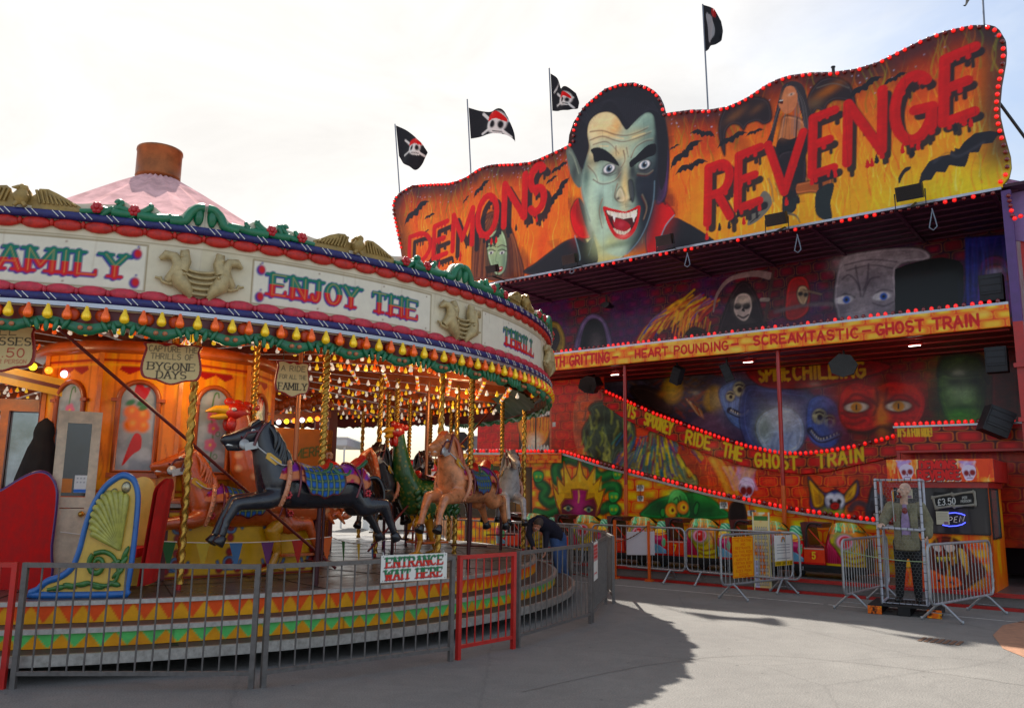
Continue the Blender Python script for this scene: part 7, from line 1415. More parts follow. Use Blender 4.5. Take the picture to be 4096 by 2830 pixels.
LG = [mt('globe_'+n_, c_, .1, emit=1.6, coat=1.) for n_, c_ in (('yellow', (240, 210, 40)), ('orange', (250, 130, 30)), ('white', (226, 226, 250)))]
for i in range(12):
    q = Rr@np.array([-1.05+.19*i, -.33, .14]); mb = MB(); mb.ball((.25+q[0], -.3+q[1], 2.42+q[2]), .05, 9, 6); mb.build('globe_lamp', LG[i % 3], pb)
mb = MB(); mb.box((.05, -.06, 1.98), (.3, .06, .42)); mb.build('framed_picture', mt('dark_picture', (70, 50, 26), .5, var=.4), pb)
# black cloak hanging by the door
Pk = at(66, 1302); ck = thing('black_cloak', 'black hooded cloak draped on a stand beside the white door', 'cloak', Pk)
mb = MB(); rows = []
for i in range(31):
    t_ = i/30; z = 2.0-1.95*t_; w = float(np.interp(t_, [0, .02, .05, .1, .14, .2, .4, .7, 1], [.01, .08, .115, .13, .12, .17, .26, .31, .34]))
    rows.append([(w*(1+.10*math.sin(9*a+t_*2)*t_)*math.cos(a)-.1*t_, .7*w*(1+.1*math.sin(9*a)*t_)*math.sin(a), z) for a in np.linspace(0, 2*PI, 41)])
mb.grid(rows); mb.build('cloak_cloth', mt('black_cloth', (16, 16, 24), .85, var=.4), ck); mb = MB(); mb.tube([(0, 0, 0), (0, 0, 1.95)], .02, 6); mb.build('stand', BLACK, ck)
# organ front at the right of the centre
p0, p1 = at(560, 1243), at(738, 1240); e = p1-p0; ln = float(np.linalg.norm(e)); og = thing('organ_front', 'orange organ front lettered in green under a row of coloured globe lamps', 'organ', p0, math.atan2(e[1], e[0]))
c = sheet(0, ln, 0., 2.3, .016, (206, 130, 36)); c.fill((150, 76, 20), smo(.5, .8, fbm(c.X*2, c.Z*2, 71))*.6); c.line([(.3+.2*(1-i/20)*math.cos(i*.45), 1.9+.22*(1-i/20)*math.sin(i*.45)) for i in range(18)], .05, (176, 100, 26), .9); c.line([(.3, 1.55), (.4, 1.3), (.3, 1.1)], .06, (176, 100, 26), .9)
c.text('MERRIE', (.75, 1.72), (1.42, 1.84), .17, (50, 110, 50), .16); c.text('LONDON', (.6, 1.22), (1.42, 1.3), .2, (50, 110, 50), .18); c.line([(0, .9), (ln, .9)], .06, (120, 30, 20))
c.build('lettered_panel', lambda X, Z: np.stack([X, np.zeros_like(X), Z], 1), og, paintmat('organ_paint', .4, .2, .3), back=(0, .3, 0))
mb = MB(); mb.box((ln, .1, 1.35), (.16, .2, 2.7)); mb.box((ln-.3, .1, 1.35), (.08, .12, 2.7)); mb.build('column', MAROON, og); mb = MB(); mb.box((ln*.45, -.04, 2.52), (ln*1.0, .12, .12), rotm(0, -.1, 0)); r_ = random.Random(1)
for k in range(14): mb.ball((ln*k/14, -.02, 2.72+.05*math.sin(k*1.3)+.01*k), (.09, .08, .11), 8, 6)
mb.build('carved_cornice', DKWOOD, og)
for i in range(9): mb = MB(); mb.ball((.1+i*ln*.1, -.09, 2.36+.02*i), .05, 9, 6); mb.build('globe_lamp', LG[i % 3], og)
# shield signs hanging under the rim, bunting
def shield(th, r, z0, h, w, lines, label):
    P = CC+cp(th, r, z0); t = thing('shield_sign', label, 'sign', P, th, 'cream shield signs hanging inside the canopy')
    out_ = [(-.5, .97), (-.3, 1.0), (-.12, .95), (0, 1.0), (.12, .95), (.3, 1.0), (.5, .97), (.46, .85), (.5, .6), (.52, .35), (.46, .15), (.25, .1), (0, 0), (-.25, .1), (-.46, .15), (-.52, .35), (-.5, .6), (-.46, .85)]
    Pc = [(x*w, z*h) for x, z in out_]; c = sheet(-.56*w, .56*w, -.03, h*1.04, .006, (150, 20, 24)); ins = np.array([(x*.92, (z-.5)*.93+.5) for x, z in out_])*[w, h]; c.poly([tuple(p) for p in ins], (218, 196, 150), sm=True)
    for tx, x0, x1, z, hh, st, col in lines: c.text(tx, (x0*w, z*h), (x1*w, z*h+.012), hh*h, col, .2 if st else .13, slab=st)
    Pp = np.array(catmull(Pc, True, 4)); c.m = lambda x, y: (x, y)
    # keep the outline: draw it as a solid prism with the painted face 4 mm proud
    mb = MB(); mb.prism([tuple(p) for p in Pp][::-1], .03, lambda x, z, d: (x, d, z)); o = mb.build('shield_board', mt('shield_red', (150, 20, 24), .4), t)
    cx = np.clip(c.X, -10, 10); c2 = c
    sc_ = lambda z: np.interp(z/h, [0, .1, .15, .35, .6, .85, .97, 1.0], [.02, .24, .44, .5, .48, .44, .46, .2])*w
    def posf(X, Z): Zc = np.clip(Z, .02*h, .985*h); return np.stack([np.clip(X, -sc_(Zc)*.985, sc_(Zc)*.985), np.full_like(X, -.006), Zc], 1)
    c.build('lettered_face', posf, t, paintmat('fairground_enamel')); mb = MB()
    for s_ in (-1, 1): mb.tube([(s_*w*.3, .015, h*.98), (s_*w*.3, .015, h+.35)], .006, 5)
    mb.build('hanging_wire', BLACK, t)
K_ = (44, 34, 30); K2 = (176, 30, 30)
a = math.radians
shield(a(24.6), 6.9, 2.87, .46, .6, [('CAPTURE THE', -.4, .42, .78, .13, False, K_), ('THRILLS OF', -.36, .36, .60, .13, False, K_), ('BYGONE', -.40, .40, .34, .17, True, K_), ('DAYS', -.24, .26, .14, .17, True, K_)], 'cream shield sign about BYGONE DAYS hanging above the black horse’s pole')
shield(a(36.7), 6.6, 2.86, .44, .42, [('A RIDE', -.36, .36, .72, .14, False, K_), ('FOR ALL THE', -.40, .40, .5, .11, False, K_), ('FAMILY', -.42, .42, .2, .18, True, K_)], 'cream shield sign lettered A RIDE FOR ALL THE FAMILY')
shield(a(10.9), 6.9, 2.92, .5, .62, [('ALL', -.2, .2, .76, .13, False, K_), ('CLASSES', -.44, .44, .55, .16, True, K_), ('£3.50', -.3, .36, .30, .18, False, K2), ('PER PERSON', -.14, .40, .17, .08, False, K2)], 'cream shield sign with the £3.50 price cut by the left picture edge')
bt = thing('bunting_string', 'string of small coloured pennants sagging across the front of the counter', 'bunting', (0, 0, 0))
nq = np.array([e_c[1], -e_c[0], 0]); A = p0_c-e_c*1.1+nq*.3+np.array([0, 0, .62]); Bp = p1_c+nq*.35+np.array([0, 0, .5]); pts = [A+(Bp-A)*t_+np.array([0, 0, .0-.10*4*t_*(1-t_)]) for t_ in np.linspace(0, 1, 25)]
Cp_ = np.array(CC+cp(a(100), 4.6, 1.0)); pts2 = [Bp+(Cp_-Bp)*t_-np.array([0, 0, .15*4*t_*(1-t_)]) for t_ in np.linspace(0, 1, 17)]; pts = pts+pts2[1:]
mb = MB(); mb.tube(pts, .006, 5); mb.build('cord', WHITE, bt)
for i in range(2, len(pts)-1, 3):
    p, q = pts[i], pts[i+1]; e = (q-p)/np.linalg.norm(q-p)*.17; dn = np.array([.02, .0, -.34]); mb = MB(); mb.add([p, p+e, p+e*.5+dn, p+(0, .006, 0), p+e+(0, .006, 0), p+e*.5+dn+(0, .006, 0)], [(0, 1, 2), (5, 4, 3), (0, 3, 4, 1), (1, 4, 5, 2), (2, 5, 3, 0)])
    n_, c_ = (('pennant_red', (190, 40, 26)), ('pennant_orange', (214, 96, 30)), ('pennant_green', (40, 104, 50)), ('pennant_yellow', (210, 180, 50)), ('pennant_blue', (70, 120, 170)), ('pennant_purple', (110, 50, 110)))[(i//3) % 6]; mb.build('pennant', mt(n_, c_, .7), bt)
# ================================================================ railings round the merry-go-round
RAIL = mt('grey_painted_rail', (112, 106, 102), .5, .35, var=.3, scale=16); REDR = mt('red_gate_paint', (196, 26, 18), .4, var=.25, coat=.2)
def rail_panel(A, B_, nbar, label, mat=RAIL, name='railing_panel', grp='grey railing panels round the merry-go-round', h=1.06, z0=.13, cat='railing'):
    A = np.array(A, float)*[1, 1, 0]; B_ = np.array(B_, float)*[1, 1, 0]; l = np.linalg.norm(B_-A); t = thing(name, label, cat, A, math.atan2(*(B_-A)[1::-1]), grp); s = .024
    mb = MB(); mb.bar((s, 0, h), (l-s, 0, h), .042); mb.build('top_rail', mat, t); mb = MB(); mb.bar((s, 0, z0), (l-s, 0, z0), .036); mb.build('bottom_rail', mat, t)
    for x in (s, l-s): mb = MB(); mb.box((x, 0, h/2+.011), (.046, .046, h+.022)); mb.build('post', mat, t)
    for i in range(nbar): x = s+(l-2*s)*(i+1)/(nbar+1); mb = MB(); mb.tube([(x, 0, z0), (x, 0, h)], .0085, 6, caps=False); mb.build('bar', mat, t)
    return t
p = [gnd(22, 1553), gnd(572, 1552), gnd(1020, 1490), gnd(1160, 1462), gnd(1333, 1405), gnd(1367, 1362)]
def fpt(thd, r=8.42): a_ = math.radians(thd); return CC+np.array([r*math.sin(a_), -r*math.cos(a_), 0])
th5 = math.degrees(math.atan2(p[5][0]-CC[0], -(p[5][1]-CC[1])))
rail_panel(p[0], p[1], 13, 'grey railing panel at the lower left in front of the shell chariot'); rail_panel(p[1]+np.array([.05, .03, 0]), p[2], 13, 'grey railing panel carrying the ENTRANCE sign')
rail_panel(p[2]+np.array([.04, .05, 0]), p[3], 6, 'bright red narrow gate beside the ENTRANCE sign', REDR, 'red_gate', 'red gates in the railing', cat='gate'); rail_panel(p[3]+np.array([.03, .05, 0]), p[4], 13, 'grey railing panel just right of the red gate'); rail_panel(p[4]+np.array([.02, .05, 0]), p[5], 13, 'grey railing panel seen nearly edge on with the scooter notice')
pl_ = p[0]+(p[0]-p[1])*.47; rail_panel(pl_, p[0]-(p[1]-p[0])*.02, 6, 'red gate cut by the left picture edge', REDR, 'red_gate', 'red gates in the railing', cat='gate')
lb = ['pale sunlit railing panel behind the bending man', 'far railing panel behind the dapple grey horse', 'far railing panel beyond the tan horse', 'far railing panel beyond the green cockerel', 'far railing panel beyond the dark horse’s legs']
for k in range(5): rail_panel(fpt(th5+14.6*k+.3), fpt(th5+14.6*(k+1)), 13, lb[k])
def hungsign(A, B_, f0, f1, z0, z1, paint, label, name='hanging_sign', cat='sign', off=.03, step=.006, base=(232, 230, 222), parent_grp=None, tilt=0.):
    A = np.array(A, float); B_ = np.array(B_, float); d = (B_-A); l = np.linalg.norm(d); d /= l; nrm = np.array([d[1], -d[0], 0]); P = A+d*l*f0; w = l*(f1-f0)
    t = thing(name, label, cat, P+nrm*off, math.atan2(d[1], d[0]), parent_grp); c = sheet(0, w, z0, z1, step, base); paint(c, w, z0, z1)
    c.build('face', lambda X, Z: np.stack([X, np.zeros_like(X), Z+tilt*X], 1), t, paintmat('sign_paint', .35, .06, .3), back=(0, .008, 0))
    mb = MB()
    for x in (.03, w-.03): mb.tube([(x, .0, z1-.02+tilt*x), (x, .03, z1+.03+tilt*x), (x, .0, z1-.01+tilt*x)], .004, 5)
    mb.build('cable_tie', WHITE, t); return t
def p_ent(c, w, z0, z1):
    for tx, x0, x1, z in (('ENTRANCE', .08, .94, .56), ('WAIT HERE', .07, .93, .10)): c.text(tx, (w*x0, z0+(z1-z0)*z), (w*x1, z0+(z1-z0)*z+.01), (z1-z0)*.34, (40, 120, 76), .24, slab=True, c2=(206, 66, 56), shadow=(-.008, -.008), sc=(60, 40, 60), gap=.34)
    for x in (.03, .97):
        for z in (.06, .94): c.blob((w*x, z0+(z1-z0)*z), .008, .008, (120, 118, 114), 1)
def atrail(A, B_, x, y):
    d = ray(x, y); n = np.array([(B_-A)[1], -(B_-A)[0], 0]); t = ((A-EYE)@n)/(d@n); P = EYE+d*t; return float((P-A)@(B_-A)/((B_-A)@(B_-A))), float(P[2])
a0, z1 = atrail(p[1], p[2], 857, 1254); a1, z0 = atrail(p[1], p[2], 1004, 1304)
hungsign(p[1], p[2], a0, a1, z0, z1+.01, p_ent, 'white ENTRANCE WAIT HERE sign in green and red fairground letters')
def p_sc(c, w, z0, z1):
    h = z1-z0; c.poly([(.02, z0+h*.5), (w-.02, z0+h*.5), (w-.02, z1-.03), (.02, z1-.03)], (206, 150, 150), sm=False); 
    for k in range(4): c.line([(.04, z1-.06-k*.05), (w-.04, z1-.06-k*.05)], .03, (190, 40, 44))
    c.line([(w*.2, z0+h*.18), (w*.75, z0+h*.18), (w*.85, z0+h*.4)], .018, (190, 40, 40), sm=False); c.blob((w*.22, z0+h*.15), .02, .02, (170, 40, 40), 1, hard=.7); c.blob((w*.78, z0+h*.15), .02, .02, (170, 40, 40), 1, hard=.7)
hungsign(p[4], p[5], .03, .3, .55, 1.08, p_sc, 'small white notice with red scooter symbol hung on the edge-on railing')
# ================================================================ crowd barriers
def barrier_mesh(l=2.36, h=1.1, r=.12):
    M = []
    z0 = .26; out_ = []
    for cx, cz, a0_ in ((l/2-r, h-r, 0), (-l/2+r, h-r, 90), (-l/2+r, z0+r, 180), (l/2-r, z0+r, 270)): out_ += [(cx+r*math.cos(math.radians(a0_+15*i)), 0, cz+r*math.sin(math.radians(a0_+15*i))) for i in range(7)]
    mb = MB(); mb.tube(out_, .0205, 9, closed=True); M.append(('frame', mb.mesh('frame')))
    nb_ = 17
    for i in range(nb_):
        x = -l/2+l*(i+1)/(nb_+1); e = max(0, abs(x)-(l/2-r)); dz = r-math.sqrt(max(r*r-e*e, 0)); mb = MB(); mb.tube([(x, 0, z0+dz), (x, 0, h-dz)], .0075, 6, caps=False); M.append(('bar', mb.mesh('bar')))
    for x in (-.84, .84):
        mb = MB()
        for s_ in (-1, 1): mb.tube([(x, 0, z0), (x, s_*.06, z0-.03), (x, s_*.28, .02)], .019, 8); mb.lathe([(.022, 0), (.024, .05)], 8, (x, s_*.28, .0))
        mb.tube([(x, -.18, .12), (x, .18, .12)], .006, 5); M.append(('foot', mb.mesh('foot')))
    mb = MB()
    for z in (.45, .85): mb.tube([(l/2, 0, z), (l/2+.05, 0, z), (l/2+.05, 0, z+.06)], .009, 6); mb.tube([(-l/2, 0, z), (-l/2-.035, 0, z)], .012, 6)
    M.append(('hook', mb.mesh('hook'))); return M
BMS = barrier_mesh()
for n_, me in BMS: me.materials.append(STEEL)
def barrier(a_, b_, label):
    A, B_ = gnd(*a_), gnd(*b_); mid = (A+B_)/2; d = B_-A
    t = thing('crowd_barrier', label, 'crowd barrier', mid, math.atan2(d[1], d[0]), 'steel crowd barriers before the ghost train')
    for n_, me in BMS: o = bpy.data.objects.new(n_, me); COL.objects.link(o); o.parent = t
    return t, mid, d/np.linalg.norm(d)
barrier((1165, 1285), (1287, 1298), 'steel crowd barrier partly hidden behind the bending man'); bA = barrier((1364, 1300), (1515, 1315), 'steel crowd barrier with a blank white board on it'); bB = barrier((1584, 1320), (1767, 1337), 'steel crowd barrier standing behind the yellow warning sign')
b3 = barrier((1656, 1352), (1767, 1337), 'steel crowd barrier set at an angle carrying the yellow warning sign'); b4 = barrier((1913, 1379), (2003, 1352), 'steel crowd barrier just left of the caged zombie'); b5 = barrier((2122, 1403), (2229, 1380), 'steel crowd barrier just right of the caged zombie')
def onbar(b, f0, f1): t, m_, d = b; return m_+d*(2.36*(f0-.5)), m_+d*(2.36*(f1-.5))
def p_warn(c, w, z0, z1):
    h = z1-z0; R_ = (196, 30, 24); c.line([(.02, z0+.02), (w-.02, z0+.02), (w-.02, z1-.02), (.02, z1-.02), (.02, z0+.02)], .009, R_, sm=False)
    L_ = ['THE SEATING', 'AND', 'RESTRAINTS', 'ON THIS RIDE', 'MAY PROHIBIT', 'GUESTS OF', 'CERTAIN BODY', 'SHAPES OR', 'SIZES FROM', 'RIDING']
    for i, tx in enumerate(L_): m_ = .5*w*(1-min(.86, .072*len(tx))); z = z1-h*(.085+.092*i)-.028; c.text(tx, (m_, z), (w-m_, z), h*.055, R_, .18, gap=.3)
A, B_ = onbar(b3, .135, .415); hungsign(A, B_, 0, 1, .36, 1.06, p_warn, 'yellow warning sign in red letters about seating and restraints', base=(240, 164, 24))
def p_note(c, w, z0, z1):
    for k, cl in enumerate(((206, 60, 50), (230, 160, 50), (90, 160, 90), (70, 110, 190))): c.line([(w*.5+(.075-.014*k)*math.cos(q), z1-.12+(.085-.014*k)*math.sin(q)) for q in np.linspace(0, PI, 10)], .014, cl)
    for k, z in enumerate((.17, .22, .27, .32, .42)): c.line([(w*.14, z1-z), (w*.86, z1-z)], .012, (90, 90, 104), .8)
    c.poly([(0, z0), (w, z0), (w, z0+.085), (0, z0+.085)], (230, 190, 30), sm=False); c.text('STROBE LIGHTS IN USE', (.012, z0+.02), (w-.012, z0+.02), .045, (30, 26, 20), .2)
A, B_ = onbar(b3, .72, .985); hungsign(A, B_, 0, 1, .5, 1.05, p_note, 'white notice with a small rainbow over a yellow STROBE LIGHTS strip')
A, B_ = onbar(bA, .4, .7); hungsign(A, B_, 0, 1, .5, .98, lambda c, w, a_, b_: None, 'blank white board hung on the crowd barrier left of the totem sign', base=(206, 206, 214), tilt=.05)
# tall illustrated totem board
P = gnd(1722, 1331); tb = thing('totem_board', 'tall narrow illustrated rule board standing behind the yellow sign', 'sign board', P, FROT+.2)
c = sheet(-.165, .165, 0, 1.46, .007, (206, 206, 160)); c.poly([(-.15, .02), (.15, .02), (.15, 1.44), (-.15, 1.44)], (236, 232, 214), sm=False); c.poly([(-.14, .03), (.14, .03), (.14, 1.43), (-.14, 1.43)], (226, 206, 150), sm=False); c.fill((230, 120, 50), smo(.5, .66, fbm(c.X*9, c.Z*5, 81))*(abs(c.X) < .14)*.9)
c.poly([(-.13, 1.30), (.13, 1.30), (.13, 1.39), (-.13, 1.39)], (60, 110, 50), sm=False); c.poly([(-.14, .03), (-.06, .03), (-.06, .55), (-.14, .55)], (206, 206, 230), sm=False)
for k, tx in enumerate(('DARE', 'YOU', 'RIDE IT', 'YOU', 'MUST BE', 'BRAVE', 'ENOUGH', 'TO', 'ENTER', 'TONIGHT')): pass
for z in (1.15, .98, .86, .74, .62, .50, .38, .26, .12):
    for k in range(6): x = -.115+.04*k; c.line([(x, z-.03), (x+.01, z+.035), (x+.022, z-.03)], .012, (60, 56, 64)); c.line([(x+.002, z-.02), (x+.011, z+.025), (x+.02, z-.02)], .006, (216, 216, 214))
c.build('printed_face', lambda X, Z: np.stack([X, np.zeros_like(X), Z], 1), tb, paintmat('sign_paint', .35, .06, .3), back=(0, .02, 0)); mb = MB(); mb.box((0, .1, .012), (.3, .2, .024)); mb.bar((0, .03, .9), (0, .18, .02), .025); mb.build('prop_foot', BLACK, tb)
# orange chain posts
pq = []
for x, y0, y1, lb_ in ((1393, 1296, 1205, 'orange chain post nearest the railing corner'), (1470, 1284, 1193, 'orange chain post behind the blank white board')):
    P = FL(fac(x, y0, 1.22)[0], 1.12, 0); t = thing('chain_post', lb_, 'post', P, FROT, 'orange posts on the platform edge'); mb = MB(); mb.box((0, 0, .62), (.05, .05, 1.2)); mb.box((0, 0, .02), (.16, .12, .04)); mb.build('post_tube', ORANGE, t); pq.append(P)
A, B_ = pq[0]+(0, 0, .75), pq[1]+(0, 0, 1.15); mb = MB(); n = 22
for i in range(n): f0 = i/n; f1 = (i+.8)/n; q = lambda f: A+(B_-A)*f-np.array([0, 0, .3*f*(1-f)]); mb.bar(q(f0), q(f1), .022 if i % 2 else .012, .012 if i % 2 else .022)
tag(mb.build('safety_chain', mt('rusty_chain', (120, 92, 70), .5, .6)), 'rusty chain slung between the two orange posts', 'chain')
# ================================================================ ghost train cars
def car_paint_face(c, x0, x1):
    W_ = x1-x0; X = lambda f: x0+f*W_
    c.fill((206, 196, 70)); c.fill((226, 120, 40), smo(.35, .75, fbm(c.X*5, c.Z*5, 91))*.8)
    c.poly([(X(-.05), .25), (X(-.05), .9), (X(.12), .95), (X(.18), .7), (X(.35), .55), (X(.5), .25)], (150, 26, 60), soft=.04)
    for k in range(7): c.line([(X(.02+.05*k), .3), (X(.03+.05*k), .5), (X(.12+.03*k), .72-.03*k)], .014, (214, 90, 120), .7, soft=.01)
    c.poly([(X(0), .98), (X(.2), .93), (X(.45), .88), (X(.8), .90), (X(1.05), .88), (X(1.05), 1.2), (X(-.05), 1.2)], (96, 176, 110), soft=.03); c.fill((226, 120, 44), smo(.5, .62, fbm(c.X*9, c.Z*6, 97))*(c.Z > .84)*.8); c.fill((150, 30, 50), smo(.16, .06, (c.X-x0)/W_)*.9)
    for k in range(9): c.line([(X(.05+.1*k), 1.08), (X(.12+.1*k), .97), (X(.10+.11*k), .88)], .02, ((196, 236, 190), (30, 110, 70))[k % 2], .8, soft=.012)
    for k in range(8): c.line([(X(.45+.03*k), 1.07), (X(.4+.07*k), 1.0), (X(.5+.05*k), .93)], .012, (240, 190, 60), .7)
    c.poly([(X(.3), .68), (X(.45), .56), (X(.65), .54), (X(.78), .66), (X(.7), .82), (X(.5), .86), (X(.36), .8)], (180, 170, 120), soft=.02); c.blob((X(.56), .70), .19, .15, (90, 84, 44), .9, hard=.5); c.blob((X(.56), .70), .15, .13, (226, 160, 180), 1, hard=.75); c.blob((X(.57), .70), .11, .11, (186, 10, 20), 1, hard=.8); c.blob((X(.55), .735), .03, .025, (250, 190, 190), .9)
    c.line([(X(.28), .66), (X(.45), .53), (X(.68), .51), (X(.85), .64)], .035, (110, 110, 50), .8, soft=.02)
    for P_ in ([(X(.5), .45), (X(.7), .4), (X(.95), .45)], [(X(.55), .35), (X(.75), .3), (X(.95), .34)], [(X(.85), .75), (X(.95), .6), (X(.93), .45)]): c.line(P_, .04, (130, 40, 24), .8, soft=.02)
    for k in range(5): c.blob((X(.55+.09*k), .45), .02, .02, (226, 160, 60), .8)
    c.fill((214, 180, 40), smo(.30, .275, c.Z)); c.fill((40, 30, 26), smo(.255, .245, c.Z))
def car_paint_rear(c, x0, x1):
    W_ = x1-x0; X = lambda f: x0+f*W_
    c.fill((214, 60, 50)); c.poly([(X(-.1), .85), (X(1.1), .72), (X(1.1), 1.2), (X(-.1), 1.2)], (70, 170, 120), soft=.02)
    for k in range(6): c.line([(X(.05), 1.0-.04*k), (X(.4), .97-.03*k), (X(.95), .83-.03*k)], .014, ((200, 240, 200), (24, 100, 64))[k % 2], .8)
    c.blob((X(.45), .74), .15, .07, (236, 190, 70), 1, hard=.6); c.line([(X(.1), .72), (X(.5), .70), (X(.9), .74)], .025, (190, 60, 30), .9)
    c.poly([(X(.1), .66), (X(.5), .67), (X(.9), .6), (X(.8), .46), (X(.4), .46), (X(.1), .54)], (176, 40, 90), soft=.02); c.blob((X(.5), .6), .1, .04, (226, 110, 150), .8)
    c.poly([(X(-.1), .52), (X(.3), .48), (X(.7), .44), (X(1.1), .3), (X(1.1), .28), (X(-.1), .28)], (140, 190, 214), soft=.02)
    for k in range(6): c.line([(X(.02+.08*k), .5), (X(.15+.1*k), .4), (X(.4+.12*k), .3)], .012, (70, 120, 150), .7)
    c.poly([(X(.72), .5), (X(.88), .44), (X(.92), .56), (X(.82), .62)], (100, 180, 120), soft=.015); c.fill((190, 20, 26), smo(.30, .28, c.Z)); c.fill((40, 30, 26), smo(.255, .245, c.Z))
RUB = mt('black_rubber', (18, 18, 19), .7, var=.3); SEATM = mt('maroon_seat_vinyl', (86, 24, 26), .35, var=.4, scale=9, coat=.3)
def ztopf(x): return .5+.55*max(0, 1-abs((x-1.09)/.385)**3.4)**(1/2.6) if x > .7 else 0
def ztopr(x): return .5+.47*max(0, 1-abs((x-.13)/.24)**3.)**(1/2.4)
def shell(x0, x1, ztf_, paint, nm, t, depth=.95):
    nx, nz = 70, 70; xs = np.linspace(x0, x1, nx); Xg = np.tile(xs, (nz, 1)); zt__ = np.array([max(ztf_(x), .56) for x in xs]); Zg = .2+(zt__-.2)*np.linspace(0, 1, nz)[:, None]; c = Cv(Xg, Zg, (200, 90, 40)); c.px = .008; paint(c, x0, x1)
    tg = np.tile(np.linspace(0, 1, nz)[:, None], (1, nx)).ravel(); fx = ((Xg-x0)/(x1-x0)).ravel()
    f = lambda X, Z: np.stack([X, .30*np.clip(tg-.45, 0, 1)**2*2+.12*(np.abs(fx-.5)*2)**4-.04*np.sin(PI*tg), Z], 1)
    o = c.build(nm, f, t, paintmat('car_paint', .3, .15, .5)); o.data.polygons.foreach_set('use_smooth', [True]*len(o.data.polygons))
    mb = MB(); mb.grid([[(x, .42+.3*q, max(ztf_(x), .56)-.03-.12*q) for x in xs[::3]] for q in (0, 1)]); mb.grid([[(x, .74, z) for x in xs[::3]] for z in (.2, max(.56, .5))])
    for x in (x0, x1): mb.add([(x, .1, .2), (x, .74, .2), (x, .74, max(ztf_(x), .56)-.15), (x, .42, max(ztf_(x), .56)-.02), (x, .14, .5)], [(0, 1, 2, 3, 4)])
    mb.build('shell_back', mt('car_green_back', (40, 110, 80), .4), o); return o
def ghost_car(u0, num, label):
    t = thing('ghost_train_car', label, 'ride car', FL(u0, 1.95, .23), FROT, 'monster faced cars of the ghost train')
    shell(.72, 1.46, ztopf, car_paint_face, 'front_fairing', t); shell(.0, .34, ztopr, car_paint_rear, 'rear_fairing', t)
    c = sheet(.34, .73, .25, .56, .008, (226, 84, 22)); c.line([(.35, .545), (.72, .545)], .02, (170, 168, 160)); c.line([(.35, .27), (.72, .27)], .03, (190, 30, 24))
    if num: c.blob((.53, .42), .075, .075, (206, 60, 16), .9, hard=.7); c.text(num, (.5, .36), (.56, .36), .12, (240, 200, 90), .22)
    c.build('sill_panel', lambda X, Z: np.stack([X, np.zeros_like(X)+.02, Z], 1), t, paintmat('car_paint', .3, .15, .5), back=(0, .7, 0))
    mb = MB(); mb.box((.36, .4, .8), (.1, .66, .5), rotm(0, -.15, 0)); mb.box((.52, .4, .56), (.34, .64, .1)); mb.build('seat', SEATM, t)
    mb = MB(); mb.tube(catmull([(.38, .06, .56), (.40, .06, .92), (.50, .06, 1.03), (.68, .06, 1.0)], n=4), .016, 7); mb.build('roll_bar', BLACK, t); mb = MB(); mb.box((.53, .38, 1.0), (.34, .6, .09), rotm(0, .05, 0)); mb.build('head_board', SEATM, t)
    mb = MB(); mb.bar((.42, .12, .92), (.72, .12, .58), .022); mb.build('lap_bar', mt('lap_bar_red', (214, 50, 20), .4), t)
    mb = MB(); mb.box((.73, .38, .17), (1.44, .66, .12)); mb.build('chassis', BLACK, t); mb = MB(); mb.box((.73, .03, .215), (1.47, .09, .06)); mb.build('rubber_bumper', RUB, t)
    for x in (.22, 1.15): mb = MB(); mb.lathe([(.04, -.03), (.1, -.03), (.115, 0), (.1, .03), (.04, .03)], 14, (x, .12, .115), rotm(PI/2, 0, 0)); mb.build('wheel', RUB, t)
for u0, n_, lb_ in ((-4.5, '', 'monster faced ghost train car farthest left behind the bending man'), (-3.0, '', 'monster faced ghost train car behind the railing corner'), (-1.53, '', 'monster faced ghost train car behind the first orange post'), (-.06, '7', 'monster faced orange ghost train car numbered 7'), (1.42, '', 'monster faced ghost train car behind the yellow warning sign'), (2.89, '5', 'monster faced orange ghost train car numbered 5')): ghost_car(u0, n_, lb_)
# ================================================================ ticket booth
DBT = 1.67; bo = thing('ticket_booth', 'orange flame painted ticket booth headed DEMONS REVENGE with dark window', 'ticket booth', FL(0, DBT, 0), FROT); Z7 = zoommap(3300, 1800, 796/1694, DBT)
uL_, uR_ = 4.97, 6.5; pb_ = lambda dd=0.: (lambda X, Z: np.stack([X, np.full_like(X, dd), Z], 1))
c = sheet(uL_, uR_, .17, 1.98, .01, (236, 120, 30)); c.bricks(.42, .24, (248, 190, 60), (236, 100, 26), (226, 80, 20), seed=77); c.fill((240, 100, 26), smo(.4, .7, fbm(c.X*2, c.Z*1.4, 78))*.7); c.m = Z7
c.poly([(880, 1010), (900, 820), (980, 740), (1120, 760), (1250, 880), (1370, 1030), (1280, 1120), (1150, 1190), (900, 1190)], (84, 32, 20), soft=.03)
c.poly([(920, 800), (1000, 790), (1090, 800), (1100, 850), (1020, 870), (940, 850)], (220, 206, 200), soft=.02); c.line([(985, 785), (1010, 850), (1020, 880)], .05, (60, 22, 14)); c.poly([(970, 880), (1010, 840), (1050, 870), (1030, 910)], (30, 20, 16)); c.line([(930, 895), (1100, 900)], .03, (150, 80, 50), .8)
c.poly([(945, 905), (1100, 900), (1130, 960), (1080, 1030), (980, 1020)], (40, 14, 14), soft=.015)
for x in (960, 990, 1020, 1060, 1095): c.poly([(x-10, 905), (x+12, 905), (x+2, 950)], (226, 210, 110), sm=False)
c.poly([(1140, 830), (1200, 870), (1220, 960), (1210, 1060), (1180, 990), (1150, 920)], (226, 190, 110), soft=.02)
c.poly([(600, 1040), (680, 1000), (900, 1010), (1010, 1060), (1130, 1080), (1120, 1170), (600, 1170)], (226, 96, 20), soft=.03)
for x in (640, 720, 960, 1040): c.line([(x, 1020), (x-10, 1100), (x+5, 1170)], .03, (170, 60, 14), .7, soft=.02)
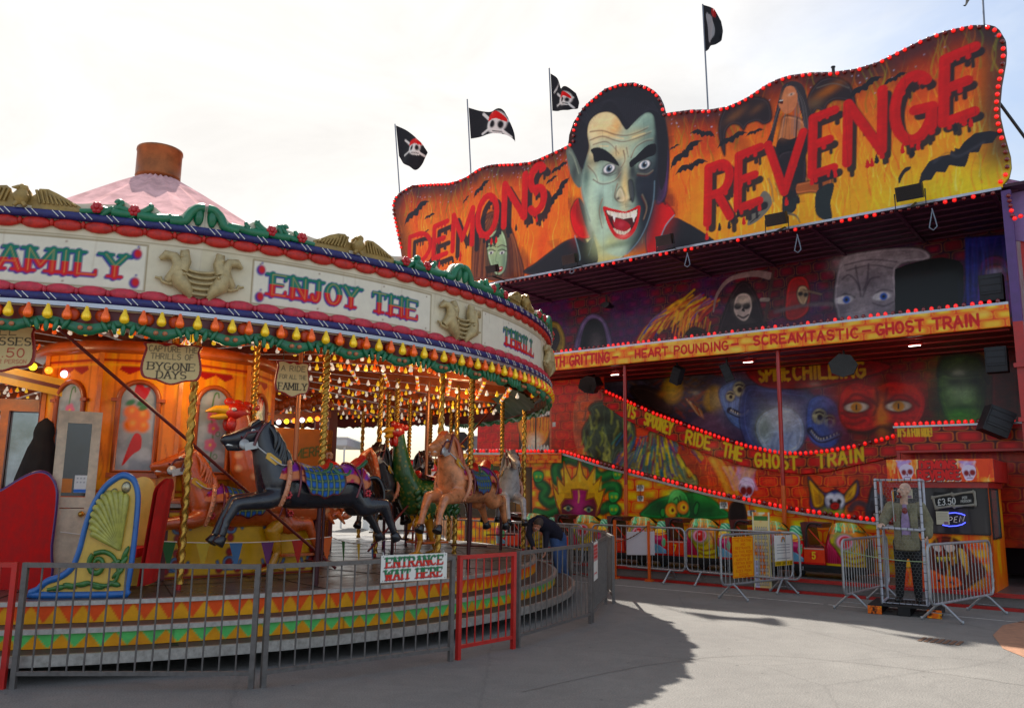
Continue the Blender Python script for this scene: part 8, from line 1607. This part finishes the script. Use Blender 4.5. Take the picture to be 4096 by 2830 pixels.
c.poly([(950, 1110), (980, 1090), (1000, 1130)], (60, 20, 10), sm=False); c.poly([(1060, 1120), (1090, 1100), (1100, 1150)], (60, 20, 10), sm=False)
c.flames(uL_, uR_, .2, 1.4, 60, [(250, 200, 80), (226, 80, 20), (250, 150, 50)], .5, .04, .4, 61)
c.build('front_panel', pb_(0), bo, paintmat('booth_paint', .35, .1, .3), back=(0, .05, 0))
h = sheet(uL_-.02, 6.63, 2.05, 2.44, .008, (226, 90, 30)); h.fill((246, 190, 110), smo(.45, .7, fbm(h.X*4, h.Z*5, 62))*.8); h.flames(uL_, 6.6, 2.0, 2.3, 70, [(250, 220, 160), (196, 50, 30), (250, 170, 80)], .3, .025, .6, 63); h.m = Z7
for t_, x0, y0, x1, y1, hh in (('DEMONS', 825, 166, 1130, 164, .145), ('REVENGE', 812, 246, 1160, 244, .145)): h.text(t_, (x0, y0), (x1, y1), hh, (206, 40, 30), .27, drip=.16, shadow=(.012, -.022), sc=(232, 226, 220), grow=.012, gc=(40, 14, 14), gap=.3)
for x, y in ((712, 190), (1240, 196)):
    h.m = Z7; 
    for k in range(14): r_ = random.Random(k+x); h.line([(x+r_.uniform(-40, 40), y), (x-20+r_.uniform(-60, 60), y-60), (x-40+r_.uniform(-50, 90), y-95)], .03, r_.choice([(206, 190, 226), (180, 150, 210), (236, 220, 236)]), .6, soft=.02)
    h.poly([(x-62, y-30), (x-20, y-70), (x+45, y-55), (x+60, y-5), (x+50, y+25), (x+25, y+58), (x-25, y+58), (x-45, y+20)], (222, 210, 230), soft=.012); h.blob((x-22, y), .04, .05, (130, 30, 40), 1, hard=.6); h.blob((x+30, y-5), .045, .05, (130, 30, 40), 1, hard=.6); h.line([(x-15, y+40), (x+30, y+40)], .012, (120, 60, 100)); h.line([(x+4, y+12), (x+8, y+25)], .02, (120, 50, 70))
h.build('lettered_header', pb_(-.16), bo, paintmat('booth_paint', .35, .1, .3), back=(0, .04, 0))
mb = MB(); mb.box(((uL_+6.63)/2-.01, .77, 2.245), (1.66, 1.76, .38)); mb.build('header_box', RED, bo); mb = MB(); mb.box(((uL_+6.5)/2, .72, 2.0), (1.58, 1.62, .1)); mb.build('header_soffit', RED, bo)
sd_ = sheet(.0, 1.45, .17, 1.95, .014, (236, 120, 34)); sd_.fill((250, 190, 70), smo(.42, .7, fbm(sd_.X*3, sd_.Z*1.4, 65))*.9); sd_.flames(.0, 1.45, .1, 1.2, 50, [(250, 210, 100), (226, 80, 20), (240, 150, 60)], .6, .06, .45, 66)
sd_.build('side_panel', lambda X, Z: np.stack([np.full_like(X, uR_), X+.0, Z], 1), bo, paintmat('booth_paint', .35, .1, .3), back=(-.05, 0, 0)); mb = MB(); mb.box((uL_+.02, .72, 1.06), (.05, 1.4, 1.78)); mb.box((5.73, 1.46, 1.06), (1.5, .05, 1.78)); mb.build('rear_panel', RED, bo)
mb = MB()
for u in (5.05, 6.4):
    for dd in (.1, 1.3): mb.box((u, dd, .085), (.2, .2, .17))
mb.build('base_block', BLACK, bo); mb = MB(); mb.box((5.73, .74, .14), (1.62, 1.6, .05)); mb.build('base_skid', DKRED, bo)
w0, w1 = Z7(615, 690), Z7(1378, 308); wu0, wz0, wu1, wz1 = w0[0], w0[1], w1[0], w1[1]
c = sheet(wu0, wu1, wz0, wz1, .008, (52, 50, 52)); c.fill((84, 80, 82), smo(.5, .75, fbm(c.X*8, c.Z*.8, 88))*.6); wo = c.build('window', pb_(-.012), bo, paintmat('booth_glass', .1, .05, 1.), back=(0, .01, 0))
mb = MB(); W3 = lambda u, z: (u, -.02, z)
for a_, b_ in (((wu0, wz0), (wu1, wz0)), ((wu1, wz0), (wu1, wz1)), ((wu1, wz1), (wu0, wz1)), ((wu0, wz1), (wu0, wz0))): mb.bar(W3(*a_), W3(*b_), .035, .02)
mb.build('window_frame', BLACK, wo)
mb = MB(); mb.box((uR_+.006, .52, 1.52), (.01, .8, .82)); o = mb.build('window', mt('grey_green_glass', (110, 126, 122), .15, var=.2, coat=1.), bo); mb = MB()
for a_, b_ in (((.11, 1.1), (.93, 1.1)), ((.93, 1.1), (.93, 1.94)), ((.93, 1.94), (.11, 1.94)), ((.11, 1.94), (.11, 1.1))): mb.bar((uR_+.015, *a_), (uR_+.015, *b_), .02, .03)
mb.build('window_frame', BLACK, o)
# price sign framed in bones, neon, papers
q = lambda x, y, d=-.03: (Z7(x, y)[0], d, Z7(x, y)[1])
ps = thing('price_sign', 'black price board reading £3.50 PER PERSON framed with grey bones', 'price sign', FL(0, DBT, 0), FROT)
s0, s1 = Z7(935, 480), Z7(1262, 368); Pm = np.array(Z7(1100, 425)); c = sheet(s0[0], s1[0], s0[1]-.02, s1[1]+.02, .005, (16, 16, 18)); c.m = Z7; c.text('£3.50', (965, 468), (1115, 455), .105, (226, 226, 222), .12); c.text('PER', (1172, 415), (1212, 410), .04, (206, 206, 200), .13); c.text('PERSON', (1160, 445), (1246, 438), .04, (206, 206, 200), .13); c.build('price_board', pb_(-.028), ps, paintmat('sign_paint', .35, .06, .3), back=(0, .01, 0))
BONE = mt('grey_bone', (150, 144, 130), .6, var=.3); mb = MB()
for P_ in ([(918, 402), (1000, 385), (1085, 372)], [(1095, 378), (1180, 362), (1265, 352)], [(960, 490), (1030, 482), (1095, 470)], [(1105, 478), (1190, 470), (1285, 462)], [(1275, 360), (1282, 410), (1285, 460)], [(925, 405), (935, 450), (950, 490)]):
    mb.tube([q(*a_, -.045) for a_ in P_], [.026, .017, .026], 7); 
    for a_ in (P_[0], P_[-1]): mb.ball(q(a_[0], a_[1]-6, -.045), .024, 7, 5); mb.ball(q(a_[0], a_[1]+6, -.045), .024, 7, 5)
mb.build('bone_frame', BONE, ps)
nn = thing('neon_sign', 'neon OPEN sign with blue arcs behind the booth window', 'neon sign', FL(0, DBT, 0), FROT); NB = mt('neon_blue', (70, 80, 255), .3, var=.02, emit=2.2); NW = mt('neon_off_white', (170, 160, 156), .3, var=.05, emit=.25)
mb = MB(); mb.tube([q(x, y) for x, y in ((1000, 545), (1050, 535), (1110, 530), (1160, 538), (1195, 552))], .008, 6); mb.tube([q(x, y) for x, y in ((1005, 634), (1060, 645), (1120, 642), (1170, 630), (1198, 612))], .008, 6); mb.build('blue_tube', NB, nn)
mb = MB()
for P_ in ([(1010+26*math.cos(a_), 590-30*math.sin(a_)) for a_ in np.linspace(0, 2*PI, 13)], [(1058, 615), (1060, 568), (1078, 566), (1088, 578), (1078, 592), (1060, 594)], [(1132, 562), (1108, 566), (1100, 610), (1128, 612)], [(1104, 588), (1124, 586)], [(1146, 608), (1156, 560), (1178, 605), (1192, 556)]): mb.tube([q(*a_) for a_ in P_], .006, 5)
mb.build('letter_tube', NW, nn)
for (x0, y0, x1, y1, lb_) in ((955, 520, 1058, 630, 'cream paper notice stuck over the O of the neon OPEN sign'), (640, 328, 748, 408, 'pale paper notice at the top left of the booth window')):
    t = thing('paper_notice', lb_, 'notice', FL(0, DBT, 0), FROT); a_, b_ = Z7(x0, y1), Z7(x1, y0); c = sheet(a_[0], b_[0], a_[1], b_[1], .006, (196, 190, 170)); 
    for k in range(5): c.line([(a_[0]+.02, b_[1]-.03-.025*k), (b_[0]-.03, b_[1]-.03-.025*k)], .007, (120, 116, 110), .7)
    c.poly([(b_[0]-.09, a_[1]+.01), (b_[0]-.02, a_[1]+.01), (b_[0]-.02, a_[1]+.05), (b_[0]-.09, a_[1]+.05)], (130, 100, 120), sm=False); c.build('sheet', pb_(-.042), t, paintmat('sign_paint', .35, .06, .3), back=(0, .004, 0))
# ================================================================ figures
def human(t, J, skin, top, trousers, shoe, hair=None, k=1., fingers=True, vox=.011, bald=False):
    V = lambda a_: np.array(a_, float); J = {a_: (V(b_) if not isinstance(b_, list) else [V(x) for x in b_]) for a_, b_ in J.items()}
    mb = MB(); fw_ = J['face']/np.linalg.norm(J['face']); upv = J['head']-J['neck']; upv -= fw_*(upv@fw_); upv /= np.linalg.norm(upv); sdv = np.cross(upv, fw_); Rh = np.stack([sdv, -fw_, upv], 1); H = J['head']; hp = lambda x, y, z: H+Rh@np.array([x, y, z])
    mb.ball(H+Rh@np.array([0, .02, .035]), (.078, .098, .095), 16, 12, Rh); mb.ball(hp(0, -.025, -.04), (.06, .075, .085), 14, 10, Rh); mb.ball(hp(0, -.075, -.095), (.03, .03, .022), 10, 7, Rh)
    cone_chain(mb, [hp(0, -.1, .02), hp(0, -.122, -.02)], [.012, .017], 8)
    for s_ in (-1, 1): mb.ball(hp(.08*s_, .015, -.005), (.012, .022, .034), 8, 6, Rh); mb.ball(hp(.032*s_, -.09, .035), (.025, .016, .01), 8, 5, Rh); mb.ball(hp(.045*s_, -.075, -.02), (.022, .02, .02), 8, 5, Rh)
    mb.ball(hp(0, -.1, -.058), (.026, .012, .009), 8, 5, Rh); mb.ball(hp(0, -.098, -.074), (.022, .012, .009), 8, 5, Rh)
    cone_chain(mb, [J['chest'], J['neck'], H+Rh@np.array([0, .02, -.05])], [.075, .058, .056], 12)
    cone_chain(mb, [J['pel'], J['belly'], J['chest']], [.125, .115, .12], 14)
    for i in (0, 1):
        cone_chain(mb, [J['chest'], J['sh'][i], J['el'][i], J['wr'][i]], [.08, .055, .042, .028], 10); cone_chain(mb, [J['pel'], J['hip'][i], J['kn'][i], J['an'][i]], [.1, .085, .055, .036], 10)
        w = J['wr'][i]; hd = J['hd'][i]-w; L_ = np.linalg.norm(hd); hd /= L_; bx = np.cross(hd, J['palm'][i]); bx /= np.linalg.norm(bx); pn = np.cross(bx, hd)
        for f in range(4):
            b0 = w+hd*.085+bx*(.03-.02*f); ln = (.072, .08, .075, .058)[f]; cone_chain(mb, [w+hd*.01+bx*(.018-.012*f), b0], [.017, .0125], 8); cone_chain(mb, [b0, b0+hd*ln*.5+pn*.006, b0+hd*ln*.85+pn*.022, b0+hd*ln*1.0+pn*.04], [.0105, .0095, .009, .0075], 8)
        cone_chain(mb, [w+hd*.02+bx*.02, w+hd*.05+bx*.05+pn*.012, w+hd*.085+bx*.06+pn*.025], [.015, .012, .009], 8)
    b = organic(mb, 'body', skin, t, vox, 3)
    mb = MB()
    for s_ in (-1, 1): mb.ball(hp(.032*s_, -.094, .012), (.014, .009, .009), 8, 6, Rh)
    e = mb.build('eye', EYEW, t); mb = MB()
    for s_ in (-1, 1): mb.ball(hp(.032*s_, -.102, .012), .006, 6, 5)
    mb.build('pupil', BLACK, e)
    mb = MB(); cone_chain(mb, [J['pel']+(J['belly']-J['pel'])*.1, J['belly'], J['chest']], [.155, .15, .155], 14); mb.ball(J['chest'], (.17, .14, .14), 12, 8)
    for i in (0, 1): cone_chain(mb, [J['chest']+(J['sh'][i]-J['chest'])*.5, J['sh'][i], J['el'][i], J['wr'][i]*.93+J['el'][i]*.07], [.12, .082, .065, .048], 11)
    if not hair: mb.lathe([(.15, -.02), (.2, -.2), (.19, -.33), (.14, -.34)], 14, tuple(J['belly'])); cone_chain(mb, [J['sh'][0], J['el'][0], J['wr'][0]*.85+J['el'][0]*.15], [.1, .085, .07], 10); cone_chain(mb, [J['sh'][1], J['el'][1], J['wr'][1]], [.1, .09, .075], 10)
    organic(mb, 'jumper' if hair else 'jacket', top, t, .016, 4)
    mb = MB(); mb.ball(J['pel'], (.165, .14, .13), 12, 8)
    for i in (0, 1): cone_chain(mb, [J['pel']+(J['hip'][i]-J['pel'])*.7, J['hip'][i], J['kn'][i], J['an'][i]+(J['kn'][i]-J['an'][i])*.06], [.125, .115, .08, .062], 11)
    organic(mb, 'trousers', trousers, t, .017, 4)
    for i in (0, 1): mb = MB(); a_ = J['an'][i]; tf = J['toe'][i]; mb.ball(a_*.5+tf*.5+V((0, 0, -.01)), (.055, .055, .04), 10, 6); cone_chain(mb, [a_+V((0, 0, -.035)), tf], [.05, .04], 9); organic(mb, 'shoe', shoe, t, .014, 3)
    if hair:
        mb = MB(); mb.ball(hp(0, .035, .06), (.088, .098, .082), 16, 10, Rh); mb.ball(hp(0, .07, -.0), (.08, .05, .08), 12, 8, Rh)
        for s_ in (-1, 1): mb.ball(hp(.074*s_, .02, .035), (.018, .05, .045), 8, 6, Rh)
        organic(mb, 'hair', hair, t, .012, 2)
    return hp, Rh
def P3(x, y, Y): d = ray(x, y); return EYE+d*(Y/d[1])
SKIN = mt('weathered_skin', (206, 140, 112), .5, var=.12)
M0 = P3(1272, 1309, 16.5)*[1, 1, 0]; pm = thing('person', 'man in navy jumper and blue jeans bending over the merry-go-round step', 'man', M0); q3 = lambda x, y, Y: P3(x, y, Y)-M0
J = dict(pel=q3(1257, 1208, 16.5), belly=q3(1243, 1190, 16.38), chest=q3(1217, 1178, 16.2), neck=q3(1209, 1176, 16.1), head=q3(1212, 1184, 15.98), face=np.array([-.15, -.55, -.85]), sh=[q3(1199, 1178, 16.1), q3(1231, 1182, 16.3)], el=[q3(1193, 1206, 16.0), q3(1232, 1214, 16.2)], wr=[q3(1203, 1232, 15.9), q3(1231, 1240, 16.05)], hd=[q3(1209, 1244, 15.86), q3(1229, 1252, 16.)],
         palm=[np.array([1., 0, 0]), np.array([-1., 0, 0])], hip=[q3(1251, 1214, 16.45), q3(1266, 1213, 16.55)], kn=[q3(1256, 1260, 16.4), q3(1271, 1259, 16.5)], an=[q3(1261, 1301, 16.5), q3(1278, 1302, 16.6)], toe=[q3(1250, 1307, 16.4), q3(1268, 1308, 16.5)])
human(pm, J, SKIN, mt('navy_jumper', (22, 20, 38), .85, var=.3, bump=.2), mt('blue_jeans', (58, 84, 128), .8, var=.3, scale=12, bump=.2), mt('grey_trainer', (110, 108, 106), .7), mt('grey_brown_hair', (70, 58, 50), .7, var=.4, scale=40))
# pallet, cage and zombie dummy
za_ = FROT+.12; PZ = FL(5.52, -.15, 0); pt = thing('pallet', 'black painted pallet with two small flame stickers under the zombie cage', 'pallet', PZ, za_); BP = mt('black_painted_timber', (26, 25, 25), .7, var=.4)
for i in range(6): mb = MB(); mb.box((0, -.42+.168*i, .135), (1.0, .12, .02)); mb.build('deck_board', BP, pt)
for x in (-.41, 0, .41):
    mb = MB(); mb.box((x, 0, .065), (.17, .95, .12)); mb.build('bearer', BP, pt)
for x in (-.41, .41):
    c = sheet(x-.1, x+.1, .0, .12, .006, (226, 120, 30)); c.fill((60, 30, 20), smo(.5, .7, fbm(c.X*20, c.Z*20, 93))); c.fill((250, 180, 60), smo(.55, .7, fbm(c.X*14+4, c.Z*14, 95))*.9); c.build('flame_sticker', lambda X, Z: np.stack([X, np.full_like(X, -.482), Z+.004], 1), pt, paintmat('sign_paint', .35, .06, .3), back=(0, .004, 0))
cg = thing('zombie_cage', 'white pipe cage with hexagonal wire mesh and black ties round the zombie', 'cage', PZ+np.array([0, 0, .146]), za_); WP = mt('white_pipe', (172, 174, 182), .4, var=.15); hw, dp_, hc = .315, .33, 1.9
mb = MB()
for y in (-dp_, dp_): mb.tube([(-hw, y, .02), (hw, y, .02), (hw, y, hc), (-hw, y, hc)], .022, 8, closed=True); mb.tube([(-hw, y, 1.16), (hw, y, 1.13)], .02, 8)
for x in (-hw, hw):
    for z in (.02, 1.14, hc): mb.tube([(x, -dp_, z), (x, dp_, z)], .02, 8)
mb.build('pipe_frame', WP, cg)
for x in (-hw, hw):
    for k in range(15): MB().lathe([(.025, 0), (.025, .008)], 8, (x, -dp_, .12+.125*k), cap=False).build('cable_tie', BLACK, cg)
for z in (.02, 1.145, hc):
    for k in range(6): MB().lathe([(.025, 0), (.025, .008)], 8, (-hw+.09*k+.06, -dp_, z), rotm(0, PI/2, 0), cap=False).build('cable_tie', BLACK, cg)
mb = MB(); sx, sz = .052, .06
for iz in range(int(hc/(sz*.75))):
    for ix in range(int(2*hw/sx)):
        cx = -hw+sx*(ix+.5+.5*(iz % 2)); cz = .03+sz*.75*(iz+.6)
        pt_ = [(cx-sx/2, cz+sz*.25), (cx-sx/2, cz-sz*.25), (cx, cz-sz*.5), (cx+sx/2, cz-sz*.25)]
        if cx+sx/2 > hw: continue
        for a_, b_ in zip(pt_[:-1], pt_[1:]): mb.tube([(a_[0], -dp_+.004, a_[1]), (b_[0], -dp_+.004, b_[1])], .0010, 3, caps=False)
mb.build('wire_mesh', mt('galvanised_wire', (150, 152, 152), .4, .4), cg)
mb = MB(); mb.tube([(-.08, -dp_-.02, 1.72), (-.075, -dp_-.02, 1.5), (-.07, -dp_-.02, 1.25)], .007, 5); mb.tube([(-.02, -dp_-.02, 1.74), (-.08, -dp_-.02, 1.72)], .006, 5); mb.build('hanging_chain', STEEL, cg)
zb = thing('zombie_dummy', 'bald bloody zombie dummy in torn green jacket and lilac shirt inside the cage', 'dummy', PZ+np.array([0, 0, .146]), za_+.05); ZS = mt('zombie_skin', (206, 168, 146), .45, var=.4, scale=14)
J = dict(pel=(.06, .02, .98), belly=(.06, .0, 1.14), chest=(.06, .0, 1.38), neck=(.05, -.02, 1.56), head=(.06, -.05, 1.73), face=(-.6, -.8, .12), sh=[(-.14, .0, 1.47), (.27, .03, 1.47)], el=[(-.25, -.08, 1.27), (.36, .10, 1.25)], wr=[(-.27, -.28, 1.21), (.36, .0, 1.06)], hd=[(-.29, -.38, 1.2), (.34, -.06, .98)], palm=[(0, 0, -1.), (-1., 0, 0)], hip=[(-.04, .02, .92), (.16, .02, .92)], kn=[(-.06, -.03, .5), (.17, .0, .5)], an=[(-.1, .02, .09), (.17, .04, .09)], toe=[(-.13, -.13, .045), (.18, -.1, .045)])
hp, Rh = human(zb, J, ZS, mt('torn_green_jacket', (128, 122, 96), .9, var=.45, scale=9, bump=.5), mt('black_trousers', (20, 20, 22), .85, var=.3), mt('black_boot', (18, 18, 18), .5), None, vox=.011)
mb = MB(); mb.grid([[(.06+(.03+.035*math.sin(PI*min(1, v*1.1)))*s_+.02*v*0, -.155-.01*math.cos(s_*1.5)-.02*math.sin(v*9)*.3+(.03 if v > .85 else 0), .82+.70*v) for s_ in np.linspace(-1, 1, 7)] for v in np.linspace(0, 1, 16)]); mb.build('shirt', mt('lilac_shirt', (160, 136, 178), .8, var=.35, scale=12, bump=.5), zb)
BLD = mt('blood_stain', (130, 20, 16), .4, var=.4)
mb = MB(); mb.ball((.06, -.172, 1.42), (.04, .008, .05), 8, 6); mb.ball((-.06, -.150, 1.3), (.035, .008, .08), 8, 6); mb.build('blood_stain', BLD, zb); mb = MB(); mb.ball(hp(0, -.098, -.06), (.034, .016, .03), 10, 7, Rh); mb.ball(hp(.0, -.085, -.1), (.05, .03, .03), 10, 7, Rh); mb.ball(hp(-.03, -.09, .03), (.03, .014, .02), 8, 6, Rh); mb.build('gore', BLD, zb)
mb = MB(); mb.ball(hp(0, -.112, -.06), (.022, .01, .018), 8, 6, Rh); o = mb.build('open_mouth', BLACK, zb); mb = MB(); mb.ball(hp(.004, -.121, -.07), (.01, .004, .008), 6, 4, Rh); mb.ball(hp(-.006, -.121, -.048), (.012, .004, .005), 6, 4, Rh); mb.build('teeth', EYEW, o)
mb = MB()
for s_ in (-1, 1): mb.grid([[(.06+s_*(.075+.10*v_+.0*w_), -.165-.012*math.sin(w_*3)+.05*v_**2, .86+.62*w_-.0*v_) for v_ in np.linspace(0, 1, 5)] for w_ in np.linspace(0, 1, 9)])
mb.build('jacket_front', mt('torn_green_jacket', (92, 88, 68)), zb)
t5, m5, d5 = b5; t4, m4, d4 = b4; A = m4-d4*1.17+np.array([0, 0, .94]); B_ = m5-d5*1.15+np.array([0, 0, .86]); tag(MB().tube([A+(B_-A)*f-np.array([0, 0, .16*f*(1-f)]) for f in np.linspace(0, 1, 14)], .007, 5).build('cord', mt('green_cord', (140, 160, 120), .7)), 'thin green cord tied between the two barriers across the cage', 'cord')
# ================================================================ things beyond the rides
def sign_box(name, label, cat, x0, x1, y0, y1, Y, depth, mat, texts=None, base=(200, 40, 34), rot=0., legs=True, group=None):
    a_, b_ = P3(x0, y1, Y), P3(x1, y0, Y); w = b_[0]-a_[0]; t = thing(name, label, cat, (a_[0], Y, 0), rot, group); z0, z1 = a_[2], b_[2]
    c = sheet(0, w, z0, z1, .05, base)
    for tx, f0, f1, zf, hf, cl in (texts or ()): c.text(tx, (w*f0, z0+(z1-z0)*zf), (w*f1, z0+(z1-z0)*zf), (z1-z0)*hf, cl, .2)
    c.build('front_panel', lambda X, Z: np.stack([X, np.zeros_like(X), Z], 1), t, paintmat('sign_paint', .35, .06, .3), back=(0, depth, 0)); mb = MB(); mb.box((w/2, depth/2, z1+.03), (w*1.02, depth*1.04, .06)); mb.build('roof', mat, t)
    if legs: mb = MB(); mb.box((w/2, depth/2+.05, z0/2), (w*.94, depth*.9, z0)); mb.build('kiosk_wall', WHITE, t)
    return t
sign_box('food_kiosk', 'red and white food kiosk lettered KE far beyond the platform', 'kiosk', 949, 1003, 1038, 1062, 36, 3., DKRED, [('KE', .3, .65, .25, .5, (232, 226, 218))], (206, 40, 40), -.5); sign_box('food_kiosk', 'red fascia kiosk with white stripes left of the KE kiosk', 'kiosk', 838, 949, 1038, 1062, 38, 3., DKRED, [('S', .92, .97, .25, .5, (232, 226, 218))], (206, 40, 40), .3)
sign_box('white_canopy', 'white flat canopy seen between the poles against the sky', 'canopy', 728, 784, 988, 1004, 40, 4., WHITE, None, (206, 206, 206), 0., False); mb = MB()
t = bpy.data.objects['white_canopy']
for x in (.1, 1.0): mb.box((x, .3, P3(728, 1004, 40)[2]/2), (.08, .08, P3(728, 1004, 40)[2]))
mb.build('post', WHITE, t)
a_ = P3(1028, 1012, 30); t = thing('covered_machine', 'black sheeted machine raised on a grey stand beyond the tan horse', 'machine', (a_[0], 30, 0)); z = a_[2]; mb = MB()
mb.prism([(-.42, 0), (.40, -.02), (.44, .5), (.3, .62), (-.38, .6), (-.46, .4)], .8, lambda x, zz, d: (x, d, z+zz)); mb.build('black_sheet', TARPB, t); mb = MB(); mb.box((.6, .5, z+.1), (.5, .5, .8)); mb.box((.1, .5, z/2), (.3, .3, z)); mb.build('grey_stand', mt('grey_box_steel', (150, 154, 156), .5), t); mb = MB(); mb.tube(catmull([(.55, .5, z+.4), (.55, .5, z+.75), (.75, .5, z+.92), (.98, .5, z+.7)], n=5), .045, 8); mb.build('hook_pipe', mt('pale_pipe', (206, 196, 190), .5), t)
a_ = P3(1014, 1090, 33); mb = MB(); mb.tube([(0, 0, 0), (0, 0, 5.2)], .07, 8); tag(mb.build('red_mast', RED), 'red mast rising behind the covered machine', 'mast'); bpy.data.objects['red_mast'].location = (a_[0], 33, 0)
a_ = P3(1060, 1165, 30); mb = MB(); r_ = random.Random(5)
for k in range(16): mb.ball((r_.uniform(-.9, .9), r_.uniform(-.4, .4), r_.uniform(.1, .75)), (r_.uniform(.3, .5), .35, r_.uniform(.25, .4)), 7, 5, rotm(r_.random(), r_.random(), 0))
o = mb.build('rock_mound', None) if False else organic(mb, 'rock_mound', mt('tan_rock', (206, 150, 110), .8, var=.35, scale=4, bump=.6), None, .06, 2); o.location = (a_[0], 30, 0); tag(o, 'tan artificial rock mound behind the far railings', 'rock')
GRN = mt('green_rail_paint', (60, 110, 84), .5, var=.3)
for i, (x0, x1, Y, lb_) in enumerate(((985, 1050, 24.8, 'green railing panel below the tan horse’s belly'), (1052, 1118, 24.5, 'green railing panel below the grey horse'))):
    a_, b_ = P3(x0, 1190, Y), P3(x1, 1190, Y); rail_panel(a_, b_, 8, lb_, GRN, 'green_railing', 'green railings beyond the ride', 1.1, .15)
LEAF = mt('far_leaves', (72, 92, 56), .7, var=.5, scale=3); BARK = mt('bark', (86, 70, 56), .9)
def tree(x, ytop, Y, label, s_=1.):
    a_ = P3(x, 1100, Y); ht = P3(x, ytop, Y)[2]; t = thing('tree', label, 'tree', (a_[0], Y, 0), 0, 'distant trees on the horizon'); r_ = random.Random(int(x))
    mb = MB(); mb.tube([(0, 0, 0), (.1, 0, ht*.4), (0, .1, ht*.75)], [.25, .18, .06], 7)
    for k in range(5): mb.tube([(0, 0, ht*(.35+.07*k)), (r_.uniform(-1, 1)*ht*.3, r_.uniform(-1, 1), ht*(.6+.06*k))], [.09, .03], 5)
    mb.build('trunk', BARK, t); mb = MB()
    for k in range(900):
        th_, ph_ = r_.uniform(0, 2*PI), math.acos(r_.uniform(-1, 1)); rr_ = ht*.36*r_.uniform(.4, 1)**.5*(1+.25*math.sin(3*th_+x)); c_ = np.array([rr_*1.25*math.sin(ph_)*math.cos(th_), rr_*math.sin(ph_)*math.sin(th_), ht*.64+rr_*math.cos(ph_)*.95]); e1 = np.array([r_.gauss(0, 1) for _ in range(3)]); e1 *= .22/np.linalg.norm(e1); e2 = np.cross(e1, [r_.gauss(0, 1) for _ in range(3)]); e2 *= .16/(np.linalg.norm(e2)+1e-6); mb.add([c_-e1, c_+e2, c_+e1, c_-e2], [(0, 1, 2, 3)])
    mb.build('crown', LEAF, t)
for x, yt, Y, lb_ in ((826, 1068, 75, 'distant leafy tree between the dark horse and the cockerel'), (872, 1060, 82, 'distant tree hidden mostly by the green cockerel'), (1008, 1058, 90, 'distant tree above the red kiosk'), (760, 1066, 85, 'distant tree below the white canopy'), (1098, 1064, 95, 'distant tree at the foot of the ghost train')): tree(x, yt, Y, lb_)

# put each of these Empties at the base of its own thing
bpy.context.view_layer.update()
for t in [o for o in COL.objects if o.type == 'EMPTY' and o.parent is None and o.name.split('.')[0] in ('ticket_booth', 'neon_sign', 'price_sign', 'paper_notice')]:
    pts = np.array([c.matrix_local @ Vector(b) for c in t.children for b in c.bound_box]); q = Vector(((pts[:, 0].min()+pts[:, 0].max())/2, (pts[:, 1].min()+pts[:, 1].max())/2, pts[:, 2].min()))
    if t.name.startswith('ticket'): q.z = 0
    t.location = t.location+t.rotation_euler.to_matrix() @ q
    for c in t.children: c.location = c.location-q
